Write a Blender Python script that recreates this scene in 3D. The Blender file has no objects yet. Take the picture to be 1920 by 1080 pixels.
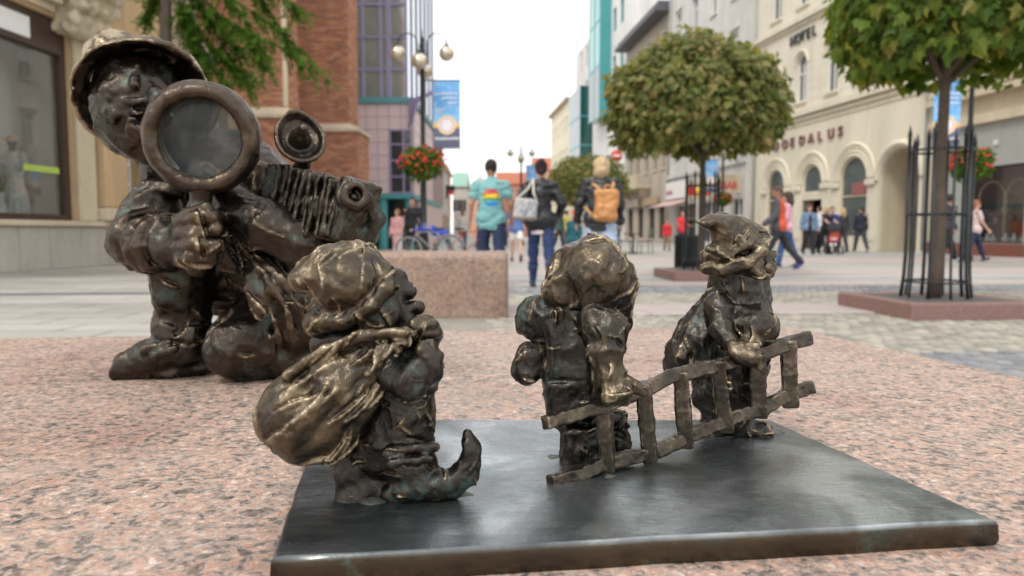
import bpy, math, random, time
import numpy as np
from mathutils import Matrix, Vector
T0 = time.time()
R = math.radians
SC = bpy.context.scene
COL = SC.collection

# ------------------------------------------------------------------ camera, sky, sun, exposure
CAM_Z, FPX, PITCH = 0.78, 1400.0, math.atan(105 / 1400)
cam_d = bpy.data.cameras.new('camera'); cam_o = bpy.data.objects.new('camera', cam_d); COL.objects.link(cam_o)
cam_o.location = (0, 0, CAM_Z); cam_o.rotation_euler = (R(90) - PITCH, 0, 0)
cam_d.sensor_width = 36; cam_d.lens = 36 * FPX / 1920
cam_d.clip_start = 0.02; cam_d.clip_end = 2000
cam_d.dof.use_dof = True; cam_d.dof.focus_distance = 0.62; cam_d.dof.aperture_fstop = 8.5
SC.camera = cam_o

SUN_EL, SUN_AZ = 52.0, 215.0      # azimuth clockwise from +Y (behind the camera, a little to the left)
w = bpy.data.worlds.new('World'); SC.world = w; w.use_nodes = True
nt = w.node_tree; nt.nodes.clear()
out = nt.nodes.new('ShaderNodeOutputWorld'); bg = nt.nodes.new('ShaderNodeBackground')
sky = nt.nodes.new('ShaderNodeTexSky'); sky.sky_type = 'NISHITA'; sky.sun_disc = False
sky.sun_elevation = R(SUN_EL); sky.sun_rotation = R(SUN_AZ); sky.air_density = 1.0; sky.dust_density = 2.0
tc = nt.nodes.new('ShaderNodeTexCoord'); nz = nt.nodes.new('ShaderNodeTexNoise')
nz.inputs['Scale'].default_value = 2.2; nz.inputs['Detail'].default_value = 6
mp = nt.nodes.new('ShaderNodeMapping'); mp.inputs['Scale'].default_value = (1, 1, 2.6)
nt.links.new(tc.outputs['Generated'], mp.inputs['Vector']); nt.links.new(mp.outputs['Vector'], nz.inputs['Vector'])
rmp = nt.nodes.new('ShaderNodeValToRGB'); rmp.color_ramp.elements[0].position = .22; rmp.color_ramp.elements[0].color = (.78, .78, .78, 1)
rmp.color_ramp.elements[1].position = .52; rmp.color_ramp.elements[1].color = (1, 1, 1, 1)
nt.links.new(nz.outputs['Fac'], rmp.inputs['Fac'])
mx = nt.nodes.new('ShaderNodeMix'); mx.data_type = 'RGBA'
nt.links.new(rmp.outputs['Color'], mx.inputs['Factor'])
nt.links.new(sky.outputs['Color'], mx.inputs['A']); mx.inputs['B'].default_value = (10.6, 10.6, 10.8, 1)   # bright thin overcast
nt.links.new(mx.outputs['Result'], bg.inputs['Color']); bg.inputs['Strength'].default_value = 0.1
nt.links.new(bg.outputs['Background'], out.inputs['Surface'])

sun_d = bpy.data.lights.new('sun', 'SUN'); sun_d.energy = 1.2; sun_d.angle = R(14); sun_d.color = (1, .96, .9)
sun_o = bpy.data.objects.new('sun', sun_d); COL.objects.link(sun_o); sun_o.location = (0, 0, 40)
_d = Vector((math.sin(R(SUN_AZ)) * math.cos(R(SUN_EL)), math.cos(R(SUN_AZ)) * math.cos(R(SUN_EL)), math.sin(R(SUN_EL))))
sun_o.rotation_euler = _d.to_track_quat('Z', 'Y').to_euler()
vs = SC.view_settings; vs.view_transform = 'Standard'; vs.look = 'None'; vs.gamma = 1; vs.use_curve_mapping = False
vs.exposure = 0.55
SC.cycles.use_denoising = True; SC.cycles.max_bounces = 6; SC.cycles.sample_clamp_indirect = 6
SC.cycles.transparent_max_bounces = 12

# ------------------------------------------------------------------ pixel -> place helpers (1920x1080 photo coordinates)
_sp, _cp = math.sin(PITCH), math.cos(PITCH)
def ray(px, py):
    x = (px - 960) / FPX; y = (540 - py) / FPX
    return np.array((x, _cp + y * _sp, -_sp + y * _cp))
def P(px, py, Y):                      # the point seen at a pixel, Y metres in front of the camera
    d = ray(px, py); t = Y / d[1]
    return np.array((0, 0, CAM_Z)) + d * t
def G(px, py, z=0.0):                  # the point seen at a pixel on the level z
    d = ray(px, py); t = (z - CAM_Z) / d[2]
    return np.array((0, 0, CAM_Z)) + d * t

# ------------------------------------------------------------------ objects
MATW = {}
def _tag(o, label=None, cat=None, group=None, kind=None):
    if label: o['label'] = label
    if cat: o['category'] = cat
    if group: o['group'] = group
    if kind: o['kind'] = kind
    return o
def thing(name, label, cat, loc=(0, 0, 0), rz=0.0, group=None, scale=1.0):
    o = bpy.data.objects.new(name, None); COL.objects.link(o)
    o.empty_display_size = .1
    o.location = tuple(float(v) for v in loc); o.rotation_euler = (0, 0, rz); o.scale = (scale,) * 3
    MATW[o] = Matrix.Translation(o.location) @ Matrix.Rotation(rz, 4, 'Z') @ Matrix.Scale(scale, 4)
    return _tag(o, label, cat, group)
def link_mesh(name, me, mat, parent=None, label=None, cat=None, group=None, kind=None):
    o = bpy.data.objects.new(name, me); COL.objects.link(o)
    if mat is not None and not me.materials:
        for m in (mat if isinstance(mat, (list, tuple)) else [mat]): me.materials.append(m)
    if parent is not None:
        o.parent = parent; MATW[o] = MATW[parent]
    else:
        MATW[o] = Matrix.Identity(4)
    return _tag(o, label, cat, group, kind)
def npmesh(name, V, F4=None, F3=None, smooth=True):
    me = bpy.data.meshes.new(name)
    V = np.asarray(V, np.float32)
    n4 = 0 if F4 is None else len(F4); n3 = 0 if F3 is None else len(F3)
    me.vertices.add(len(V)); me.vertices.foreach_set('co', V.ravel())
    idx = []
    if n4: idx.append(np.asarray(F4, np.int32).ravel())
    if n3: idx.append(np.asarray(F3, np.int32).ravel())
    idx = np.concatenate(idx)
    me.loops.add(len(idx)); me.loops.foreach_set('vertex_index', idx)
    me.polygons.add(n4 + n3)
    st = np.concatenate([np.arange(n4) * 4, n4 * 4 + np.arange(n3) * 3]).astype(np.int32)
    me.polygons.foreach_set('loop_start', st)
    me.polygons.foreach_set('use_smooth', np.full(n4 + n3, smooth))
    me.update(calc_edges=True)
    return me

class MB:
    """collects simple shapes into one mesh"""
    def __init__(s): s.v = []; s.f = []; s.mi = []; s.m = 0; s.sm = []; s.smooth = False
    def add(s, vs, fs):
        b = len(s.v); s.v += [tuple(float(c) for c in p) for p in vs]
        for f in fs: s.f.append([b + i for i in f]); s.mi.append(s.m); s.sm.append(s.smooth)
        return s
    def box(s, x0, x1, y0, y1, z0, z1):
        x0, x1 = min(x0, x1), max(x0, x1); y0, y1 = min(y0, y1), max(y0, y1); z0, z1 = min(z0, z1), max(z0, z1)
        return s.add([(x0,y0,z0),(x1,y0,z0),(x1,y1,z0),(x0,y1,z0),(x0,y0,z1),(x1,y0,z1),(x1,y1,z1),(x0,y1,z1)],
              [(0,3,2,1),(4,5,6,7),(0,1,5,4),(1,2,6,5),(2,3,7,6),(3,0,4,7)])
    def bbox(s, x0, x1, y0, y1, z0, z1, b):           # chamfered box
        vs = []; 
        for (X, Y, Z) in ((b,0,0),(0,b,0),(0,0,b)):
            for sx in (0,1):
                for sy in (0,1):
                    for sz in (0,1):
                        vs.append(((x0+b-X*0 if False else (x0 + b if X == 0 else x0) if sx == 0 else (x1 - b if X == 0 else x1)),
                                   ((y0 + b if Y == 0 else y0) if sy == 0 else (y1 - b if Y == 0 else y1)),
                                   ((z0 + b if Z == 0 else z0) if sz == 0 else (z1 - b if Z == 0 else z1))))
        i = lambda a, sx, sy, sz: a * 8 + sx * 4 + sy * 2 + sz
        f = []
        f += [[i(0,0,0,0),i(0,0,0,1),i(0,0,1,1),i(0,0,1,0)],[i(0,1,0,0),i(0,1,1,0),i(0,1,1,1),i(0,1,0,1)]]
        f += [[i(1,0,0,0),i(1,1,0,0),i(1,1,0,1),i(1,0,0,1)],[i(1,0,1,0),i(1,0,1,1),i(1,1,1,1),i(1,1,1,0)]]
        f += [[i(2,0,0,0),i(2,0,1,0),i(2,1,1,0),i(2,1,0,0)],[i(2,0,0,1),i(2,1,0,1),i(2,1,1,1),i(2,0,1,1)]]
        for a in (0,1):
            for c in (0,1):
                f.append([i(0,a,c,0),i(0,a,c,1),i(1,a,c,1),i(1,a,c,0)])
                f.append([i(0,a,0,c),i(0,a,1,c),i(2,a,1,c),i(2,a,0,c)])
                f.append([i(1,0,a,c),i(1,1,a,c),i(2,1,a,c),i(2,0,a,c)])
                for e in (0,1): f.append([i(0,a,c,e),i(1,a,c,e),i(2,a,c,e)])
        return s.add(vs, f)
    def tube(s, pts, rad, n=8, cap=True):
        pts = [np.array(p, float) for p in pts]; k = len(pts)
        rad = [rad] * k if np.isscalar(rad) else rad
        t0 = pts[1] - pts[0]; t0 /= np.linalg.norm(t0)
        a = np.cross(t0, (0, 0, 1.0)) if abs(t0[2]) < .9 else np.cross(t0, (1.0, 0, 0)); a /= np.linalg.norm(a)
        vs = []; sm = s.smooth; s.smooth = True
        for i in range(k):
            t = pts[min(i + 1, k - 1)] - pts[max(i - 1, 0)]; t /= np.linalg.norm(t) + 1e-12
            a = a - t * a.dot(t); a /= np.linalg.norm(a); b = np.cross(t, a)
            for j in range(n):
                q = 2 * math.pi * j / n; vs.append(pts[i] + rad[i] * (a * math.cos(q) + b * math.sin(q)))
        fs = [[i*n+j, i*n+(j+1)%n, (i+1)*n+(j+1)%n, (i+1)*n+j] for i in range(k-1) for j in range(n)]
        s.add(vs, fs); s.smooth = False
        if cap:
            b0 = len(s.v) - k * n
            s.f += [list(range(b0 + n - 1, b0 - 1, -1)), list(range(b0 + (k-1)*n, b0 + k*n))]; s.mi += [s.m]*2; s.sm += [False]*2
        s.smooth = sm
        return s
    def lathe(s, c, prof, n=16, ax='z'):              # prof: (r, h)
        c = np.array(c, float); vs = []; sm = s.smooth; s.smooth = True
        for r, h in prof:
            for j in range(n):
                q = 2*math.pi*j/n; p = (r*math.cos(q), r*math.sin(q), h)
                if ax == 'y': p = (p[0], p[2], -p[1])
                if ax == 'x': p = (p[2], p[1], -p[0])
                vs.append(c + p)
        k = len(prof)
        s.add(vs, [[i*n+j, i*n+(j+1)%n, (i+1)*n+(j+1)%n, (i+1)*n+j] for i in range(k-1) for j in range(n)])
        s.smooth = sm
        return s
    def ball(s, c, r, n=12, m=8):
        r = (r, r, r) if np.isscalar(r) else r
        vs = []; sm = s.smooth; s.smooth = True
        for i in range(m+1):
            th = math.pi*(i/m)
            for j in range(n):
                q = 2*math.pi*j/n
                vs.append((c[0]+r[0]*math.sin(th)*math.cos(q), c[1]+r[1]*math.sin(th)*math.sin(q), c[2]-r[2]*math.cos(th)))
        s.add(vs, [[i*n+j, i*n+(j+1)%n, (i+1)*n+(j+1)%n, (i+1)*n+j] for i in range(m) for j in range(n)])
        s.smooth = sm
        return s
    def prism(s, poly, y0, y1):                       # polygon in (x,z) pushed from y0 to y1
        n = len(poly); 
        return s.add([(p[0], y0, p[1]) for p in poly] + [(p[0], y1, p[1]) for p in poly],
              [list(range(n)), list(range(2*n-1, n-1, -1))] + [[i, n+i, n+(i+1)%n, (i+1)%n] for i in range(n)])
    def slab(s, poly, z0, z1):                        # polygon in (x,y) pushed from z0 to z1 (counter-clockwise)
        n = len(poly)
        return s.add([(p[0], p[1], z0) for p in poly] + [(p[0], p[1], z1) for p in poly],
              [list(range(n-1, -1, -1)), list(range(n, 2*n))] + [[i, (i+1)%n, n+(i+1)%n, n+i] for i in range(n)])
    def mesh(s, name, world_to=None):
        me = bpy.data.meshes.new(name)
        v = s.v
        if world_to is not None:
            inv = world_to.inverted(); v = [tuple(inv @ Vector(p)) for p in v]
        me.from_pydata(v, [], s.f); me.update()
        me.polygons.foreach_set('material_index', s.mi); me.polygons.foreach_set('use_smooth', s.sm)
        return me
    def build(s, name, mat, parent=None, world=False, **kw):
        me = s.mesh(name, MATW[parent] if (world and parent is not None) else None)
        return link_mesh(name, me, mat, parent, **kw)

# ------------------------------------------------------------------ materials
MAT = {}
def srgb(r, g, b):
    f = lambda c: ((c/255)/12.92 if c/255 <= .04045 else (((c/255)+.055)/1.055)**2.4)
    return (f(r), f(g), f(b), 1)
class NT:
    def __init__(s, name):
        s.m = bpy.data.materials.new(name); s.m.use_nodes = True; s.t = s.m.node_tree
        s.b = s.t.nodes['Principled BSDF']; s.o = s.t.nodes['Material Output']; MAT[name] = s.m
    def n(s, typ, **kw):
        x = s.t.nodes.new('ShaderNode' + typ)
        for k, v in kw.items():
            if hasattr(x, k): setattr(x, k, v)
        return x
    def set(s, node, **kw):
        for k, v in kw.items(): node.inputs[k.replace('_', ' ')].default_value = v
        return node
    def l(s, a, b): s.t.links.new(a, b)
    def coord(s, kind='Object', scale=(1, 1, 1), rot=(0, 0, 0), loc=(0, 0, 0)):
        c = s.n('TexCoord'); m = s.n('Mapping'); m.inputs['Scale'].default_value = scale; m.inputs['Rotation'].default_value = rot; m.inputs['Location'].default_value = loc
        s.l(c.outputs[kind], m.inputs['Vector']); return m.outputs['Vector']
    def noise(s, vec, scale, detail=4, rough=.5, dist=0):
        x = s.n('TexNoise'); x.inputs['Scale'].default_value = scale; x.inputs['Detail'].default_value = detail; x.inputs['Roughness'].default_value = rough
        x.inputs['Distortion'].default_value = dist
        if vec is not None: s.l(vec, x.inputs['Vector'])
        return x.outputs['Fac']
    def voro(s, vec, scale, feature='F1', out='Distance', rnd=1.0):
        x = s.n('TexVoronoi'); x.feature = feature; x.inputs['Scale'].default_value = scale; x.inputs['Randomness'].default_value = rnd
        if vec is not None: s.l(vec, x.inputs['Vector'])
        return x.outputs[out]
    def ramp(s, fac, stops, interp='LINEAR'):
        r = s.n('ValToRGB'); e = r.color_ramp.elements; r.color_ramp.interpolation = interp
        while len(e) < len(stops): e.new(.5)
        for i, (p, c) in enumerate(stops):
            e[i].position = p; e[i].color = c if isinstance(c, (tuple, list)) else (c, c, c, 1)
        s.l(fac, r.inputs['Fac']); return r.outputs['Color']
    def mix(s, fac, a, b, mode='MIX'):
        x = s.n('Mix'); x.data_type = 'RGBA'; x.blend_type = mode
        for k, v in (('Factor', fac), ('A', a), ('B', b)):
            if isinstance(v, (int, float)): x.inputs[k].default_value = v if k == 'Factor' else (v, v, v, 1)
            elif isinstance(v, (tuple, list)): x.inputs[k].default_value = v
            else: s.l(v, x.inputs[k])
        return x.outputs['Result']
    def math(s, op, a, b=0.0, clamp=False):
        x = s.n('Math'); x.operation = op; x.use_clamp = clamp
        for i, v in enumerate((a, b)):
            if isinstance(v, (int, float)): x.inputs[i].default_value = v
            else: s.l(v, x.inputs[i])
        return x.outputs[0]
    def bump(s, h, strength=.3, dist=.01, normal=None):
        x = s.n('Bump'); x.inputs['Strength'].default_value = strength; x.inputs['Distance'].default_value = dist
        s.l(h, x.inputs['Height'])
        if normal is not None: s.l(normal, x.inputs['Normal'])
        s.l(x.outputs['Normal'], s.b.inputs['Normal']); return x.outputs['Normal']
    def out(s, color=None, rough=None, metal=None, spec=None):
        for k, v in (('Base Color', color), ('Roughness', rough), ('Metallic', metal), ('Specular IOR Level', spec)):
            if v is None: continue
            if isinstance(v, (int, float, tuple, list)): s.b.inputs[k].default_value = v
            else: s.l(v, s.b.inputs[k])
        return s.m
def plain(name, c, rough=.6, metal=0.0, var=.25, scale=6.0, bump=.15, bscale=40.0, bdist=.004):
    """a paint / cloth / stone colour with mottling and a fine relief"""
    if name in MAT: return MAT[name]
    s = NT(name); v = s.coord()
    n1 = s.noise(v, scale, 5, .6); n2 = s.noise(v, bscale, 4, .6)
    f = s.math('ADD', s.math('MULTIPLY', n1, .6), s.math('MULTIPLY', n2, .4))
    lo = tuple(x * (1 - var) for x in c[:3]) + (1,); hi = tuple(min(1, x * (1 + var)) for x in c[:3]) + (1,)
    s.out(s.ramp(f, [(.3, lo), (.7, hi)]), s.math('ADD', s.math('MULTIPLY', n2, .2), rough - .1), metal)
    if bump: s.bump(n2, bump, bdist)
    return s.m
def glassy(name, c, rough=.06, spec=.8, metal=0.0):
    if name in MAT: return MAT[name]
    s = NT(name); v = s.coord()
    n = s.noise(v, 1.3, 2); s.out(s.mix(n, tuple(x*.6 for x in c[:3])+(1,), c), rough, metal, spec)
    s.bump(n, .04, .02)
    return s.m
# ------------------------------------------------------------------ clay: signed-distance modelling, meshed with surface nets
class Clay:
    def __init__(s, lo, hi, h):
        s.lo = np.array(lo, np.float32); s.h = h
        n = np.ceil((np.array(hi) - np.array(lo)) / h).astype(int) + 1
        s.ax = [s.lo[i] + h * np.arange(n[i], dtype=np.float32) for i in range(3)]
        s.D = np.full(tuple(n), 1.0, np.float32); s.W = np.zeros(tuple(n), np.float32)
    def win(s, lo, hi, m):
        r = []
        for i in range(3):
            a = int(np.floor((lo[i] - m - s.lo[i]) / s.h)); b = int(np.ceil((hi[i] + m - s.lo[i]) / s.h)) + 1
            r.append(slice(max(a, 0), max(min(b, s.D.shape[i]), 0)))
        X = s.ax[0][r[0]][:, None, None]; Y = s.ax[1][r[1]][None, :, None]; Z = s.ax[2][r[2]][None, None, :]
        return tuple(r), X, Y, Z
    def comb(s, w, d, k, op, wear):
        D = s.D[w]
        if D.size == 0: return
        k = max(k, 1e-6)
        if op == 'u':
            h = np.clip(.5 + .5 * (D - d) / k, 0, 1)
            s.D[w] = D * (1 - h) + d * h - k * h * (1 - h); s.W[w] = s.W[w] * (1 - h) + wear * h
        elif op == 's':                                   # carve d out
            h = np.clip(.5 - .5 * (D + d) / k, 0, 1)
            s.D[w] = D * (1 - h) - d * h + k * h * (1 - h)
        elif op == 'i':
            h = np.clip(.5 - .5 * (D - d) / k, 0, 1)
            s.D[w] = D * (1 - h) + d * h + k * h * (1 - h)
    def cap(s, a, b, ra, rb=None, k=.004, op='u', wear=0.0, folds=None, flat=None):
        """tapered capsule; folds=(count, amplitude, twist, phase); flat=(direction, factor) squashes the section"""
        rb = ra if rb is None else rb
        a = np.array(a, np.float32); b = np.array(b, np.float32); rm = max(ra, rb) * 1.15
        w, X, Y, Z = s.win(np.minimum(a, b) - rm, np.maximum(a, b) + rm, k + 3 * s.h)
        ba = b - a; L2 = float(ba @ ba) + 1e-12
        px, py, pz = X - a[0], Y - a[1], Z - a[2]
        t = np.clip((px * ba[0] + py * ba[1] + pz * ba[2]) / L2, 0, 1)
        qx, qy, qz = px - t * ba[0], py - t * ba[1], pz - t * ba[2]
        if flat is not None:
            f = np.array(flat[0], np.float32); f /= np.linalg.norm(f)
            dn = qx * f[0] + qy * f[1] + qz * f[2]; g = 1 / flat[1] - 1
            qx, qy, qz = qx + dn * g * f[0], qy + dn * g * f[1], qz + dn * g * f[2]
        l = np.sqrt(qx * qx + qy * qy + qz * qz)
        d = l - (ra + t * (rb - ra))
        if flat is not None: d = d * flat[1] ** .5
        if folds is not None:
            n, amp, tw, ph = folds
            t3 = ba / math.sqrt(L2); u = np.cross(t3, (0, 0, 1.0)) if abs(t3[2]) < .9 else np.cross(t3, (1.0, 0, 0)); u /= np.linalg.norm(u); v = np.cross(t3, u)
            ang = np.arctan2(qx * v[0] + qy * v[1] + qz * v[2], qx * u[0] + qy * u[1] + qz * u[2])
            d = d + amp * (1 - np.abs(np.sin(ang * n * .5 + tw * t + ph)) ** .7) * np.minimum(1, 4 * t * (1 - t) + .35)
        s.comb(w, d, k, op, wear)
        return s
    def chain(s, pts, k=.004, **kw):                       # pts: (x,y,z,r) ...
        for p, q in zip(pts[:-1], pts[1:]): s.cap(p[:3], q[:3], p[3], q[3], k, **kw)
        return s
    def ell(s, c, r, k=.004, op='u', wear=0.0, rot=None):
        c = np.array(c, np.float32); r = np.array((r, r, r) if np.isscalar(r) else r, np.float32); rm = float(max(r))
        w, X, Y, Z = s.win(c - rm, c + rm, k + 3 * s.h)
        px, py, pz = X - c[0], Y - c[1], Z - c[2]
        if rot is not None:
            M = np.array(rot, np.float32)
            px, py, pz = (M[0,0]*px+M[1,0]*py+M[2,0]*pz, M[0,1]*px+M[1,1]*py+M[2,1]*pz, M[0,2]*px+M[1,2]*py+M[2,2]*pz)
        k0 = np.sqrt((px/r[0])**2 + (py/r[1])**2 + (pz/r[2])**2); k1 = np.sqrt((px/r[0]**2)**2 + (py/r[1]**2)**2 + (pz/r[2]**2)**2) + 1e-9
        s.comb(w, k0 * (k0 - 1) / k1, k, op, wear)
        return s
    def box(s, c, hf, rd=.002, k=.003, op='u', wear=0.0, rot=None):
        c = np.array(c, np.float32); hf = np.array(hf, np.float32); rm = float(np.linalg.norm(hf))
        w, X, Y, Z = s.win(c - rm, c + rm, k + 3 * s.h)
        px, py, pz = X - c[0], Y - c[1], Z - c[2]
        if rot is not None:
            M = np.array(rot, np.float32)
            px, py, pz = (M[0,0]*px+M[1,0]*py+M[2,0]*pz, M[0,1]*px+M[1,1]*py+M[2,1]*pz, M[0,2]*px+M[1,2]*py+M[2,2]*pz)
        qx, qy, qz = np.abs(px) - hf[0] + rd, np.abs(py) - hf[1] + rd, np.abs(pz) - hf[2] + rd
        d = np.sqrt(np.maximum(qx,0)**2 + np.maximum(qy,0)**2 + np.maximum(qz,0)**2) + np.minimum(np.maximum(qx, np.maximum(qy, qz)), 0) - rd
        s.comb(w, d, k, op, wear)
        return s
    def lathe(s, c, axis, prof, th, k=.003, op='u', wear=0.0, wob=0.0, squash=None):
        """shell of half-thickness th along a profile of (h, r) points around an axis"""
        c = np.array(c, np.float32); a = np.array(axis, np.float32); a /= np.linalg.norm(a)
        rm = max(math.hypot(h, r) for h, r in prof) + th + wob
        w, X, Y, Z = s.win(c - rm, c + rm, k + 3 * s.h)
        px, py, pz = X - c[0], Y - c[1], Z - c[2]
        H = px * a[0] + py * a[1] + pz * a[2]
        u = np.cross(a, (0, 0, 1.0)) if abs(a[2]) < .9 else np.cross(a, (1.0, 0, 0)); u /= np.linalg.norm(u); v = np.cross(a, u)
        U = px*u[0]+py*u[1]+pz*u[2]; V = px*v[0]+py*v[1]+pz*v[2]
        if squash: U = U / squash
        rr = np.sqrt(U*U + V*V)
        if wob:
            ang = np.arctan2(V, U); H = H + wob * (np.sin(2 * ang + .6) + .5 * np.sin(3 * ang + 2)) * np.minimum(rr / rm, 1) ** 2
        d = None
        for (h0, r0), (h1, r1) in zip(prof[:-1], prof[1:]):
            bh, br = h1 - h0, r1 - r0; L2 = bh*bh + br*br + 1e-12
            t = np.clip(((H - h0) * bh + (rr - r0) * br) / L2, 0, 1)
            e = np.sqrt((H - h0 - t * bh)**2 + (rr - r0 - t * br)**2)
            d = e if d is None else np.minimum(d, e)
        s.comb(w, d - th, k, op, wear)
        return s
    def field(s, scale, seed, squash=(1, 1, 1)):           # smooth random field over the whole grid
        rng = np.random.default_rng(seed); Ws = []; shp = []
        for i in range(3):
            x = (s.ax[i] - s.lo[i]) / (scale * squash[i]) ; n = int(x.max()) + 5
            j = np.floor(x).astype(int); f = x - j; M = np.zeros((len(x), n), np.float32); r = np.arange(len(x))
            M[r, j] = (1-f)**3/6; M[r, j+1] = (3*f**3-6*f**2+4)/6; M[r, j+2] = (-3*f**3+3*f**2+3*f+1)/6; M[r, j+3] = f**3/6
            Ws.append(M); shp.append(n)
        Rn = rng.standard_normal(shp).astype(np.float32)
        A = np.tensordot(Ws[0], Rn, (1, 0)); A = np.tensordot(A, Ws[1], (1, 1)); A = np.tensordot(A, Ws[2], (1, 1))
        return A * 2.2
    def rough(s, amp, scale, seed=1, ridged=False, squash=(1, 1, 1), mask=None):
        f = s.field(scale, seed, squash)
        if ridged: f = 1.2 - 2.2 * np.abs(f)
        s.D -= amp * (f if mask is None else f * mask)
        return s
    def facets(s, scale, amp, seed=1, squash=(1, 1, 1), conv=False, warp=.35):
        """tool marks: shallow scoops with crisp ridges between them (conv: pats with crisp grooves)"""
        idx = np.argwhere(np.abs(s.D) < 3.0 * s.h + amp)
        if len(idx) == 0: return s
        wx = [s.field(scale * 1.7, seed + 50 + i)[tuple(idx.T)] for i in range(3)]
        p = np.stack([(idx[:, i] * s.h) / (scale * squash[i]) + warp * wx[i] for i in range(3)], 1).astype(np.float32)
        c = np.floor(p).astype(np.int32); rng = np.random.default_rng(seed); tab = rng.uniform(0, 1, (32, 32, 32, 3)).astype(np.float32); best = np.full(len(p), 9.0, np.float32); sec = best.copy()
        for i in (-1, 0, 1):
            for j in (-1, 0, 1):
                for k in (-1, 0, 1):
                    q = c + np.array((i, j, k)); t = tab[q[:, 0] & 31, q[:, 1] & 31, q[:, 2] & 31]; d = q + t - p; d = np.einsum('ni,ni->n', d, d)
                    lo = np.minimum(best, d); sec = np.minimum(sec, np.maximum(best, d)); best = lo
        e = np.sqrt(best)
        f = (.5 - e) if not conv else (np.minimum(np.sqrt(sec) - e, .45) - .25) * -1.2
        s.D[tuple(idx.T)] += amp * f
        return s
    def strokes(s, n, L, r, seed=1, bias=(0, 0, 1), jitter=.5, ridge=.8, wear=.75, lo=None, hi=None):
        """modelling-tool strokes: crisp grooves that follow the surface, each with a raised lip"""
        rg = np.random.default_rng(seed); idx = np.argwhere(np.abs(s.D) < .6 * s.h); idx = idx[np.all((idx > 2) & (idx < np.array(s.D.shape) - 3), 1)]
        if lo is not None:
            w_ = s.lo + s.h * idx; idx = idx[np.all((w_ > lo) & (w_ < hi), 1)]
        if len(idx) == 0: return s
        bias = np.array(bias, float); shp = np.array(s.D.shape)
        def grad(q):
            i = np.clip(np.round((q - s.lo) / s.h).astype(int), 2, shp - 3); D = s.D
            g = np.array([D[i[0]+2, i[1], i[2]] - D[i[0]-2, i[1], i[2]], D[i[0], i[1]+2, i[2]] - D[i[0], i[1]-2, i[2]], D[i[0], i[1], i[2]+2] - D[i[0], i[1], i[2]-2]]); return g / (np.linalg.norm(g) + 1e-9), D[i[0], i[1], i[2]]
        todo = []
        for q in idx[rg.choice(len(idx), n)]:
            x = s.lo + s.h * q.astype(float); d = bias + rg.normal(size=3) * jitter; ln = L * rg.uniform(.5, 1.3); pts = []; nr = []; k_ = rg.normal(size=3) * .25
            for _ in range(6):
                g, v = grad(x)
                if abs(v) > 3 * s.h: break
                x = x - g * v; pts.append(x.copy()); nr.append(g); t = d - g * (d @ g); nt_ = np.linalg.norm(t)
                if nt_ < 1e-3: break
                d = t / nt_ + k_ * .3; x = x + t / nt_ * ln / 5
            if len(pts) > 3: todo.append((pts, nr, r * rg.uniform(.6, 1.3)))
        for pts, nr, rr in todo:
            m = len(pts); tp = lambda i: rr * (.35 + .65 * math.sin(math.pi * (i + .5) / m))
            if ridge:
                sd = [np.cross(pts[min(i+1, m-1)] - pts[max(i-1, 0)], nr[i]) for i in range(m)]; sd = [v / (np.linalg.norm(v) + 1e-9) for v in sd]
                s.chain([(*(pts[i] + sd[i] * tp(i) * 1.7 - nr[i] * tp(i) * (1 - ridge)), tp(i)) for i in range(m)], rr * 1.2, wear=wear)
            s.chain([(*(pts[i] + nr[i] * tp(i) * .25), tp(i)) for i in range(m)], rr * .35, op='s')
        return s
    def floor(s, z):
        s.D = np.maximum(s.D, z - s.ax[2][None, None, :]); return s
    def mesh(s, name):
        D = s.D; ins = D < 0; n = D.shape
        c = np.zeros(tuple(k - 1 for k in n), np.int8)
        sl = lambda o: tuple(slice(o[i], n[i] - 1 + o[i]) for i in range(3))
        offs = [(i, j, k) for i in (0, 1) for j in (0, 1) for k in (0, 1)]
        for o in offs: c += ins[sl(o)]
        act = np.argwhere((c > 0) & (c < 8)); N = len(act)
        idx = np.full(c.shape, -1, np.int32); idx[tuple(act.T)] = np.arange(N)
        val = {o: D[tuple((act + o).T)] for o in offs}
        acc = np.zeros((N, 3), np.float32); cnt = np.zeros(N, np.float32)
        for o in offs:
            for a in range(3):
                if o[a] == 0:
                    q = list(o); q[a] = 1; v0, v1 = val[o], val[tuple(q)]
                    x = (v0 < 0) != (v1 < 0); t = v0[x] / (v0[x] - v1[x]); p = np.tile(np.array(o, np.float32), (len(t), 1)); p[:, a] += t
                    acc[x] += p; cnt[x] += 1
        V = s.lo + s.h * (act + acc / cnt[:, None])
        quads = []
        for a in range(3):
            b, e = (a + 1) % 3, (a + 2) % 3
            s0 = [slice(None)] * 3; s1 = [slice(None)] * 3; s0[a] = slice(0, -1); s1[a] = slice(1, None)
            ch = ins[tuple(s0)] != ins[tuple(s1)]; st = ins[tuple(s0)]
            E = np.argwhere(ch); E = E[(E[:, b] > 0) & (E[:, e] > 0) & (E[:, b] < n[b] - 1) & (E[:, e] < n[e] - 1)]
            q = []
            for db, de in ((0, 0), (-1, 0), (-1, -1), (0, -1)):
                F = E.copy(); F[:, b] += db; F[:, e] += de; q.append(idx[tuple(F.T)])
            q = np.stack(q, 1); fl = ~st[tuple(E.T)]; q[fl] = q[fl][:, ::-1]; quads.append(q)
        me = npmesh(name, V, np.concatenate(quads))
        at = me.attributes.new('wear', 'FLOAT', 'POINT'); at.data.foreach_set('value', s.W[tuple(act.T)].astype(np.float32))
        return me
    def build(s, name, mat, parent=None, world=True, **kw):
        me = s.mesh(name)
        if world and parent is not None: me.transform(MATW[parent].inverted())
        return link_mesh(name, me, mat, parent, **kw)
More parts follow.
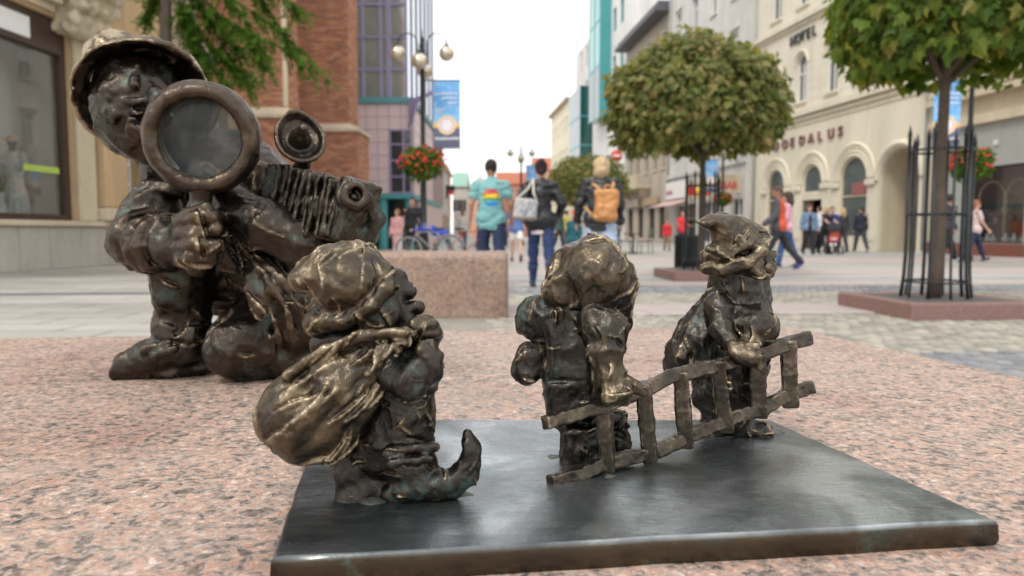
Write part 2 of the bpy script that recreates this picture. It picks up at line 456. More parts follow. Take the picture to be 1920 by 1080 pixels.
def frame(z, x=None):                                      # rotation matrix (columns = local axes) with given z axis
    z = np.array(z, float); z /= np.linalg.norm(z)
    x = np.array((1, 0, 0) if x is None else x, float); x = x - z * (x @ z)
    if np.linalg.norm(x) < 1e-3: x = np.cross(z, (0, 1, 0))
    x /= np.linalg.norm(x); return np.stack([x, np.cross(z, x), z], 1)
# ------------------------------------------------------------------ granite pedestal and bronze plate
Z1 = 0.58; ZP = Z1 + 0.017
def mk_granite(name, tint=1.0, sc=1.0):
    s = NT(name); v = s.coord('Object', (sc * 1.15, sc * 1.15, sc * 1.15), rot=(0, 0, .25))
    big = s.noise(v, 9, 5, .6); n1 = s.noise(v, 48, 9, .74, .9); n2 = s.noise(v, 125, 7, .75, .4)
    vc = s.voro(s.mix(.012, v, s.n('TexNoise').outputs['Color']), 210, 'SMOOTH_F1', 'Color'); sep = s.n('SeparateColor'); s.l(vc, sep.inputs['Color'])
    f = s.math('ADD', s.math('MULTIPLY', n1, .80), s.math('MULTIPLY', sep.outputs[0], .20))
    c = s.ramp(f, [(.36, (.020, .020, .023, 1)), (.42, (.085, .082, .085, 1)), (.455, (.26, .25, .245, 1)), (.485, (.47, .40, .355, 1)),
                   (.52, (.50, .335, .265, 1)), (.55, (.42, .20, .13, 1)), (.585, (.52, .38, .31, 1)), (.63, (.74, .71, .68, 1))])
    c2 = s.ramp(n2, [(.40, (.06, .06, .062, 1)), (.47, (.36, .335, .315, 1)), (.53, (.51, .34, .265, 1)), (.61, (.72, .67, .62, 1))])
    c = s.mix(s.ramp(big, [(.38, .30), (.66, .62)]), c, c2)
    dk = s.noise(v, 3.2, 6, .62); c = s.mix(s.ramp(dk, [(.5, 0.0), (.72, .38)]), c, (.30, .10, .075, 1), 'MULTIPLY')
    st = s.noise(s.coord('Object', (5, 5, 5), loc=(4, 2, 0)), 1.6, 4)
    c = s.mix(s.ramp(st, [(.52, 0.0), (.75, .30)]), c, (.42, .38, .35, 1))
    c = s.mix(1.0, c, (.88, .825, .765, 1), 'MULTIPLY')
    if tint != 1.0: c = s.mix(1.0, c, (tint, tint * .94, tint * .88, 1), 'MULTIPLY')
    s.out(c, s.ramp(n1, [(.3, .50), (.7, .74)]), 0.0, .4)
    s.bump(s.math('ADD', n1, s.math('MULTIPLY', n2, .6)), .35, .0016)
    return s.m
mk_granite('pink_granite'); mk_granite('granite_dull', .82, .55)

FR = G(1470, 609, Z1)[:2]; FLp = G(0, 633, Z1)[:2]; RN = G(1920, 706, Z1)[:2]
eL = (FLp - FR) / np.linalg.norm(FLp - FR); eN = (RN - FR) / np.linalg.norm(RN - FR)
c0 = FR; c1 = FR + eL * 2.3; c2 = c1 + eN * 2.1; c3 = FR + eN * 2.1
ctr = (c0 + c1 + c2 + c3) / 4
def inset(pts, d):
    o = []; n = len(pts)
    for i in range(n):
        a, b, c = pts[i-1], pts[i], pts[(i+1) % n]
        u = (b - a) / np.linalg.norm(b - a); v = (c - b) / np.linalg.norm(c - b)
        n1 = np.array((-u[1], u[0])); n2 = np.array((-v[1], v[0])); o.append(b + (n1 + n2) * d / (1 + n1 @ n2))
    return o
def chamfer_slab(m, poly, z0, z1, b, steps=3, wob=0.0, rng=None):
    rings = [(0.0, z0)] + [(b * (1 - math.cos(t)), z1 - b + b * math.sin(t)) for t in np.linspace(0, math.pi/2, steps + 1)]
    n = len(poly); vs = []
    for ins, z in rings:
        for p in (inset(poly, ins) if ins else poly): vs.append((p[0], p[1], z))
    fs = [list(range(n-1, -1, -1))] + [[r*n+i, r*n+(i+1) % n, (r+1)*n+(i+1) % n, (r+1)*n+i] for r in range(len(rings)-1) for i in range(n)]
    fs.append([(len(rings)-1)*n + i for i in range(n)])
    m.add(vs, fs)
m = MB(); chamfer_slab(m, [c0, c1, c2, c3], 0, Z1, .012)
pr = thing('granite_pedestal', 'large pink speckled granite block carrying the bronze dwarf figures', 'pedestal', (ctr[0], ctr[1], 0))
m.build('block', MAT['pink_granite'], pr, world=True)
# the ground joint under it
m = MB(); m.slab([c0 + (.03, .03), c1 + (-.03, .03), c2 + (-.03, -.03), c3 + (.03, -.03)], .0, .012); m.build('foot_joint', plain('mortar', (.25, .24, .22)), pr, world=True)

# ---- bronze
def mk_bronze(name, dark=(.050, .045, .039), warm=(.125, .097, .062), gold=(.30, .245, .165), base=0.0, rough=.33, verd=.5, bs=1.0):
    s = NT(name); v = s.coord('Object')
    n1 = s.noise(v, 45 * bs, 5, .6); n2 = s.noise(v, 190 * bs, 5, .65, .4); n3 = s.noise(v, 18 * bs, 4, .6); vo = s.noise(s.coord('Object', (1, 1, .45)), 330 * bs, 3, .6)
    at = s.n('Attribute'); at.attribute_name = 'wear'
    geo = s.n('NewGeometry'); pt = s.ramp(geo.outputs['Pointiness'], [(.50, 0.0), (.58, 1.0)])
    pts = s.n('SeparateColor'); s.l(pt, pts.inputs['Color'])
    wv = s.math('ADD', s.math('MULTIPLY', s.math('ADD', at.outputs['Fac'], base), s.ramp(n1, [(.36, .22), (.60, 1.15)])), s.math('MULTIPLY', pts.outputs[0], .48))
    wv = s.math('ADD', wv, s.math('MULTIPLY', s.math('SUBTRACT', n3, .5), .5), True)
    c = s.ramp(wv, [(.10, dark + (1,)), (.42, tuple((a*.55+b*.45) for a, b in zip(dark, warm)) + (1,)), (.70, warm + (1,)), (1.0, gold + (1,))])
    ve = s.ramp(s.math('MULTIPLY', s.noise(v, 26 * bs, 6, .7), s.math('SUBTRACT', 1.15, wv)), [(.60, 0.0), (.74, verd)])
    c = s.mix(ve, c, (.10, .17, .15, 1))
    s.out(c, s.math('ADD', s.ramp(n2, [(.3, rough - .09), (.7, rough + .12)]), s.math('MULTIPLY', ve, .3)), s.math('SUBTRACT', .93, s.math('MULTIPLY', ve, .7)), .5)
    ch = s.voro(s.mix(.02, s.coord('Object', (1, 1, .5), rot=(.3, .2, 0)), s.n('TexNoise').outputs['Color']), 130 * bs, 'F1', 'Distance'); chs = s.voro(s.coord('Object', (1, 1, .35), rot=(0, .5, .4)), 260 * bs, 'DISTANCE_TO_EDGE', 'Distance')
    s.bump(s.math('ADD', s.math('ADD', s.math('MULTIPLY', n2, .8), s.math('MULTIPLY', vo, .35)), s.math('ADD', s.math('MULTIPLY', n1, 1.0), s.math('SUBTRACT', s.math('MULTIPLY', ch, 1.1), s.math('MULTIPLY', s.ramp(chs, [(0, 1.0), (.05, 0.0)]), .25)))), .27, .0020 / bs)
    return s.m
mk_bronze('bronze'); mk_bronze('bronze_big', dark=(.056, .046, .037), warm=(.130, .095, .062), gold=(.36, .30, .21), verd=.5, bs=.62, rough=.33)
mk_bronze('bronze_ladder', base=.32, dark=(.045, .040, .034), warm=(.095, .077, .056), gold=(.20, .165, .12), rough=.31)

def mk_plate():
    s = NT('plate_bronze'); v = s.coord('Object'); st = s.coord('Object', (1, 2.4, 1), rot=(0, 0, .6)); st2 = s.coord('Object', (1, 9, 1), rot=(0, 0, -.5))
    n1 = s.noise(st, 26, 6, .65, 1.2); n2 = s.noise(v, 9, 5, .6, .5); n3 = s.noise(v, 260, 4, .7); n4 = s.noise(st2, 60, 5, .7, .6)
    c = s.ramp(n2, [(.36, (.075, .083, .09, 1)), (.5, (.20, .215, .225, 1)), (.64, (.46, .485, .49, 1))])
    c = s.mix(s.ramp(n1, [(.44, 0.0), (.68, .45)]), c, (.20, .25, .235, 1))
    geo = s.n('NewGeometry'); sx = s.n('SeparateXYZ'); s.l(geo.outputs['Normal'], sx.inputs['Vector'])
    side = s.ramp(sx.outputs['Z'], [(.3, 1.0), (.93, 0.0)])
    c = s.mix(side, c, s.ramp(n2, [(.3, (.045, .037, .028, 1)), (.55, (.085, .066, .045, 1)), (.72, (.06, .095, .08, 1))]))
    ve = s.noise(v, 34, 7, .72); c = s.mix(s.ramp(ve, [(.56, 0.0), (.70, .55)]), c, (.15, .25, .215, 1))
    s.out(c, s.math('ADD', s.ramp(n1, [(.3, .13), (.7, .27)]), s.math('MULTIPLY', n3, .08)), .84, .5)
    s.bump(s.math('ADD', s.math('ADD', s.math('MULTIPLY', n1, .8), s.math('MULTIPLY', n4, .45)), s.math('MULTIPLY', n3, .22)), .34, .0018)
    return s.m
mk_plate()
plain('seam_patina', (.10, .105, .088), .55, .25, var=.45, scale=60, bump=.5, bscale=260, bdist=.002)
q = [G(507, 1047, ZP)[:2], G(1872, 975, ZP)[:2], G(1446, 786, ZP)[:2], G(598, 786, ZP)[:2]]
rng = random.Random(5)
poly = []
for i in range(4):                                            # slightly uneven cast edges
    a, b = q[i], q[(i+1) % 4]; nrm = np.array((b[1]-a[1], a[0]-b[0])); nrm /= np.linalg.norm(nrm)
    for k in range(14): poly.append(a + (b - a) * k / 14 + nrm * (rng.uniform(-.0009, .0009) if k else 0))
plr = thing('bronze_plate', 'flat dark bronze base plate under the three small dwarfs', 'plate', ((q[0]+q[2])[0]/2, (q[0]+q[2])[1]/2, Z1))
nP = len(poly); pv = []; rings = [(0.0022, Z1 - .004), (-.0006, Z1 + .004), (0, ZP - .0032), (.0008, ZP - .001), (.003, ZP)]
for ins, z in rings:
    for p in inset(poly, ins): pv.append((p[0], p[1], z))
pf = [[r*nP+i, r*nP+(i+1) % nP, (r+1)*nP+(i+1) % nP, (r+1)*nP+i] for r in range(len(rings)-1) for i in range(nP)] + [[(len(rings)-1)*nP+i for i in range(nP)]]
m = MB(); m.smooth = True; m.add(pv, pf); m.sm[-1] = False; m.build('plate', MAT['plate_bronze'], plr, world=True)
# solder seams where the figures are fixed
def puddle(c, rx, ry, name='solder_seam', seed=0):
    k = Clay((c[0]-rx*1.3, c[1]-ry*1.3, ZP-.004), (c[0]+rx*1.3, c[1]+ry*1.3, ZP+.008), .0009)
    k.ell((c[0], c[1], ZP-.0012), (rx, ry, .0024), .001); k.rough(.0008, .008, seed, True)
    k.build(name, MAT['seam_patina'], plr)

# ------------------------------------------------------------------ figures are modelled where they stand; S gives a point, r a size, both in photo pixels
class Fig:
    def __init__(s, Y0): s.Y = Y0
    def p(s, px, py, dz=0.0): return P(px, py, s.Y + dz)
    def r(s, rp, dz=0.0): return rp * (s.Y + dz) / FPX
    def c(s, px, py, dz, rp): p = s.p(px, py, dz); return (p[0], p[1], p[2], s.r(rp, dz))
def bounds(F, x0, y0, x1, y1, za, zb, zmin):
    a = F.p(x0, y1, za); b = F.p(x1, y0, za); c = F.p(x0, y1, zb); d = F.p(x1, y0, zb)
    return (min(a[0], c[0]), F.Y + za, max(zmin, min(a[2], c[2]))), (max(b[0], d[0]), F.Y + zb, max(b[2], d[2]))
# ------------------------------------------------------------------ dwarf with the sack
F = Fig(.505)
base = F.p(720, 900); ra = thing('bronze_dwarf', 'small bronze dwarf in profile hauling a bulging sack over his shoulder', 'statue', (base[0], base[1], ZP), group='small bronze dwarfs on the plate')
lo, hi = bounds(F, 540, 440, 920, 965, -.062, .085, ZP - .002)
k = Clay(lo, hi, .0011)
def A(pts, kk=.004, **kw): k.chain([F.c(*q) for q in pts], kk, **kw)
# trunk, belly, breeches
A([(735, 640, .012, 52), (752, 700, .010, 66), (750, 735, .012, 62)], .006)
A([(752, 775, .010, 66), (748, 815, .010, 64), (740, 845, .012, 58)], .005)
A([(700, 690, .02, 55), (690, 780, .02, 55)], .006); A([(690, 630, .006, 44), (640, 640, .010, 34), (612, 650, .012, 28)], .008); A([(715, 815, .004, 50), (705, 850, .006, 44)], .006)
k.cap(F.p(690, 756, -.032), F.p(830, 748, -.03), F.r(5), F.r(5), .002, op='s')        # crease of the belt line
# arms: the near one folded up to the neck of the sack, the far fist above it
A([(720, 690, -.020, 38), (765, 715, -.026, 36), (798, 690, -.022, 30), (808, 668, -.018, 25)], .004)
A([(730, 650, .035, 36), (790, 650, .028, 30), (806, 622, .008, 25)], .004)
for i, (x, y) in enumerate(((793, 604), (808, 611), (815, 626), (806, 640))): A([(x - 16, y + 3, -.014, 10), (x + 2, y, -.010, 11.5), (x + 8, y + 3, .004, 9)], .0012, wear=.35)
for i, (x, y) in enumerate(((806, 655), (815, 668), (816, 684), (806, 696))): A([(x - 18, y + 1, -.028, 10), (x + 2, y, -.022, 11), (x + 7, y + 2, -.008, 9)], .0012, wear=.25)
# beard and face in profile, looking up to the right
A([(700, 560, .004, 58), (715, 585, .004, 50)], .006)
A([(735, 600, .004, 42), (762, 612, .004, 26), (790, 618, .002, 14)], .005)
A([(728, 520, .004, 20), (745, 518, .004, 13)], .003)                       # brow
A([(735, 535, .004, 20), (762, 547, .004, 13)], .003)                       # cheek bone, nose
A([(748, 553, .004, 15), (768, 548, .003, 11.5)], .002)
A([(745, 580, .004, 20), (783, 577, .003, 11), (788, 581, .003, 9)], .0025, wear=.15)  # moustache tip
k.ell(F.p(741, 534, -.014), (F.r(9), .006, F.r(6)), .001, op='s'); k.ell(F.p(742, 536, -.012), (F.r(6), .004, F.r(4)), .0008)
k.cap(F.p(742, 563, -.018), F.p(775, 565, -.01), F.r(3.5), F.r(3), .001, op='s')
# boots: a heavy shaft, a heel and a toe that curls up
A([(765, 842, .006, 50), (772, 872, .002, 46), (770, 905, .0, 42)], .004)
k.cap(F.p(728, 848, -.02), F.p(815, 838, -.012), F.r(12), F.r(10), .003); k.cap(F.p(735, 868, -.024), F.p(806, 861, -.018), F.r(9), F.r(8), .002)
A([(770, 915, -.004, 34), (820, 908, -.004, 28), (858, 897, -.004, 22), (882, 870, -.004, 18), (884, 838, -.004, 17), (876, 816, -.004, 10)], .003)
A([(735, 926, -.004, 20), (800, 933, -.004, 14), (850, 922, -.004, 13), (884, 893, -.004, 14), (893, 850, -.004, 8)], .002)
k.cap(F.p(850, 868, -.022), F.p(872, 826, -.014), F.r(7), F.r(4), .002, op='s')
A([(662, 850, .010, 40), (664, 885, .008, 38), (668, 925, .006, 36)], .003); A([(700, 915, .006, 34), (665, 930, .004, 34)], .004)
A([(700, 900, .055, 36), (760, 915, .055, 28), (820, 905, .055, 22)], .004); A([(700, 850, .045, 40), (705, 900, .05, 36)], .004)
k.rough(0.00068, .012, 3); k.rough(0.00045, .0075, 4, True); k.rough(0.00018, .0035, 14, True)
k.facets(.018, .0022, 1, (1, 1, 1.3)); k.strokes(110, .016, .0011, 1, (.5, 0, .5), .8); k.strokes(60, .012, .0008, 2, (1, 0, -.3), .4); k.floor(ZP - .0012)
# quilted coat: shallow cross lines
me = k.build('body', MAT['bronze'], ra)
# cap
k = Clay(*bounds(F, 540, 445, 745, 640, -.05, .06, ZP), .0011)
A([(700, 530, .004, 26), (690, 522, .004, 32), (672, 512, .004, 48)], .008, wear=.5)
k.ell(F.p(662, 528, .004), (F.r(74), .035, F.r(72)), .004, wear=.5)
A([(665, 506, .0, 50), (615, 508, -.006, 38), (575, 518, -.010, 24), (560, 523, -.012, 16)], .008, wear=.8)
A([(640, 570, .006, 55), (612, 595, .006, 38), (600, 608, .004, 26)], .006, wear=.08)
A([(588, 606, -.004, 24), (640, 604, -.018, 15), (694, 578, -.024, 12), (724, 540, -.020, 11), (731, 505, -.006, 11)], .004, wear=.4)
k.rough(0.00054, .011, 8); k.rough(0.00045, .007, 9, True); k.rough(0.00018, .003, 10, True)
k.facets(.022, .0024, 3, (.8, 1, 1.6)); k.strokes(45, .022, .0013, 3, (.1, 0, 1), .35, wear=.95); k.build('cap', MAT['bronze'], ra)
# sack (carried, so a thing of its own)
rs = thing('bronze_sack', 'bulging bronze sack with polished folds on the small dwarf\'s back', 'sack', tuple(F.p(600, 860, -.02)))
k = Clay(*bounds(F, 480, 595, 790, 880, -.075, .04, ZP), .0011)
A([(772, 628, -.016, 15), (735, 645, -.018, 24), (690, 680, -.020, 44), (640, 725, -.020, 72)], .006, wear=.6, folds=(11, .0050, .9, .3))
k.cap(F.c(640, 725, -.02, 1)[:3], F.c(588, 775, -.020, 1)[:3], F.r(76), F.r(86), .008, wear=.68, folds=(10, .0075, .5, 1.2))
k.ell(F.p(588, 778, -.016), (F.r(95), .033, F.r(82)), .010, wear=.42)
for (x0, y0, x1, y1, r_) in ((640, 712, 608, 800, 6), (672, 700, 650, 790, 6), (612, 690, 560, 770, 5)):
    k.cap(F.p(x0, y0, -.055), F.p(x1, y1, -.057), F.r(r_ * 1.0), F.r(r_ * .7), .003, op='s')
A([(540, 705, -.034, 10), (610, 655, -.036, 10), (690, 628, -.034, 9), (758, 622, -.030, 9)], .004, wear=.8)
A([(765, 640, -.026, 8), (720, 660, -.044, 8), (690, 700, -.054, 8)], .004, wear=.55)
k.rough(0.00059, .014, 18); k.rough(0.00045, .009, 19, True); k.rough(0.00018, .0032, 20, True)
k.facets(.030, .0022, 5, (1, 1, 1.5)); k.strokes(46, .036, .0019, 5, (.75, 0, .65), .22, wear=1.0); k.strokes(30, .018, .0011, 6, (.6, 0, .8), .3, wear=.9); k.build('sack', MAT['bronze'], rs)
puddle(F.p(690, 945), .034, .016, seed=2); puddle(F.p(820, 925, .004), .026, .010, seed=3)

# ------------------------------------------------------------------ dwarf at the front of the ladder, seen from behind
F = Fig(.598)
base = F.p(1090, 870); rb = thing('bronze_dwarf', 'small bronze dwarf with curled hair and pack holding the near ladder end', 'statue', (base[0], base[1], ZP), group='small bronze dwarfs on the plate')
k = Clay(*bounds(F, 940, 540, 1215, 885, -.075, .075, ZP - .002), .0012)
A([(1095, 600, .0, 58), (1090, 660, .0, 62), (1085, 715, .0, 60)], .006)
k.box(F.p(1066, 650, -.012), (F.r(42), .020, F.r(80)), .006, .006, rot=frame((.03, 0, 1)))
A([(1062, 742, .0, 37), (1110, 742, .004, 40)], .004); A([(1060, 775, .002, 36), (1105, 778, .004, 38)], .004)
k.box(F.p(1080, 735, -.002), (F.r(56), .028, F.r(38)), .006, .004)
A([(1088, 800, .0, 40), (1086, 850, .0, 36)], .003); A([(1070, 850, -.006, 24), (1076, 866, -.012, 20)], .003)
k.box(F.p(1090, 835, -.004), (F.r(38), .018, F.r(44)), .005, .003)
A([(1150, 790, .03, 26), (1158, 830, .03, 22), (1160, 838, .012, 18)], .004)
k.cap(F.p(1020, 716, -.03), F.p(1130, 712, -.035), F.r(4), F.r(4), .0015, op='s'); k.cap(F.p(1026, 790, -.035), F.p(1130, 786, -.03), F.r(6), F.r(6), .002, op='s')
# far arm and shoulder blob, flying coat tail
A([(1045, 600, -.006, 40), (1006, 592, -.010, 32), (998, 608, -.010, 30)], .010)
k.ell(F.p(992, 678, -.004), (F.r(34), .009, F.r(42)), .003, rot=frame((.5, .15, .9))); A([(1030, 640, -.004, 13), (1008, 660, -.004, 16)], .004); A([(1022, 655, -.004, 12), (990, 712, -.006, 12)], .004)
# near arm down to the rail
A([(1118, 598, -.030, 40), (1136, 620, -.038, 40), (1134, 662, -.044, 33), (1142, 700, -.048, 28)], .004, wear=.32)
A([(1140, 700, -.048, 27), (1156, 728, -.050, 27)], .004, wear=.55)
for i in range(4): A([(1138 + i * 13, 722 - i * 2, -.056, 10), (1140 + i * 13, 742 - i, -.060, 11), (1138 + i * 12, 756 - i, -.050, 9)], .0014, wear=.75)
A([(1170, 715, -.048, 13), (1192, 728, -.046, 11), (1204, 738, -.044, 8)], .002, wear=.6)
# neck, beard
A([(1110, 575, .0, 48), (1150, 585, .004, 34), (1165, 600, .006, 22)], .006)
k.rough(0.00063, .013, 23); k.rough(0.00059, .008, 24, True); k.rough(0.00023, .0036, 25, True); k.floor(ZP - .0012)
k.facets(.018, .0028, 7, (1, 1, 1.4)); k.strokes(80, .016, .0012, 7, (.2, 0, 1), .5); k.strokes(60, .014, .0010, 8, (1, 0, .1), .4); k.build('body', MAT['bronze'], rb)
k = Clay(*bounds(F, 1005, 425, 1205, 620, -.075, .06, ZP), .0012)
for (x_, y_, z_, rx_, ry_, rz_, tl, ww) in ((1082, 522, -.002, 58, .036, 76, -.30, .50), (1098, 512, -.004, 52, .043, 73, -.20, .62), (1116, 512, -.004, 46, .047, 70, -.10, .60), (1134, 518, -.004, 40, .046, 62, .05, .52), (1150, 530, -.002, 32, .040, 50, .2, .35)):    # overlapping locks
    k.ell(F.p(x_, y_, z_), (F.r(rx_), ry_, F.r(rz_)), .0012, wear=ww, rot=frame((-tl, .12, 1)))
A([(1052, 548, -.020, 33), (1055, 530, -.020, 32)], .003, wear=.55); A([(1054, 560, -.016, 26), (1072, 582, -.010, 26)], .006, wear=.1)
A([(1130, 552, -.010, 46), (1150, 564, -.004, 36), (1160, 590, .0, 24)], .006)
k.ell(F.p(1112, 556, -.050), (F.r(24), .008, F.r(14)), .004, op='s')
A([(1150, 478, -.02, 16), (1170, 505, -.024, 16), (1178, 535, -.022, 15), (1166, 560, -.026, 13)], .004, wear=.3)
A([(1132, 500, -.038, 15), (1146, 512, -.040, 14), (1140, 524, -.040, 10)], .002, wear=.5)   # ear
A([(1100, 560, -.030, 24), (1140, 552, -.034, 18), (1172, 545, -.030, 12)], .004, wear=.15)
k.rough(0.00054, .012, 33); k.rough(0.00059, .008, 34, True); k.rough(0.00023, .0034, 35, True)
k.facets(.024, .0014, 9); k.strokes(40, .034, .0019, 9, (.62, 0, .75), .25, wear=1.0); k.build('hair', MAT['bronze'], rb)
puddle(F.p(1095, 868), .030, .016, seed=5)

# ------------------------------------------------------------------ dwarf at the far end of the ladder
F = Fig(.672)
base = F.p(1370, 830); rc = thing('bronze_dwarf', 'small bronze dwarf in pointed cap gripping the far ladder end', 'statue', (base[0], base[1], ZP), group='small bronze dwarfs on the plate')
k = Clay(*bounds(F, 1232, 475, 1465, 850, -.085, .08, ZP - .002), .0013)
A([(1385, 515, .0, 54), (1384, 540, .0, 54)], .005)
A([(1385, 570, .0, 58), (1388, 620, .0, 58), (1378, 680, .0, 58), (1365, 735, .0, 54), (1362, 785, .0, 46)], .006)
A([(1345, 570, .0, 30), (1312, 630, .004, 42), (1286, 672, .006, 36), (1270, 690, .006, 20)], .008)
k.box(F.p(1300, 650, .004), (F.r(30), .022, F.r(44)), .008, .006, rot=frame((.55, 0, .83)))
A([(1345, 575, -.020, 26), (1352, 615, -.034, 22), (1368, 640, -.044, 18)], .003, wear=.15)
k.ell(F.p(1408, 612, -.022), (F.r(47), .026, F.r(42)), .004, wear=.22)
A([(1408, 636, -.036, 24), (1396, 655, -.046, 22)], .003, wear=.5)
for i in range(4): A([(1374 + i * 14, 646 + i * 2, -.052, 11), (1380 + i * 13, 664 + i * 2, -.060, 11), (1386 + i * 12, 679 + i * 2, -.052, 9)], .0015, wear=.72)
A([(1432, 478, .0, 20), (1437, 503, -.012, 13)], .003, wear=.4); k.ell(F.p(1436, 502, -.018), F.r(12), .002, wear=.6)
A([(1340, 700, .0, 30), (1320, 740, .0, 26)], .005)
A([(1345, 812, -.004, 22), (1380, 812, -.006, 24), (1428, 808, -.004, 20)], .004); A([(1330, 825, -.008, 14), (1440, 818, -.006, 12)], .003); A([(1360, 785, -.002, 40), (1365, 810, -.002, 28)], .004)
k.cap(F.p(1325, 546, -.035), F.p(1450, 548, -.03), F.r(6), F.r(6), .002, op='s'); k.cap(F.p(1330, 566, -.04), F.p(1440, 562, -.04), F.r(5), F.r(4), .002, op='s')
k.cap(F.p(1318, 600, -.03), F.p(1296, 680, -.02), F.r(6), F.r(5), .003, op='s'); k.cap(F.p(1340, 590, -.06), F.p(1352, 660, -.04), F.r(4), F.r(4), .002, op='s')
k.rough(0.00068, .014, 43); k.rough(0.00068, .009, 44, True); k.rough(0.00027, .004, 45, True); k.floor(ZP - .0012)
k.facets(.019, .0030, 11, (1, 1, 1.4)); k.strokes(90, .018, .0013, 11, (.35, 0, 1), .5); k.strokes(60, .015, .0010, 12, (1, 0, .1), .4); k.build('body', MAT['bronze'], rc)
k = Clay(*bounds(F, 1290, 395, 1465, 530, -.065, .06, ZP), .0012)
A([(1309, 415, -.008, 9), (1332, 418, -.006, 15), (1360, 430, -.002, 27), (1385, 455, .0, 44), (1384, 490, .0, 55)], .006, wear=.62)
k.lathe(F.p(1383, 492, .0), (.18, -.12, 1), [(-.004, F.r(52)), (.000, F.r(60)), (.004, F.r(54))], F.r(8), .004, wear=.6, wob=.006)
A([(1322, 500, -.022, 12), (1352, 506, -.032, 13), (1395, 496, -.034, 13), (1425, 472, -.026, 13), (1432, 450, -.008, 12)], .003, wear=.65)
A([(1330, 468, -.022, 8), (1360, 478, -.030, 9), (1400, 462, -.028, 9), (1418, 440, -.012, 8)], .003, wear=.5)
k.ell(F.p(1388, 452, -.030), (F.r(11), .004, F.r(13)), .001, wear=.75)
k.ell(F.p(1368, 455, -.034), (F.r(22), .006, F.r(18)), .004, op='s')
k.rough(0.00049, .012, 53); k.rough(0.00054, .008, 54, True); k.rough(0.00023, .0035, 55, True)
k.facets(.018, .0020, 13); k.strokes(36, .022, .0013, 13, (1, 0, .35), .35, wear=.95); k.build('pointed_cap', MAT['bronze'], rc)
puddle(F.p(1385, 828), .042, .020, seed=7)

# ------------------------------------------------------------------ ladder held by the two dwarfs
LA = lambda px: .530 + (px - 1025) / (1520 - 1025) * .128
def lp(px, py): return P(px, py, LA(px))
rl = thing('bronze_ladder', 'small bronze ladder with six rungs carried by two dwarfs', 'ladder', tuple(lp(1035, 920)))
def bar(name, pts, hw, hd, seed):
    """hand-cut square bar through photo points; hw half width in px, hd half depth in m"""
    pw = [lp(x, y) for x, y in pts]; lo_ = np.min(pw, 0) - .02; hi_ = np.max(pw, 0) + .02
    k = Clay(lo_, hi_, .0011)
    for i, (a, b) in enumerate(zip(pw[:-1], pw[1:])):
        t = (b - a) / np.linalg.norm(b - a); px = (pts[i][0] + pts[i+1][0]) / 2; r_ = hw * LA(px) / FPX
        dn = np.array((-.25, -.96, .1)); k.box((a + b) / 2, (r_, hd, np.linalg.norm(b - a) / 2 + .0012), .0014, .0016, rot=frame(t, np.cross(t, dn)), wear=.35)
    k.rough(0.00036, .010, seed); k.rough(0.00023, .004, seed + 1, True)
    k.facets(.012, .0012, seed + 5, (1, 1, 1)); k.build(name, MAT['bronze_ladder'], rl)
bar('rail', [(1024, 792), (1123, 764), (1215, 728), (1256, 706), (1347, 684), (1425, 664), (1466, 648), (1516, 634)], 13, .0052, 61)
bar('rail', [(1034, 904), (1085, 889), (1139, 868), (1230, 846), (1297, 815), (1383, 779), (1430, 765), (1470, 744), (1519, 727)], 13, .0052, 63)
for i, (x, a, b, x2) in enumerate(((1132, 757, 888, 1140), (1206, 722, 862, 1220), (1276, 698, 835, 1287), (1345, 677, 806, 1362), (1420, 664, 779, 1424), (1478, 640, 760, 1482))):
    bar('rung', [(x, a), ((x + x2) / 2 - 1, (a + b) / 2), (x2, b)], 14, .0074, 70 + 3 * i)
puddle(lp(1120, 893), .024, .009, seed=9)
# ------------------------------------------------------------------ the crouching detective
F = Fig(1.06)
base = F.p(400, 700); rd = thing('bronze_detective_dwarf', 'large crouching bronze dwarf in brimmed hat peering through a magnifying glass', 'statue', (base[0], base[1], Z1))
HB = .0023
k = Clay(*bounds(F, 175, 110, 735, 735, -.20, .19, Z1 - .004), HB)
def A(pts, kk=.008, **kw): k.chain([F.c(*q) for q in pts], kk, **kw)
# planted leg: shoe, ankle, shin, knee, thigh going back
A([(236, 684, -.05, 24), (290, 672, -.045, 36), (345, 648, -.03, 40), (365, 640, -.01, 42)], .010); A([(222, 697, -.055, 15), (300, 700, -.05, 17), (390, 690, -.02, 17)], .006)
A([(345, 640, -.02, 42), (345, 595, -.02, 47), (338, 545, -.03, 50), (330, 500, -.04, 54)], .010)
A([(330, 490, -.03, 55), (390, 500, .03, 70), (470, 540, .09, 75)], .016)
k.lathe(F.p(347, 622, -.02), (.1, .05, 1), [(-.004, F.r(52)), (.010, F.r(50))], F.r(6), .005)
A([(275, 655, -.075, 6), (318, 640, -.075, 6)], .004); A([(290, 668, -.08, 5), (330, 652, -.078, 5)], .004)
# kneeling leg: round knee in front, shin running back along the stone
A([(462, 640, -.065, 62), (448, 652, -.07, 62)], .010); A([(455, 645, -.06, 62), (510, 600, .0, 66), (540, 560, .06, 75)], .014)
A([(460, 662, -.055, 52), (540, 668, -.03, 48), (620, 672, .0, 46), (690, 680, .03, 40)], .012)
# trunk and shoulders
A([(520, 545, .06, 84), (480, 470, .05, 92), (430, 390, .04, 96), (400, 340, .05, 88)], .016)
A([(330, 335, .02, 52), (470, 330, .05, 60), (500, 350, .05, 52)], .016)
A([(300, 300, .02, 38), (312, 350, .02, 50)], .010)
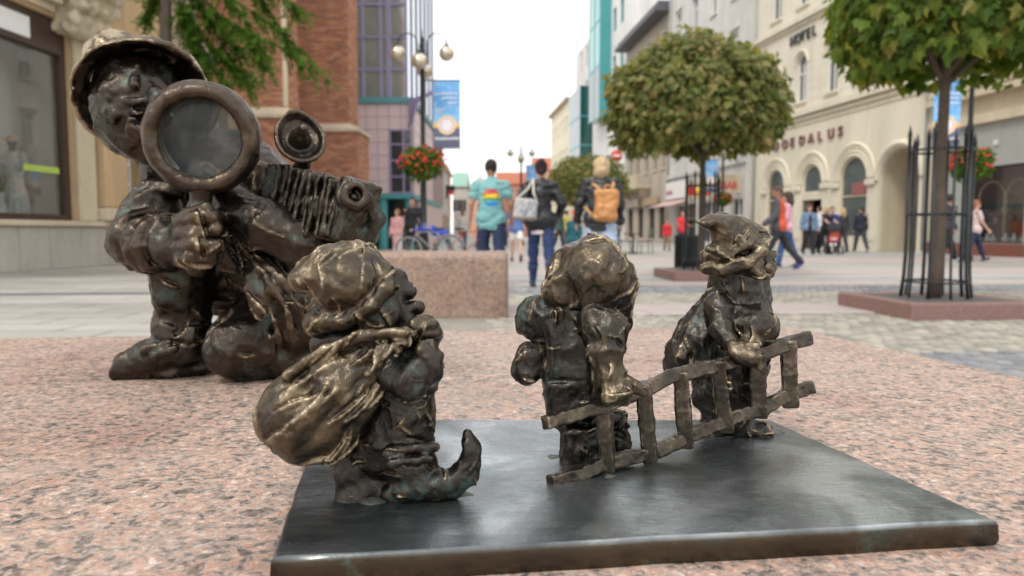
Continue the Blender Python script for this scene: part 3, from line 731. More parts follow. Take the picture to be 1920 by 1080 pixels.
# arm with the glass: shoulder, elbow pointing left, cuff rolls, fist
A([(330, 360, .01, 48), (288, 400, -.02, 50), (262, 445, -.05, 50)], .012)
A([(258, 450, -.055, 52), (285, 458, -.085, 48)], .008)
ax = F.p(330, 462, -.11) - F.p(255, 446, -.06)
for t, rr in ((.18, 50), (.42, 48), (.62, 47)): k.lathe(F.p(258 + t * 75, 447 + t * 14, -.06 - t * .05), ax, [(-.003, F.r(rr - 2)), (.003, F.r(rr - 2))], F.r(8), .004, wear=.18)
A([(318, 458, -.10, 42), (355, 455, -.115, 40), (372, 452, -.12, 38)], .008)
for i, (y, x1) in enumerate(((410, 404), (434, 411), (459, 408), (483, 398))):       # four fingers round the handle
    A([(338, y + 6, -.140, 15), (368, y, -.158, 15), (x1 - 8, y - 1, -.150, 14.5), (x1 + 1, y + 1, -.122, 13)], .0028, wear=.34)
k.ell(F.p(362, 411, -.146), (F.r(20), .013, F.r(16)), .004); k.ell(F.p(356, 480, -.144), (F.r(18), .013, F.r(18)), .004); k.ell(F.p(358, 446, -.142), (F.r(18), .012, F.r(30)), .004); A([(330, 430, -.13, 17), (352, 402, -.145, 15), (385, 388, -.15, 12)], .004, wear=.3)   # thumb
# the other arm reaching across to hold the camera
A([(490, 345, .03, 52), (455, 395, -.02, 48), (445, 420, -.03, 44)], .012)
A([(425, 385, -.080, 40), (500, 425, -.100, 46), (570, 462, -.095, 44), (625, 474, -.080, 34)], .007)
A([(620, 470, -.05, 32), (660, 462, -.05, 28), (690, 445, -.045, 22)], .008)
for i in range(4): A([(628 + i * 18, 470 - i * 7, -.075, 13), (640 + i * 17, 448 - i * 8, -.088, 12), (642 + i * 16, 430 - i * 8, -.080, 10)], .003)
# lapels and collar
k.ell(F.p(478, 355, -.05), (F.r(36), .012, F.r(50)), .006, rot=frame((.35, -.1, 1)), wear=.12); k.ell(F.p(310, 352, -.035), (F.r(44), .014, F.r(24)), .006, wear=.08)
A([(455, 330, -.05, 8), (500, 400, -.06, 8), (540, 440, -.06, 7)], .005, wear=.15)
# coat skirt with deep folds falling over the knee
A([(440, 450, -.05, 30), (490, 505, -.06, 42), (535, 560, -.05, 58), (560, 610, -.04, 58)], .010, folds=(9, .010, .5, .4))
for (x0, y0, x1, y1) in ((455, 470, 530, 640), (490, 480, 555, 640), (520, 495, 575, 630), (430, 480, 500, 600)): k.cap(F.p(x0, y0, -.10), F.p(x1, y1, -.108), F.r(7), F.r(8), .006, op='s')
for pts in (((448, 458, -.085, 8), (500, 520, -.108, 9), (540, 585, -.112, 9), (552, 636, -.104, 7)), ((462, 455, -.085, 8), (525, 520, -.106, 9), (562, 575, -.108, 9), (580, 622, -.100, 7)), ((442, 462, -.082, 7), (470, 535, -.108, 8), (490, 590, -.114, 8), (505, 632, -.108, 7))): A(list(pts), .005, wear=.3)
A([(436, 446, -.075, 7), (490, 530, -.105, 7), (512, 600, -.11, 7), (524, 640, -.10, 6)], .005, wear=.3)
# head
k.ell(F.p(275, 205, .0), (F.r(88), .085, F.r(98)), .008, rot=frame((-.25, .1, 1)))
A([(270, 262, -.035, 40), (300, 285, -.03, 30)], .010)                                          # cheek, jaw
A([(288, 175, -.085, 15), (306, 208, -.108, 17), (312, 226, -.112, 19)], .008)                   # nose
k.ell(F.p(268, 242, -.070), (F.r(26), .022, F.r(22)), .010)                                     # cheek ball
A([(225, 190, -.078, 9), (262, 190, -.092, 9), (290, 180, -.088, 8)], .005)                      # brow
k.ell(F.p(262, 212, -.096), (F.r(25), .016, F.r(11)), .004, op='s'); k.ell(F.p(264, 213, -.080), (F.r(15), .012, F.r(9)), .002); k.cap(F.p(246, 216, -.094), F.p(282, 212, -.094), F.r(2.6), F.r(2.6), .001, op='s')
A([(245, 224, -.090, 5), (280, 222, -.092, 5)], .003); k.cap(F.p(272, 265, -.09), F.p(310, 262, -.09), F.r(3.5), F.r(3.5), .002, op='s')
k.ell(F.p(325, 212, -.096), (F.r(16), .012, F.r(8)), .004, op='s')
for i, (x, y) in enumerate(((198, 165), (208, 185), (218, 176), (228, 196), (236, 172), (204, 205), (214, 215), (250, 160))):    # fringe
    A([(x + 10, y - 30, -.060, 10), (x + 2, y, -.080, 8), (x - 4, y + 26, -.072, 4)], .003)
m1 = k.field(.011, 63) ; k.D -= .0006 * (1.2 - 2.2 * np.abs(m1)); k.rough(0.00150, .026, 61); k.rough(0.00140, .018, 62, True); k.rough(0.00030, .005, 64, True)
k.facets(.036, .0042, 21, (1, 1, 1.5)); k.strokes(110, .040, .0024, 21, (.45, 0, -.8), .45, lo=(-9, 0, Z1), hi=(9, 9, F.p(300, 320)[2])); k.strokes(70, .026, .0018, 22, (1, 0, .1), .4, lo=(-9, 0, Z1), hi=(9, 9, F.p(300, 330)[2])); k.strokes(26, .018, .0012, 23, (.5, 0, 1), .6, lo=(-9, 0, F.p(300, 320)[2]), hi=(9, 9, 9)); k.floor(Z1 - .002)
k.build('body', MAT['bronze_big'], rd)
# hat: dented crown and a wide drooping brim seen from below
k = Clay(*bounds(F, 130, 45, 405, 305, -.17, .15, Z1), HB)
axis = np.array((.25, -.78, -.57)); axis /= np.linalg.norm(axis); hc = F.p(270, 190, -.030)
k.ell(hc - axis * .088, F.r(66), .01, wear=.7); A([(255, 130, .040, 58), (218, 116, .034, 52), (214, 108, .036, 47)], .012, wear=1.0); k.cap(F.p(206, 66, -.03), F.p(240, 84, -.02), F.r(7), F.r(9), .010, op='s'); k.cap(F.p(255, 66, .0), F.p(275, 72, .05), F.r(10), F.r(10), .012, op='s')
k.ell(hc + axis * .008, F.r(80), .004, op='s')
k.lathe(hc, axis, [(-.090, F.r(58)), (-.060, F.r(76)), (-.030, F.r(97)), (.0, F.r(115))], F.r(5), .006, wear=.9, wob=.009)
k.rough(0.00150, .03, 71); k.rough(0.00090, .015, 72, True); k.rough(0.00030, .006, 73, True)
k.facets(.040, .004, 23); k.strokes(40, .036, .0020, 24, (1, 0, .2), .6, wear=.9); k.build('hat', MAT['bronze_big'], rd)

# magnifying glass
F2 = Fig(.925); mc = F2.p(380, 259); ax = np.array((.20, -.97, -.14)); ax /= np.linalg.norm(ax)
rm = thing('magnifying_glass', 'round bronze magnifying glass with cloudy lens in the detective\'s fist', 'magnifying glass', tuple(F2.p(375, 400)))
k = Clay(*bounds(F2, 262, 142, 496, 376, -.05, .05, Z1), .0019)
k.lathe(mc, ax, [(-.016, F2.r(84)), (-.008, F2.r(90)), (.008, F2.r(90)), (.016, F2.r(84))], F2.r(14), .003, wear=.42)
k.lathe(mc + ax * .010, ax, [(0, F2.r(76)), (.004, F2.r(77))], F2.r(4), .002, wear=.0)
k.rough(0.00050, .02, 81); k.rough(0.00040, .009, 82, True); k.build('rim', MAT['bronze_big'], rm)
s = NT('cloudy_lens'); v = s.coord(); n = s.noise(v, 14, 3, .5, .3); n2 = s.noise(v, 90, 4, .6)
s.out(s.ramp(n, [(.35, (.40, .43, .43, 1)), (.65, (.58, .61, .60, 1))]), s.ramp(n, [(.35, .02), (.65, .16)]), 0.0, .6); s.b.inputs['Transmission Weight'].default_value = .93; s.b.inputs['IOR'].default_value = 1.25; s.bump(n, .10, .01)
m = MB(); m.smooth = True; fr = frame(ax); RL = F2.r(80); vs = []
for sgn in (1, -1):
    for i in range(9):
        for j in range(36):
            a = 2 * math.pi * j / 36; rr = RL * i / 8; vs.append(mc + fr @ np.array((rr * math.cos(a), rr * math.sin(a), sgn * (.0015 + .007 * (1 - (i / 8) ** 2)))))
fs = [[b + i*36+j, b + (i+1)*36+j, b + (i+1)*36+(j+1) % 36, b + i*36+(j+1) % 36] for b in (0,) for i in range(8) for j in range(36)]
fs += [[324 + i*36+(j+1) % 36, 324 + (i+1)*36+(j+1) % 36, 324 + (i+1)*36+j, 324 + i*36+j] for i in range(8) for j in range(36)]
fs += [[8*36+j, 324+8*36+j, 324+8*36+(j+1) % 36, 8*36+(j+1) % 36] for j in range(36)]
m.add(vs, fs); m.build('lens', MAT['cloudy_lens'], rm, world=True)
k = Clay(*bounds(F2, 335, 340, 425, 520, -.05, .05, Z1), .0019)
k.chain([F2.c(378, 356, .0, 24), F2.c(376, 378, .0, 17), F2.c(374, 400, .0, 24), F2.c(372, 440, .0, 22), F2.c(368, 500, .0, 20)], .005)
k.rough(0.00060, .014, 84, True); k.build('handle', MAT['bronze_big'], rm)

# folding camera with a dish flash
F3 = Fig(.985)
rk = thing('bronze_folding_camera', 'bronze vintage bellows camera with dish flash held at detective\'s chest', 'camera', tuple(F3.p(600, 460)))
ca = F3.p(552, 384, .02); cb = F3.p(662, 398, -.05); t = (cb - ca) / np.linalg.norm(cb - ca); L = np.linalg.norm(cb - ca)
up = np.array((.30, .0, 1)); xr = np.cross(up, t); fr = frame(t, xr)
bd = bounds(F3, 490, 285, 730, 490, -.13, .10, Z1)
k = Clay(*bd, .0019); k.box(ca - t * .010, (F3.r(56), F3.r(70), .014), .006, .004, rot=fr); k.facets(.022, .005, 25); k.rough(0.00080, .016, 91, True); k.build('camera_body', MAT['bronze_big'], rk)
k = Clay(*bd, .0017)
jr = random.Random(4)
for i in range(9): k.box(ca + t * (.010 + (L - .018) * i / 8) + np.array((0, 0, jr.uniform(-.002, .002))), (F3.r(51 - i * 1.6 + jr.uniform(-3, 2)), F3.r(66 - i * 2.0 + jr.uniform(-4, 3)), .0032), .002, .0028, rot=frame(t + np.array((jr.uniform(-.08, .08), 0, jr.uniform(-.08, .08))), xr))
k.cap(ca, cb, F3.r(42), F3.r(32), .004); k.rough(0.00070, .014, 92); k.rough(0.00040, .006, 93, True); k.facets(.016, .0030, 26); k.build('bellows', MAT['bronze_big'], rk)
k = Clay(*bd, .0017); k.box(cb + t * .006, (F3.r(40), F3.r(57), .011), .005, .004, rot=fr)
lc = F3.p(664, 368, -.075); la = np.array((.45, -.85, .12)); la /= np.linalg.norm(la)
k.lathe(lc, la, [(-.02, F3.r(19)), (.004, F3.r(19)), (.007, F3.r(17))], F3.r(6), .002, wear=.15); k.lathe(lc, la, [(-.004, 0), (-.004, F3.r(16))], .002, .001); k.ell(lc - la * .001, F3.r(9), .001)
k.lathe(lc - la * .01, la, [(0, F3.r(25)), (.006, F3.r(25))], F3.r(4), .002)
k.chain([F3.c(690, 372, -.06, 12), F3.c(706, 412, -.05, 14), F3.c(690, 448, -.04, 16)], .006); k.rough(0.00050, .010, 94, True); k.facets(.018, .0030, 27); k.build('lens_board', MAT['bronze_big'], rk)
k = Clay(*bounds(F3, 495, 195, 640, 350, -.10, .10, Z1), .0017); dc = F3.p(562, 262, .0); da = np.array((.40, -.82, .38)); da /= np.linalg.norm(da)
k.lathe(dc, da, [(-.008, 0), (-.006, F3.r(24)), (-.001, F3.r(42)), (.007, F3.r(50))], F3.r(4.5), .003, wear=.22, wob=.004, squash=.86)
k.chain([(*(dc - da * .008), F3.r(24)), (*(dc + da * .010), F3.r(15)), (*(dc + da * .030), F3.r(7))], .004, wear=.3)
k.chain([F3.c(572, 300, .0, 12), F3.c(560, 330, .01, 18), F3.c(545, 350, .01, 20)], .006); k.rough(0.00060, .012, 95, True); k.build('flash_dish', MAT['bronze_big'], rk)
# ------------------------------------------------------------------ ground, paving
def mk_ground():
    s = NT('plaza_slabs'); v = s.coord('Object')
    br = s.n('TexBrick'); br.inputs['Scale'].default_value = 1.0; br.inputs['Brick Width'].default_value = .9; br.inputs['Row Height'].default_value = .45
    br.inputs['Mortar Size'].default_value = .012; br.inputs['Color1'].default_value = (.50, .49, .46, 1); br.inputs['Color2'].default_value = (.56, .55, .52, 1); br.inputs['Mortar'].default_value = (.20, .19, .18, 1)
    s.l(v, br.inputs['Vector'])
    n1 = s.noise(s.coord('Object', (.35, 1, 1)), .9, 6, .62); n2 = s.noise(v, 30, 5, .7); n3 = s.noise(s.coord('Object', (.22, 1, 1)), .42, 4, .6)
    c = s.mix(.75, br.outputs['Color'], s.ramp(n1, [(.32, (.36, .34, .30, 1)), (.55, (.60, .59, .56, 1)), (.72, (.67, .66, .64, 1))]), 'MULTIPLY')
    c = s.mix(s.ramp(n3, [(.52, 0.0), (.62, .55)]), c, (.52, .46, .42, 1)); c = s.mix(.25, c, s.ramp(n2, [(.3, .25), (.7, .95)]), 'OVERLAY')
    c = s.mix(1.0, c, (1.0, 1.0, .985, 1), 'MULTIPLY')
    s.out(c, s.ramp(n1, [(.3, .5), (.7, .7)])); s.bump(s.math('ADD', n2, br.outputs['Fac']), .2, .006); return s.m
mk_ground()
m = MB(); m.add([(-600, -300, 0), (600, -300, 0), (600, 900, 0), (-600, 900, 0)], [(0, 1, 2, 3)]); m.build('ground', MAT['plaza_slabs'], kind='structure')
SD = np.array((-.075, 1.0)); SD /= np.linalg.norm(SD); SR = np.array((SD[1], -SD[0]))         # street direction and its right
def strip(name, mat, x0, x1, y0, y1, z, **kw):
    pts = [np.array((0, 0)) + SR * a + SD * b for a, b in ((x0, y0), (x1, y0), (x1, y1), (x0, y1))]
    mm = MB(); mm.add([(p[0], p[1], z) for p in pts], [(0, 1, 2, 3)]); return mm.build(name, mat, kind='structure', **kw)
plain('dark_asphalt', (.13, .135, .15), .7, var=.3, scale=2, bscale=25); plain('pink_slab', (.41, .355, .33), .65, var=.16, scale=1.4, bscale=40)
plain('pale_slab', (.58, .56, .52), .65, var=.15, scale=1.2, bscale=30); plain('grey_slab', (.36, .36, .36), .65, var=.2, scale=1.2, bscale=30)
strip('gutter', MAT['dark_asphalt'], -14, -3.2, 9.6, 9.95, .004)
strip('path', MAT['pink_slab'], .2, 60, 10.6, 11.3, .004); strip('path', MAT['pink_slab'], -1, 60, 13.2, 15.4, .004); strip('path', MAT['pink_slab'], -1, 60, 18.0, 22.0, .004)
strip('path', MAT['grey_slab'], -.5, 60, 12.0, 12.8, .004)
strip('pavement', MAT['grey_slab'], 9.5, 40, 23.2, 26.0, .004)
strip('path', MAT['pale_slab'], -1.4, 2.6, 9.9, 10.15, .008)
# setts: cream and dark fields of small cobbles, real stones near the camera
def setts(name, mat, x0, x1, y0, y1, st, label, seed, skip=None):
    rg = np.random.default_rng(seed); us = np.arange(x0, x1, st); vs_ = np.arange(y0, y1, st)
    U, V = np.meshgrid(us, vs_); U = (U + (np.arange(len(vs_)) % 2)[:, None] * st * .5).ravel(); V = V.ravel(); n = len(U)
    U = U + rg.uniform(-.1, .1, n) * st; V = V + rg.uniform(-.08, .08, n) * st
    cx = SR[0] * U + SD[0] * V; cy = SR[1] * U + SD[1] * V
    a = rg.uniform(-.12, .12, n) + math.atan2(SR[1], SR[0]); h = st * .46 * rg.uniform(.9, 1.0, n); zt = .012 + rg.uniform(-.003, .003, n); ti = rg.uniform(-.006, .006, (n, 4))
    vv = np.zeros((n, 8, 3), np.float32)
    for i, (sx, sy) in enumerate(((-1, -1), (1, -1), (1, 1), (-1, 1))):
        for lv, (f, z) in enumerate(((1.0, .0 * zt), (.80, zt + ti[:, i] * .4))):
            dx, dy = sx * h * f, sy * h * f
            vv[:, lv*4+i, 0] = cx + dx*np.cos(a) - dy*np.sin(a); vv[:, lv*4+i, 1] = cy + dx*np.sin(a) + dy*np.cos(a); vv[:, lv*4+i, 2] = z
    q = np.array([(4,5,6,7),(0,1,5,4),(1,2,6,5),(2,3,7,6),(3,0,4,7)]); F = (np.arange(n)[:, None, None] * 8 + q[None]).reshape(-1, 4)
    me = npmesh(name, vv.reshape(-1, 3), F, smooth=False)
    at = me.attributes.new('tint', 'FLOAT', 'POINT'); at.data.foreach_set('value', np.repeat(rg.uniform(0, 1, n), 8).astype(np.float32))
    return link_mesh(name, me, mat, None, label, 'cobblestones', kind='stuff')
def tinted(name, stops, rough=.7, bump=.2, bs=60):
    s = NT(name); at = s.n('Attribute'); at.attribute_name = 'tint'; n = s.noise(s.coord(), bs, 4, .6)
    c = s.ramp(at.outputs['Fac'], stops); c = s.mix(.35, c, s.ramp(n, [(.3, .3), (.7, .8)]), 'OVERLAY'); s.out(c, rough); s.bump(n, bump, .004); return s.m
tinted('sett_cream', [(0, (.23, .21, .175, 1)), (.5, (.33, .305, .25, 1)), (.85, (.41, .385, .325, 1)), (1, (.20, .195, .18, 1))])
tinted('sett_dark', [(0, (.15, .155, .165, 1)), (.5, (.21, .215, .225, 1)), (1, (.30, .29, .28, 1))])
strip('path', plain('sett_bed', (.26, .24, .20), .8), -1.2, 12, 3.7, 10.45, .004)
strip('path', MAT['sett_bed'], -1.2, 12, 2.0, 3.7, .006)
setts('cobblestones', MAT['sett_cream'], .3, 9, 4.55, 6.75, .105, 'cream cobblestones just behind the granite pedestal', 1)
setts('cobblestones', MAT['sett_cream'], -1.0, 9, 7.7, 9.25, .105, 'cream cobblestones between the pink slab path and the dark band', 2)
setts('cobblestones', MAT['sett_dark'], -1.0, 9, 9.25, 10.4, .105, 'dark grey cobblestone band crossing the plaza', 3)
setts('cobblestones', MAT['sett_dark'], .3, 9, 3.75, 4.55, .105, 'dark grey cobblestone band beside the pedestal', 4)
pth = strip('pink_path', MAT['sett_bed'], -1.2, 12, 6.75, 7.7, .008)
sl = MB(); sl.bbox(-.295, .295, -.232, .232, 0, .022, .006); sme = sl.mesh('paving_slab'); sme.materials.append(MAT['pink_slab'])
for r_ in range(2):
    for i in range(20):
        o = bpy.data.objects.new('paving_slab', sme); COL.objects.link(o); u = -.9 + i * .6 + .3 * r_; vv_ = 6.99 + r_ * .474
        p = SR * u + SD * vv_; o.location = (p[0], p[1], .002 + random.Random(i + 50 * r_).uniform(0, .002)); o.rotation_euler = (0, 0, math.atan2(SR[1], SR[0])); o.parent = pth

# ------------------------------------------------------------------ second granite block
b0 = G(725, 598); b1_ = G(952, 598); 
bl = thing('granite_block', 'rounded pink granite seating block behind the sack dwarf', 'block', (b0[0] + .5, b0[1] + .5, 0))
x0 = G(600, 598)[0]; x1 = b1_[0]; yb = b0[1]
k = Clay((x0 - .05, yb - .05, -.02), (x1 + .05, yb + .95, .66), .018)
k.box(((x0 + x1) / 2, yb + .45, .28), ((x1 - x0) / 2, .45, .312), .055, .001); k.rough(.002, .12, 4); k.build('block', MAT['granite_dull'], bl)
m = MB(); m.box(x0 + .02, x1 - .02, yb + .02, yb + .88, 0, .03); m.build('foot_joint', MAT['mortar'], bl, world=True)

# ------------------------------------------------------------------ facade tools: local x along the front, -y towards the street, z up
def facade_root(name, label, p, q, cat='building', **kw):     # p left end, q right end as seen from the street
    a = math.atan2(q[1] - p[1], q[0] - p[0]); return thing(name, label, cat, (p[0], p[1], 0), a, **kw), math.hypot(q[0]-p[0], q[1]-p[1])
def wall(root, mat, u0, u1, z0, z1, ops=(), dep=.30, back=8.0, name='wall', y=0.0, sides=True):
    """front with real openings; ops (a, b, c, d, arch) arch=True: half circle above d"""
    m = MB(); xs = {u0, u1}; zs = {z0, z1}
    full = []
    for (a, b, c, d, ar) in ops:
        top = d + (b - a) / 2 if ar else d
        full.append((a, b, c, top)); xs |= {a, b}; zs |= {c, top}
    xs = sorted(x for x in xs if u0 <= x <= u1); zs = sorted(z for z in zs if z0 <= z <= z1)
    for i in range(len(xs) - 1):
        for j in range(len(zs) - 1):
            cx, cz = (xs[i] + xs[i+1]) / 2, (zs[j] + zs[j+1]) / 2
            if any(a < cx < b and c < cz < d for a, b, c, d in full): continue
            m.add([(xs[i], y, zs[j]), (xs[i+1], y, zs[j]), (xs[i+1], y, zs[j+1]), (xs[i], y, zs[j+1])], [(0, 1, 2, 3)])
    for (a, b, c, d, ar) in ops:
        m.add([(a, y, c), (a, y + dep, c), (a, y + dep, d), (a, y, d)], [(0, 1, 2, 3)]); m.add([(b, y, c), (b, y + dep, c), (b, y + dep, d), (b, y, d)], [(3, 2, 1, 0)])
        m.add([(a, y, c), (b, y, c), (b, y + dep, c), (a, y + dep, c)], [(0, 1, 2, 3)])
        if ar:
            n = 20; r_ = (b - a) / 2; cx = (a + b) / 2; top = d + r_
            P_ = [(cx - r_ * math.cos(math.pi * t / n), d + r_ * math.sin(math.pi * t / n)) for t in range(n + 1)]
            for (x0_, z0_), (x1_, z1_) in zip(P_[:-1], P_[1:]):
                m.add([(x0_, y, z0_), (x1_, y, z1_), (x1_, y, top), (x0_, y, top)], [(0, 1, 2, 3)])
                m.add([(x0_, y, z0_), (x0_, y + dep, z0_), (x1_, y + dep, z1_), (x1_, y, z1_)], [(0, 1, 2, 3)])
        else: m.add([(a, y, d), (a, y + dep, d), (b, y + dep, d), (b, y, d)], [(0, 1, 2, 3)])
    if sides:
        m.add([(u0, y, z0), (u0, back, z0), (u0, back, z1), (u0, y, z1)], [(3, 2, 1, 0)]); m.add([(u1, y, z0), (u1, back, z0), (u1, back, z1), (u1, y, z1)], [(0, 1, 2, 3)])
        m.add([(u0, y, z1), (u1, y, z1), (u1, back, z1), (u0, back, z1)], [(0, 1, 2, 3)]); m.add([(u0, back, z0), (u1, back, z0), (u1, back, z1), (u0, back, z1)], [(1, 0, 3, 2)])
    return m.build(name, mat, root)
def window(root, a, b, c, d, fr, pane, arch=False, dep=.22, y=0.0, mull=1, trans=(), fw=.07, sill=None):
    m = MB(); m.add([(a, y + dep, c), (b, y + dep, c), (b, y + dep, d), (a, y + dep, d)], [(0, 1, 2, 3)])
    if arch:
        n = 20; r_ = (b - a) / 2; cx = (a + b) / 2; m.add([(cx - r_ * math.cos(math.pi * t / n), y + dep, d + r_ * math.sin(math.pi * t / n)) for t in range(n + 1)], [list(range(n, -1, -1))])
    wn = m.build('window', pane, root)
    f = MB(); y0, y1 = y + dep - .06, y + dep - .005
    f.box(a, a + fw, y0, y1, c, d); f.box(b - fw, b, y0, y1, c, d); f.box(a + fw, b - fw, y0, y1, c, c + fw)
    if not arch: f.box(a + fw, b - fw, y0, y1, d - fw, d)
    else:
        r_ = (b - a) / 2; cx = (a + b) / 2; pts = [(cx - (r_ - fw / 2) * math.cos(math.pi * t / 14), (y0 + y1) / 2, d + (r_ - fw / 2) * math.sin(math.pi * t / 14)) for t in range(15)]; f.tube(pts, fw / 2, 5, False)
    for i in range(1, mull + 1): x = a + (b - a) * i / (mull + 1); f.box(x - fw / 2, x + fw / 2, y0 + .004, y1, c + fw, d - (0 if arch else fw))
    for t in trans: f.box(a + fw, b - fw, y0 + .002, y1, t - fw / 2, t + fw / 2)
    f.build('frame', fr, wn)
    if sill is not None: MB().box(a - .12, b + .12, y - .10, y + dep - .07, c - .12, c - .003).build('sill', sill, wn)
    return wn
def lettering(root, txt, mat, u, z, size, y, spacing=1.0, depth=.03, name='lettering', kind=None, sx=1.0):
    cu = bpy.data.curves.new('t', 'FONT'); cu.body = txt; cu.size = size; cu.space_character = spacing; cu.extrude = depth; cu.align_x = 'LEFT'; cu.offset = .012 * size
    o = bpy.data.objects.new('t', cu); COL.objects.link(o); me = bpy.data.meshes.new_from_object(o); bpy.data.objects.remove(o)
    me.transform(Matrix.Translation((u, y, z)) @ Matrix.Rotation(R(90), 4, 'X') @ Matrix.Diagonal((sx, 1, 1, 1))); me.materials.clear()
    return link_mesh(name, me, mat, root)

def mk_plaster(name, c, course=0.0, var=.10, rough=.75):
    s = NT(name); v = s.coord(); n1 = s.noise(s.coord('Object', (1, 1, .35)), .7, 6, .62); n2 = s.noise(v, 18, 5, .65)
    col = s.ramp(n1, [(.28, tuple(x * (1 - var * 1.6) for x in c) + (1,)), (.6, tuple(c) + (1,)), (.8, tuple(min(.85, x * (1 + var)) for x in c) + (1,))])
    col = s.mix(.18, col, s.ramp(n2, [(.3, .25), (.7, .8)]), 'OVERLAY'); h = n2
    if course:
        sx = s.n('SeparateXYZ'); s.l(v, sx.inputs['Vector']); fr = s.math('FRACT', s.math('DIVIDE', sx.outputs['Z'], course)); g = s.ramp(fr, [(.0, 0.0), (.06, 1.0), (.94, 1.0), (1.0, 0.0)])
        h = s.math('ADD', s.math('MULTIPLY', n2, .15), g)
    sk = s.noise(s.coord('Object', (1, 1, .10)), 2.6, 6, .65); col = s.mix(s.ramp(sk, [(.52, 0.0), (.74, .34)]), col, tuple(x * .52 for x in c) + (1,)); s.out(col, rough); s.bump(h, .5 if course else .2, .03 if course else .008); return s.m
mk_plaster('hotel_cream', (.74, .68, .54)); mk_plaster('hotel_courses', (.76, .71, .58), .46); mk_plaster('plaster_white', (.66, .64, .61), var=.16); mk_plaster('plaster_tan', (.50, .43, .35), var=.18)
mk_plaster('plaster_grey', (.36, .375, .345)); mk_plaster('sand_stone', (.60, .43, .24), var=.20); mk_plaster('pale_stone', (.63, .54, .39), var=.16); mk_plaster('panel_white', (.70, .69, .67), 1.1); mk_plaster('cream_far', (.72, .67, .50)); mk_plaster('base_stone', (.46, .43, .37), var=.16)
plain('white_paint', (.78, .78, .76), .45, var=.05); plain('dark_brown_wood', (.055, .033, .024), .4, var=.25); plain('purple_paint', (.30, .26, .42), .4, var=.1); plain('teal_paint', (.07, .33, .35), .4, var=.12)
plain('black_iron', (.022, .026, .028), .42, .35, var=.2, bscale=90, bdist=.001); plain('red_paint', (.62, .045, .04), .4, var=.08); plain('yellow_paint', (.85, .55, .05), .4, var=.08); plain('bronze_letter', (.20, .075, .085), .4, .2); plain('black_letter', (.03, .03, .03), .4)
plain('red_brown_stone', (.20, .075, .05), .45, var=.2); plain('dark_roof', (.10, .10, .11), .6)
glassy('dark_glass', (.045, .055, .06, 1)); glassy('grey_glass', (.11, .14, .15, 1), .05); glassy('teal_glass', (.08, .40, .37, 1), .08, .9, .45); glassy('deep_teal_glass', (.012, .09, .08, 1), .08, .9); glassy('pale_glass', (.62, .72, .70, 1), .05, .9, .75)

# ------------------------------------------------------------------ the hotel on the right
hL = (13.13, 40.8); hd = np.array((.1416, -.98993)); hR = np.array(hL) + hd * 13.75
H, HW = facade_root('hotel_building', 'cream hotel with round arches and lettering on its front', hL, hR)
AR = [(1.55, 3.3), (4.95, 6.7), (8.15, 10.05)]
ops = [(1.55, 3.3, .55, 3.05, True), (4.95, 6.7, .0, 3.05, True), (8.15, 10.05, .55, 3.0, True), (10.85, 13.2, .0, 2.85, True)]
up = [(x - .45, x + .45, 7.0, 8.75, True) for x in (2.0, 4.6, 7.2, 9.8, 12.3)]; up2 = [(x - .5, x + .5, 11.5, 14.0, False) for x in (2.0, 4.6, 7.2, 9.8, 12.3)]
wall(H, MAT['hotel_cream'], 0, 13.75, 0, 6.3, ops, .16, 9, sides=True)
wall(H, MAT['hotel_courses'], 0, 13.75, 6.302, 18, up + up2, .25, 9)
for (z, h_, o_) in ((6.05, .16, .10), (6.28, .24, .24), (5.85, .07, .05), (10.55, .14, .10), (10.72, .22, .22), (14.6, .15, .12)):
    MB().box(-.02, 13.77, -o_, -.002, z, z + h_).build('cornice', MAT['hotel_cream'], H)
for i, (a, b) in enumerate(AR + [(10.85, 13.2)]):
    cx, r_, sp = (a + b) / 2, (b - a) / 2, (3.05, 3.05, 3.0, 2.85)[i]
    m = MB()
    for off, th in (((.06, .07), (.22, .07), (.38, .06), (.52, .09)) if i < 3 else ((.16, .12),)):
        m.tube([(cx - (r_ + off) * math.cos(math.pi * t / 24), -.01, sp + (r_ + off) * math.sin(math.pi * t / 24)) for t in range(25)], th, 6, False)
    m.build('arch_moulding', MAT['hotel_cream'], H)
    if i < 3:
        for x in (a - .32, b + .32): MB().bbox(x - .30, x + .30, -.16, -.003, sp - .32, sp - .08, .03).build('impost', MAT['hotel_cream'], H); MB().box(x - .26, x + .26, -.035, -.002, .42, sp - .34).build('pilaster', MAT['hotel_courses'], H)
for (x0_, x1_) in ((0, .94), (3.8, 4.3), (7.3, 7.6)): MB().box(x0_, x1_, -.10, -.003, 0, .40).build('plinth', MAT['base_stone'], H)
window(H, 1.55, 3.3, .55, 3.05, MAT['pale_stone'], MAT['grey_glass'], True, .12, mull=0, trans=(2.4,)); 
window(H, 4.95, 6.7, 2.55, 3.05, MAT['hotel_cream'], MAT['grey_glass'], True, .12, mull=0, fw=.12)
window(H, 8.15, 10.05, .55, 3.0, MAT['pale_stone'], MAT['grey_glass'], True, .12, mull=0, trans=(2.3,))
MB().box(4.95, 6.7, .03, .15, 2.28, 2.54).build('door_lintel', MAT['hotel_cream'], H)
m = MB(); m.box(4.96, 5.8, .10, .15, .0, 2.27); d_ = m.build('door', MAT['dark_brown_wood'], H); MB().box(5.1, 5.66, .085, .098, .9, 2.1).build('pane', MAT['grey_glass'], d_)
m = MB(); m.box(5.82, 6.69, .5, .55, .0, 2.27); m.build('doorway', MAT['dark_glass'], H)
m = MB(); m.box(10.85, 13.2, 5.4, 5.5, 0, 4.2); m.build('passage_end', MAT['plaster_grey'], H)
m = MB(); n = 16
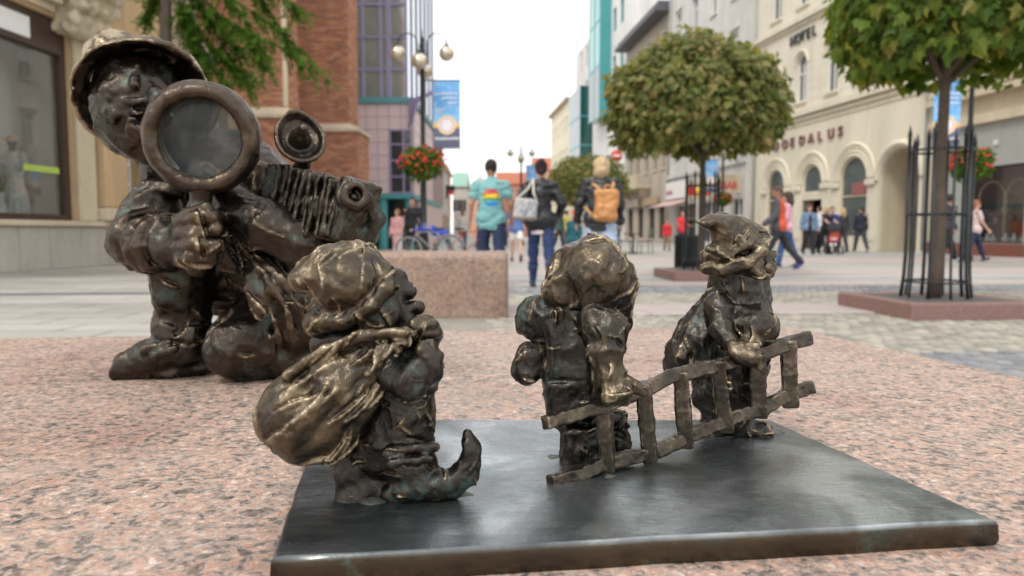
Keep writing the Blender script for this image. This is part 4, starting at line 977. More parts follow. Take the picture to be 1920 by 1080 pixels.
for t in range(n):
    a0, a1 = math.pi * t / n, math.pi * (t + 1) / n; q = [(12.025 - 1.175 * math.cos(a_), 2.85 + 1.175 * math.sin(a_)) for a_ in (a0, a1)]
    m.add([(q[0][0], .16, q[0][1]), (q[0][0], 5.4, q[0][1]), (q[1][0], 5.4, q[1][1]), (q[1][0], .16, q[1][1])], [(0, 1, 2, 3)])
m.add([(10.85, .16, 0), (10.85, 5.4, 0), (10.85, 5.4, 2.85), (10.85, .16, 2.85)], [(0, 1, 2, 3)]); m.add([(13.2, .16, 0), (13.2, 5.4, 0), (13.2, 5.4, 2.85), (13.2, .16, 2.85)], [(3, 2, 1, 0)]); m.build('passage_vault', MAT['pale_stone'], H)
for x in (2.0, 4.6, 7.2, 9.8, 12.3):
    window(H, x - .45, x + .45, 7.0, 8.75, MAT['white_paint'], MAT['grey_glass'], True, .2, trans=(8.3,), sill=MAT['hotel_cream'])
    MB().tube([(x - .62 * math.cos(math.pi * t / 16), -.02, 8.75 + .62 * math.sin(math.pi * t / 16)) for t in range(17)], .07, 6, False).build('window_hood', MAT['hotel_cream'], H)
    window(H, x - .5, x + .5, 11.5, 14.0, MAT['white_paint'], MAT['grey_glass'], False, .2, trans=(13.2,), sill=MAT['hotel_cream'])
for u_ in (.12, 13.6): MB().tube([(u_, -.28, 6.2), (u_, -.09, 5.7), (u_, -.09, .1)], .055, 8).build('downpipe', MAT['plaster_grey'], H)
for i, ch in enumerate('DOEDALUS'): lettering(H, ch, MAT['bronze_letter'], 2.2 + i * .82, 4.92, .62, -.05, 1.0, .04, 'letter', None, 1.15)
for i, ch in enumerate('HOTEL'): lettering(H, ch, MAT['black_letter'], 3.55 + i * .50, 9.80, .66, -.05, 1.0, .04, 'letter')
MB().bbox(8.95, 9.95, .03, .05, 2.35, 2.85, .004).build('shop_sign', plain('faded_red', (.30, .10, .10), .5), H)

# ------------------------------------------------------------------ grey shop at the right edge
gL = hR + hd * .02; gR = hR + hd * 11
S_, SW = facade_root('jewellery_shop', 'grey shopfront with display window beside the hotel passage', gL, gR)
wall(S_, MAT['plaster_grey'], 0, 11, 0, 4.3, [(1.75, 4.25, .42, 2.9, False), (6.0, 10.5, .42, 3.2, False)], .3, 9)
wall(S_, MAT['pale_stone'], 0, 11, 4.302, 16, [(x, x + 1.1, 6.6, 8.9, False) for x in (1.2, 4.2, 7.2)], .25, 9)
for z, h_, o_ in ((4.32, .3, .16), (5.2, .22, .30), (5.5, .12, .18), (10.2, .3, .25)): MB().box(-.01, 11, -o_, -.003, z, z + h_).build('cornice', MAT['pale_stone'], S_)
for x in (1.2, 4.2, 7.2): window(S_, x, x + 1.1, 6.6, 8.9, MAT['white_paint'], MAT['grey_glass'], False, .2, trans=(8.1,), sill=MAT['pale_stone'])
for (a, b) in ((0, 1.74), (1.76, 4.24), (4.26, 5.98)): MB().box(a + .02, b - .02, -.04, -.003, 0, .40).build('plinth', MAT['red_brown_stone'], S_)
MB().box(.02, .42, -.03, -.003, .43, 4.25).build('pilaster', MAT['pale_stone'], S_)
def clear_pane(name='clear_pane', refl=.22, tint=(.9, .95, .95, 1)):
    if name in MAT: return MAT[name]
    s = NT(name); t = s.n('BsdfTransparent'); t.inputs['Color'].default_value = tint; g = s.n('BsdfGlossy'); g.inputs['Roughness'].default_value = .03; g.inputs['Color'].default_value = (.9, .9, .9, 1)
    fz = s.n('LayerWeight'); fz.inputs['Blend'].default_value = .45; mx_ = s.n('MixShader'); nn = s.noise(s.coord(), .8, 2)
    s.l(s.math('ADD', s.math('MULTIPLY', fz.outputs['Fresnel'], .75), s.math('MULTIPLY', nn, refl * .6), True), mx_.inputs['Fac']); s.l(t.outputs['BSDF'], mx_.inputs[1]); s.l(g.outputs['BSDF'], mx_.inputs[2]); s.l(mx_.outputs['Shader'], s.o.inputs['Surface']); return s.m
window(S_, 1.75, 4.25, .42, 2.9, MAT['dark_brown_wood'], clear_pane(), False, .15, mull=0, fw=.05)
MB().box(1.6, 4.4, 1.32, 1.36, .2, 3.0).build('display_back', plain('display_back', (.42, .36, .29), .6), S_)
MB().box(1.6, 4.4, .3, 1.5, .30, .40).build('display_floor', plain('display_wood', (.34, .20, .10), .5), S_)
gold = plain('gold_frame', (.62, .53, .36), .4, .2)
for cx in (2.35, 3.5):
    MB().tube([(cx - .55, .5, .4)] + [(cx - .55 * math.cos(math.pi * t / 12), .5, 1.9 + .55 * math.sin(math.pi * t / 12)) for t in range(13)] + [(cx + .55, .5, .4)], .035, 6).build('display_arch', gold, S_)
for z in (1.05, 1.35): 
    for (a, b) in ((1.9, 2.9), (3.1, 4.1)): MB().box(a, b, .75, 1.3, z, z + .04).build('shelf', MAT['display_wood'], S_)
bust = MB(); bust.lathe((0, 0, 0), [(.0, .0), (.07, .0), (.09, .05), (.11, .14), (.07, .20), (.035, .24), (.035, .31), (.0, .32)], 12); bme = bust.mesh('necklace_bust'); bme.materials.append(MAT['white_paint'])
for i, (x, y, z, s_) in enumerate(((1.95, .45, .4, 1), (2.25, .5, .4, 1.05), (2.55, .45, .4, .95), (3.0, .5, .4, 1.1), (3.35, .5, .4, 1.15), (3.75, .45, .4, 1), (2.4, 1.0, 1.39, 1.2), (3.6, 1.0, 1.39, 1.1), (2.0, 1.0, 1.09, .8), (3.3, 1.0, 1.09, .8))):
    o = bpy.data.objects.new('necklace_bust', bme); COL.objects.link(o); M_ = MATW[S_] @ Matrix.Translation((x, y, z)); o.location = M_.translation; o.scale = (s_,) * 3
    lab = ('leftmost', 'second', 'third', 'fourth', 'fifth', 'rightmost')[i] + ' white necklace bust along the grey shop window floor' if i < 6 else 'white necklace bust on the ' + ('upper left', 'upper right', 'lower left', 'lower right')[i - 6] + ' display shelf'
    _tag(o, lab, 'bust', 'busts in the shop window')
MB().bbox(4.6, 5.0, -.05, -.01, 2.1, 2.5, .005).build('yellow_notice', MAT['yellow_paint'], S_); MB().bbox(2.95, 3.12, -.06, -.003, 3.55, 3.72, .01).build('alarm_box', MAT['plaster_white'], S_)

# ------------------------------------------------------------------ the row of houses along the right side of the street
def rx(Y): return 12.8 - .09 * (Y - 41)
def row(name, label, Y0, Y1, off=0.0): return facade_root(name, label, (rx(Y1) + off, Y1), (rx(Y0) + off, Y0))
def UY(Y0, Y1, Y): return (Y1 - Y) * 1.00404
B, W_ = row('town_house', 'off white plaster house with kebab shop next to the hotel', 41.1, 55.4)
uu = lambda Y: UY(41.1, 55.4, Y)
op = [(uu(Y) - .5, uu(Y) + .5, z, z + 2.0, False) for z in (6.0, 10.0, 14.0) for Y in (43.2, 46.6, 50.0, 53.4)]; gops = [(uu(43.2), uu(41.5), .1, 2.7, False), (uu(48), uu(45.6), .1, 2.7, False), (uu(53.4), uu(49.2), .3, 2.7, False)]
wall(B, MAT['plaster_white'], 0, W_, 0, 19, op + gops, .25, 9)
for a, b, c, d, _ in op: 
    window(B, a, b, c, d, MAT['white_paint'], MAT['grey_glass'], False, .2, trans=(c + 1.4,), sill=MAT['plaster_white']); MB().box(a - .2, b + .2, -.12, -.003, d + .18, d + .36).build('window_hood', MAT['plaster_white'], B)
for a, b, c, d, _ in gops: window(B, a, b, c, d, MAT['white_paint'], MAT['dark_glass'], False, .2, mull=1, trans=(1.2, 1.7))
MB().box(0, W_, -.15, -.003, 4.6, 4.85).build('cornice', MAT['plaster_white'], B)
def sign(root, a, b, z0, z1, bmat, txt=None, tmat=None, out_=.12, ts=.5, name='sign_board', yy=-.2, tu=None):
    o = MB().bbox(a, b, yy - out_, yy, z0, z1, .02).build(name, bmat, root)
    if txt: lettering(o, txt, tmat, tu if tu is not None else a + .25, z0 + (z1 - z0) * .28, ts, yy - out_ - .012, 1.0, .01)
    return o
# projecting boxes that face up the street
def street_sign(root, u, x0, x1, z0, z1, mat, txt=None, tmat=None, ts=.5, tx=None, tsx=1.0):
    """board standing out of the facade, its face turned to someone walking up the street"""
    MW = MATW[root]; p = MW @ Vector((u, 0, 0))
    rr = MB(); rr.bbox(u - .10, u + .10, -x1, -x0, z0, z1, .015); o = rr.build('projecting_sign', mat, root)
    if txt:
        cu = bpy.data.curves.new('t', 'FONT'); cu.body = txt; cu.size = ts; cu.extrude = .012; cu.offset = .02 * ts; tt = bpy.data.objects.new('t', cu); COL.objects.link(tt); me = bpy.data.meshes.new_from_object(tt); bpy.data.objects.remove(tt); me.materials.clear()
        me.transform(Matrix.Translation((u + .115, -(x1 if tx is None else tx), z0 + (z1 - z0) * .22)) @ Matrix.Rotation(R(90), 4, 'Z') @ Matrix.Rotation(R(90), 4, 'X') @ Matrix.Diagonal((tsx, 1, 1, 1))); link_mesh('lettering', me, tmat, o)
    return o
street_sign(B, uu(42.0), -.1, 1.75, 2.95, 4.0, MAT['pale_stone'], 'KEBAB', MAT['red_paint'], .55, 1.62, .88)
o = street_sign(B, uu(46.5), .0, 1.6, 2.75, 3.95, MAT['pale_stone']); MB().box(uu(46.5) + .102, uu(46.5) + .13, -1.5, -.12, 3.05, 3.6).build('red_band', MAT['red_paint'], o); MB().lathe((uu(46.5) + .132, -.8, 3.33), [(.0, .012), (.26, .012), (.26, 0)], 20, 'x').build('yellow_disc', MAT['yellow_paint'], o)
sign(B, .4, 4.6, 3.1, 4.3, MAT['white_paint'], 'bo-bo', plain('plum_paint', (.35, .03, .13), .5), .1, .55)
MB().add([(0.4, -.2, 3.0), (6.2, -.2, 3.0), (6.2, -1.6, 2.55), (.4, -1.6, 2.55), (0.4, -.2, 2.96), (6.2, -.2, 2.96), (6.2, -1.6, 2.51), (.4, -1.6, 2.51)], [(0, 3, 2, 1), (4, 5, 6, 7), (3, 7, 6, 2), (0, 4, 7, 3), (1, 2, 6, 5)]).build('awning', plain('pale_pink_cloth', (.55, .36, .34), .8), B)

MB().tube([(.15, -.10, 18), (.15, -.10, .1)], .06, 8).build('downpipe', MAT['plaster_grey'], B)
for u_, z_ in ((1.5, 6.1), (5.0, 10.1), (8.4, 6.1), (11.9, 10.1)): MB().box(uu(53.4) - .43 if u_ < 3 else uu(50) - .43 if u_ < 6 else uu(46.6) - .43 if u_ < 9 else uu(43.2) - .43, uu(53.4) + .43 if u_ < 3 else uu(50) + .43 if u_ < 6 else uu(46.6) + .43 if u_ < 9 else uu(43.2) + .43, .185, .192, z_ + .9, z_ + 1.75).build('blind', MAT['white_paint'], B)
B, W_ = row('town_house', 'tan ornate house with dark overhanging eaves and a balcony', 55.6, 68.3); uu = lambda Y: UY(55.6, 68.3, Y)
op = [(u - .55, u + .55, z, z + 2.1, False) for z in (5.6, 9.4, 13.2) for u in (1.6, 4.2, 6.8, 9.4, 11.6)]; gops = [(u - .9, u + .9, .3, 2.8, False) for u in (1.8, 5.2, 8.6, 11.4)]
wall(B, MAT['plaster_tan'], 0, W_, 0, 16.8, op + gops, .3, 9)
for a, b, c, d, _ in op: window(B, a, b, c, d, MAT['pale_stone'], MAT['dark_glass'], False, .22, trans=(c + 1.5,), sill=MAT['pale_stone']); MB().prism([(a - .25, d + .15), (b + .25, d + .15), ((a + b) / 2, d + .6)], -.2, -.003).build('pediment', MAT['plaster_tan'], B)
for a, b, c, d, _ in gops: window(B, a, b, c, d, MAT['dark_brown_wood'], MAT['dark_glass'], False, .2, mull=1, trans=(2.1,))
m = MB(); m.box(-.1, W_ + .1, -1.15, .5, 16.802, 17.1); m.box(-.1, W_ + .1, -.9, .5, 17.102, 17.5); m.build('eaves', MAT['dark_roof'], B)
m = MB(); m.box(.6, 8.2, -1.1, -.003, 4.3, 4.55); m.box(.6, 8.2, -1.1, -1.0, 4.552, 5.4); m.prism([(.8, 4.298), (1.1, 4.298), (1.1, 3.7)], -.8, -.003); m.prism([(7.7, 4.298), (8.0, 4.298), (7.7, 3.7)], -.8, -.003); m.build('balcony', MAT['pale_stone'], B)
sign(B, 1.0, 5.6, 2.9, 3.6, MAT['plaster_tan']); sign(B, 6.5, 11, 2.9, 3.5, plain('ochre_board', (.42, .30, .17), .6))

B, W_ = row('office_building', 'white panelled office block with a tall teal glass bay', 68.5, 84.0); uu = lambda Y: UY(68.5, 84.0, Y)
op = [(u - .7, u + .7, z, z + 2.2, False) for z in (11, 15.5, 20, 24.5) for u in (10.6, 13.6)]
wall(B, MAT['panel_white'], 0, W_, 0, 30, op, .25, 9)
for a, b, c, d, _ in op: window(B, a, b, c, d, MAT['teal_paint'], MAT['teal_glass'], False, .2, mull=1)
m = MB(); m.box(3.6, 9.0, -1.1, -.003, 12.2, 33); bay = m.build('glass_bay', MAT['teal_glass'], B)
for z in (17.2, 21.6, 26.2): MB().box(3.57, 9.03, -1.13, -.0, z, z + .16).build('transom', MAT['teal_paint'], bay)
for u in (3.6, 6.3, 9.0): MB().box(u - .06, u + .06, -1.14, -.0, 12.2, 33).build('mullion', MAT['teal_paint'], bay)
MB().box(3.58, 9.02, -1.12, -.0, 12.25, 17.15).build('dark_spandrel', MAT['deep_teal_glass'], bay)
for i in range(3): MB().box(9.6 - .2 * i, 15.4, -.10 - .1 * i, -.003, 5.0 + i * 2.0, 6.9 + i * 2.0).build('cladding_panel', MAT['panel_white'], B)
MB().box(.5, 15, -.9, -.003, 3.2, 4.2).build('canopy', MAT['teal_paint'], B)
gp = [(u - 1.3, u + 1.3, .2, 3.0) for u in (2, 5.2, 8.4, 11.6)]
for a, b, c, d in gp: MB().box(a, b, -.06, -.003, c, d).build('shop_window', MAT['deep_teal_glass'], B)

B, W_ = row('office_building', 'pale far block with a dark green glass corner bay', 84.2, 96, .2); uu = lambda Y: UY(84.2, 96, Y)
op = [(u - .6, u + .6, z, z + 2.4, False) for z in (11.5, 16, 20) for u in (4.0, 7.4, 10.4)]
wall(B, MAT['plaster_white'], 0, W_, 0, 23, op, .25, 9)
for a, b, c, d, _ in op: window(B, a, b, c, d, MAT['white_paint'], MAT['grey_glass'], False, .2)
bay = MB().box(4.0, 11.5, -1.5, -.003, 4, 17).build('glass_bay', MAT['deep_teal_glass'], B)
for z in (7.2, 10.4, 13.6): MB().box(3.97, 11.53, -1.53, 0, z, z + .16).build('transom', MAT['teal_paint'], bay)
B, W_ = row('office_building', 'cream block at the far right end of the street', 96.2, 112, -.6)
op = [(u - .6, u + .6, z, z + 2.2, False) for z in (5.5, 9.5, 13.5) for u in (2, 5, 8, 11, 14)]
wall(B, MAT['cream_far'], 0, W_, 0, 17.5, op, .25, 9); MB().box(-.1, W_ + .1, -.5, .2, 17.502, 17.9).build('cornice', MAT['plaster_tan'], B)
for a, b, c, d, _ in op: window(B, a, b, c, d, MAT['white_paint'], MAT['grey_glass'], False, .2, mull=0)
# houses that close the view
plain('brick_far', (.50, .24, .17), .8, var=.1, scale=.5); plain('salmon_far', (.62, .36, .26), .8, var=.1, scale=.5); plain('roof_tile', (.40, .13, .07), .7, var=.2); plain('green_copper', (.25, .42, .34), .6)
def far_house(label, px0, px1, Y, ytop, wmat, rmat, cols, gable=False, dep=9):
    a = P(px0, 435, Y); b = P(px1, 435, Y); h_ = P(px0, ytop, Y)[2]; B, W_ = facade_root('far_house', label, (a[0], Y), (b[0], Y), group='houses closing the street')
    zs = np.arange(3.6, h_ - 1.6, 2.9); op = [(W_ * (i + .5) / cols - .5, W_ * (i + .5) / cols + .5, z, z + 1.7, False) for z in zs for i in range(cols)]
    wall(B, wmat, 0, W_, 0, h_, op, .2, dep)
    for q in op: window(B, *q[:4], MAT['white_paint'], MAT['dark_glass'], False, .15, mull=1)
    if gable: MB().prism([(-.2, h_ + .003), (W_ + .2, h_ + .003), (W_ / 2, h_ + W_ * .45)], -.15, dep).build('roof', rmat, B)
    else: m = MB(); m.add([(-.2, -.3, h_ + .003), (W_ + .2, -.3, h_ + .003), (W_ + .2, 3, h_ + 2.2), (-.2, 3, h_ + 2.2), (W_ + .2, dep, h_ + .003), (-.2, dep, h_ + .003)], [(0, 1, 2, 3), (3, 2, 4, 5), (0, 3, 5), (1, 4, 2)]); m.build('roof', rmat, B)
far_house('far salmon gabled house left of the teal shirt man', 872, 930, 118, 356, MAT['salmon_far'], MAT['plaster_white'], 3, True)
far_house('far red brick house behind the far lamp post', 932, 1000, 128, 345, MAT['brick_far'], MAT['roof_tile'], 4)
far_house('far salmon brick house right of the far lamp post', 1000, 1058, 122, 318, MAT['salmon_far'], MAT['roof_tile'], 4)
far_house('far narrow white house behind the flag', 850, 874, 105, 350, MAT['plaster_white'], MAT['green_copper'], 2)
# a flag on the left row
fg = thing('hanging_sign', 'small black white and red hanging sign on the left side of the street', 'sign', tuple(P(846, 345, 52)))
a = P(836, 348, 52); MB().box(a[0], a[0] + .12, 51.9, 52.0, a[2] - .9, a[2] + .02).build('bracket', MAT['black_iron'], fg, world=True)
MB().box(a[0] + .125, a[0] + .62, 51.93, 51.97, a[2] - .36, a[2]).build('black_panel', MAT['black_letter'], fg, world=True); MB().box(a[0] + .125, a[0] + .55, 51.93, 51.97, a[2] - .62, a[2] - .363).build('red_panel', MAT['red_paint'], fg, world=True)
# ------------------------------------------------------------------ left shop with the big window
LY = lambda px: 10.76 / (.06 - (px - 960) / 1400)
lx = lambda Y: -9.8 + .06 * (Y - 16)
La, Lb = (lx(9.0), 9.0), (lx(20.6), 20.6)
L, LW = facade_root('corner_shop', 'sandstone shop building with large brown framed display window', La, Lb)
lu = lambda Y: (Y - 9.0) * 1.0018
wa, wb = lu(12.9), lu(16.78)
wall(L, MAT['sand_stone'], 0, LW, 0, 14, [(wa, wb, 1.0, 5.35, False), (lu(18.75), lu(19.4), 1.0, 3.1, False)], .35, 8)
fr = MB(); 
for (a, b, c, d) in ((wa, wb, 1.0, 1.16), (wb - .17, wb, 1.16, 4.6), (wa, wa + .17, 1.16, 4.6), (wa, wb, 4.6, 5.34)): fr.box(a, b, .10, .24, c, d)
fr.box(wa + .17, wb - .17, .07, .099, 4.62, 4.72); fo = fr.build('window_frame', MAT['dark_brown_wood'], L)
m = MB(); m.add([(wa + .17, .2, 1.16), (wb - .17, .2, 1.16), (wb - .17, .2, 4.6), (wa + .17, .2, 4.6)], [(0, 1, 2, 3)]); m.build('pane', clear_pane('shop_pane', .25), fo)
MB().bbox(lu(14.45), lu(15.62), .03, .09, 4.73, 5.16, .01).build('sign_board', MAT['white_paint'], L)
m = MB(); m.box(lu(15.45), lu(16.55), .185, .197, 2.05, 2.18); m.build('lime_strip', plain('lime_tape', (.42, .58, .10), .5), L)
# interior
s = plain('shop_interior', (.84, .77, .67), .8, var=.06, scale=1)
m = MB(); m.box(wa - .3, wb + .1, 1.35, 1.4, .9, 5.6); m.box(wa - .3, wb + .1, .36, 1.35, .80, .98); m.box(wa - .4, wa - .3, .36, 1.4, .9, 5.6); m.box(wb + .1, wb + .2, .36, 1.4, .9, 5.6); m.box(wa - .3, wb + .1, .36, 1.35, 5.6, 5.7); m.build('interior', s, L)
m = MB(); m.box(lu(14.3), lu(15.2), 1.15, 1.34, .985, 4.1); m.box(lu(15.5), lu(16.2), 1.25, 1.345, .985, 4.3); m.build('inner_pillar', MAT['pale_stone'], L)
# sills, plinth blocks, pilasters
MB().bbox(0, lu(18.6), -.22, -.003, .90, 1.02, .02).build('sill', MAT['pale_stone'], L)
u = 0.0; rg = random.Random(2)
while u < lu(18.55):
    wd = rg.uniform(.75, 1.1); MB().bbox(u + .006, min(u + wd, lu(18.6)) - .006, -.14 - rg.uniform(0, .01), -.003, 0, .89, .012).build('stone_block', MAT['base_stone'], L); u += wd
MB().bbox(lu(16.83), lu(17.45), -.10, -.003, 1.03, 5.5, .02).build('pilaster', MAT['pale_stone'], L)
o = MB().bbox(lu(17.55), lu(18.45), -.26, -.003, 1.35, 5.4, .03).build('pilaster', MAT['sand_stone'], L); MB().bbox(lu(17.48), lu(18.52), -.33, -.003, 1.03, 1.34, .04).build('pilaster_base', MAT['pale_stone'], o)
for z, h_, o_ in ((5.42, .14, .12), (5.58, .22, .30), (5.84, .12, .42)): MB().box(0, lu(16.2), -o_, -.003, z, z + h_).build('cornice', MAT['pale_stone'], L)
# carved bracket under the balcony
br = Clay((-.95, -1.1, -1.2), (.95, .3, .35), .03)
br.box((0, -.1, -.3), (.55, .30, .55), .08, .1); br.cap((-.55, -.45, -.05), (.55, -.45, -.05), .2, .2, .1); br.cap((-.5, -.75, .1), (.5, -.75, .1), .17, .17, .1); br.cap((-.45, -.25, -.75), (.45, -.25, -.75), .16, .16, .12)
for x in (-.55, -.2, .2, .55): br.ell((x, -.55, -.25), (.14, .18, .2), .05); br.ell((x, -.4, -.6), (.12, .15, .14), .05)
br.rough(.035, .16, 3, True); me = br.mesh('carved_bracket'); me.transform(Matrix.Translation((lu(16.95), 0, 5.95))); link_mesh('carved_bracket', me, MAT['pale_stone'], L)
m = MB(); m.bbox(lu(16.1), lu(18.4), -1.15, -.003, 6.30, 6.55, .05); m.bbox(lu(16.0), lu(18.5), -1.28, -.003, 6.555, 6.75, .04); m.build('balcony', MAT['pale_stone'], L)
MB().box(0, lu(15.95), -.05, -.003, 6.1, 9).build('red_panel_wall', plain('rose_plaster', (.42, .20, .17), .8), L)
window(L, lu(18.75), lu(19.4), 1.0, 3.1, MAT['white_paint'], MAT['dark_glass'], False, .3, mull=0, trans=(1.5, 2.0, 2.5), fw=.05)
# mannequin in the window
mp_ = MATW[L] @ Vector((lu(15.72), .62, .985)); MN = thing('mannequin', 'mannequin in white dress and peach cap behind the shop glass', 'mannequin', mp_)
k = Clay((-.45, -.4, 0), (.45, .4, 1.95), .014)
k.chain([(0, 0, .02, .30), (0, 0, .5, .25), (0, 0, .95, .17), (0, 0, 1.05, .14)], .04, folds=(14, .02, 0, 0)); k.ell((0, 0, 1.28), (.17, .11, .22), .05); k.chain([(-.2, 0, 1.40, .06), (-.26, .02, 1.15, .05), (-.2, -.12, .95, .04)], .03); k.chain([(.2, 0, 1.40, .06), (.26, .02, 1.15, .05), (.2, -.12, .95, .04)], .03)
k.rough(.004, .05, 2, True); k.build('dress', plain('white_cloth', (.74, .73, .70), .8), MN, world=False)
k = Clay((-.2, -.2, 1.4), (.2, .2, 1.95), .012); k.cap((0, 0, 1.42), (0, 0, 1.56), .055, .05, .02); k.ell((0, 0, 1.66), (.08, .1, .115), .02); k.build('head', plain('mannequin_dark', (.05, .05, .05), .5), MN, world=False)
k = Clay((-.2, -.25, 1.6), (.2, .25, 1.95), .012); k.ell((0, 0, 1.72), (.10, .12, .09), .01); k.box((0, 0, 1.60), (.3, .3, .09), .001, .001, op='s'); k.cap((-.06, -.13, 1.70), (.06, -.13, 1.70), .025, .025, .02); k.build('cap', plain('peach_cloth', (.72, .40, .28), .8), MN, world=False)
mp_ = MATW[L] @ Vector((lu(14.55), .75, .985)); o = thing('display_plinth', 'white box plinths at the left edge of shop window', 'plinth', mp_, math.atan2(1, .06)); MB().bbox(-.35, .35, -.3, .3, 0, 1.3, .02).build('box', MAT['white_paint'], o); MB().bbox(.37, .75, -.25, .3, 0, .6, .02).build('box', MAT['white_paint'], o)

# ------------------------------------------------------------------ brick church
def mk_brick():
    s = NT('brick'); at = s.n('Attribute'); at.attribute_name = 'tint'; oi = s.n('ObjectInfo'); n = s.noise(s.coord(), 9, 5, .65); n2 = s.noise(s.coord(), .35, 4, .6)
    f = s.math('FRACT', s.math('ADD', at.outputs['Fac'], oi.outputs['Random']))
    c = s.ramp(f, [(0, (.28, .12, .075, 1)), (.2, (.36, .155, .092, 1)), (.6, (.43, .19, .105, 1)), (.9, (.52, .26, .15, 1)), (1, (.20, .10, .08, 1))])
    c = s.mix(.25, c, s.ramp(n, [(.3, .35), (.7, .7)]), 'OVERLAY'); c = s.mix(s.ramp(n2, [(.5, 0.0), (.7, .35)]), c, (.16, .12, .10, 1)); s.out(c, .85); s.bump(n, .4, .01); return s.m
mk_brick(); plain('church_mortar', (.46, .37, .29), .9, var=.2, scale=1.0)
CH = thing('brick_church', 'gothic red brick church with stone capped buttresses behind the detective', 'church', (-9, 24, 0))
m = MB(); m.box(-16, -8.6, 20.8, 60, 0, 24); m.build('wall', MAT['church_mortar'], CH, world=True)
bricks = []
def brick_face(x0, x1, y, z0, z1, axis, along=None):
    """courses of bricks over a face; axis 'y' faces the camera at y, axis 'x' faces the street at x=along"""
    z = z0; r_ = 0
    while z < z1 - .04:
        a = x0 - (.13 if r_ % 2 else 0); 
        while a < x1 - .03:
            s0, s1 = max(a, x0), min(a + .26, x1)
            if s1 - s0 > .05: bricks.append((axis, s0 + .005, s1 - .005, y, z + .005, z + .075))
            a += .26
        z += .08; r_ += 1
def buttress(x1, y0, y1, zl, grow):
    m = MB(); m.box(-8.58, x1 - .012, y0 + .012, y1, zl + .25, 16); m.box(-8.58, x1 + grow - .012, y0 - grow + .012, y1 + .1, 0, zl); b = m.build('buttress', MAT['church_mortar'], CH, world=True)
    m = MB(); g = grow + .08
    m.add([(-8.57, y0 - g, zl), (x1 + g, y0 - g, zl), (x1 + g, y1 + .14, zl), (-8.57, y1 + .14, zl), (-8.57, y0 - g, zl + .10), (x1 + g, y0 - g, zl + .10), (x1 + g, y1 + .14, zl + .10), (-8.57, y1 + .14, zl + .10), (-8.57, y0 - .01, zl + .34), (x1 + .01, y0 - .01, zl + .34), (x1 + .01, y1 + .14, zl + .34)],
          [(0, 1, 5, 4), (1, 2, 6, 5), (4, 5, 9, 8), (5, 6, 10, 9), (0, 3, 2, 1)]); m.build('stone_cap', MAT['pale_stone'], b, world=True)
    brick_face(-8.56, x1, y0, zl + .30, 12, 'y'); brick_face(y0, y1, x1, zl + .30, 12, 'x'); brick_face(-8.56, x1 + grow, y0 - grow, 0, zl, 'y'); brick_face(y0 - grow, y1, x1 + grow, 0, zl, 'x')
buttress(-6.55, 22.0, 23.3, 4.05, .28); buttress(-5.72, 26.6, 28.2, 4.25, .38); brick_face(20.85, 27, -8.58, 0, 12, 'x')
m = MB(); m.bbox(-6.64, -6.535, 21.985, 22.15, 4.42, 12, .01); m.build('stone_quoin', MAT['pale_stone'], CH, world=True)
MB().bbox(-8.62, -8.53, 20.86, 21.7, 5.2, 6.0, .02).build('stone_panel', MAT['pale_stone'], CH, world=True)
score = [(-1 if (b[3] in (26.6, 22.0, -5.72, -5.34, 26.22) and 3.2 < b[4] < 6.2 and (b[0] == 'x' or b[1] > -7.3)) else 0) for b in bricks]
one = [i for i, s_ in enumerate(score) if s_ == -1][:300]; oneset = set(one)
def brick_box(b): return (b[1], b[2], b[3], b[3] + .06, b[4], b[5]) if b[0] == 'y' else (b[3] - .06, b[3], b[1], b[2], b[4], b[5])
shared = {}
for i in one:
    x0, x1, y0, y1, z0, z1 = brick_box(bricks[i]); key = (round(x1-x0, 3), round(y1-y0, 3), round(z1-z0, 3))
    if key not in shared:
        m = MB(); m.bbox(-key[0]/2, key[0]/2, -key[1]/2, key[1]/2, -key[2]/2, key[2]/2, .004); shared[key] = m.mesh('brick'); shared[key].materials.append(MAT['brick'])
    o = bpy.data.objects.new('brick', shared[key]); COL.objects.link(o); o.parent = CH; j = random.Random(i).uniform(-.004, .004)
    c = Vector(((x0+x1)/2, (y0+y1)/2, (z0+z1)/2)) + (Vector((0, j, 0)) if bricks[i][0] == 'y' else Vector((j, 0, 0))); o.location = MATW[CH].inverted() @ c
rest = [b for i, b in enumerate(bricks) if i not in oneset]; rgn = np.random.default_rng(3); V = np.zeros((len(rest), 8, 3), np.float32)
for i, b in enumerate(rest):
    x0, x1, y0, y1, z0, z1 = brick_box(b); j = rgn.uniform(-.004, .004)
    if b[0] == 'y': y0 += j
    else: x1 += j
    V[i] = [(x0,y0,z0),(x1,y0,z0),(x1,y1,z0),(x0,y1,z0),(x0,y0,z1),(x1,y0,z1),(x1,y1,z1),(x0,y1,z1)]
V -= np.array((-9, 24, 0), np.float32)
q = np.array([(0,3,2,1),(4,5,6,7),(0,1,5,4),(1,2,6,5),(2,3,7,6),(3,0,4,7)]); me = npmesh('brickwork', V.reshape(-1, 3), (np.arange(len(rest))[:, None, None] * 8 + q[None]).reshape(-1, 4), smooth=False)
at = me.attributes.new('tint', 'FLOAT', 'POINT'); at.data.foreach_set('value', np.repeat(rgn.uniform(0, 1, len(rest)), 8).astype(np.float32)); link_mesh('brickwork', me, MAT['brick'], CH, kind='stuff')

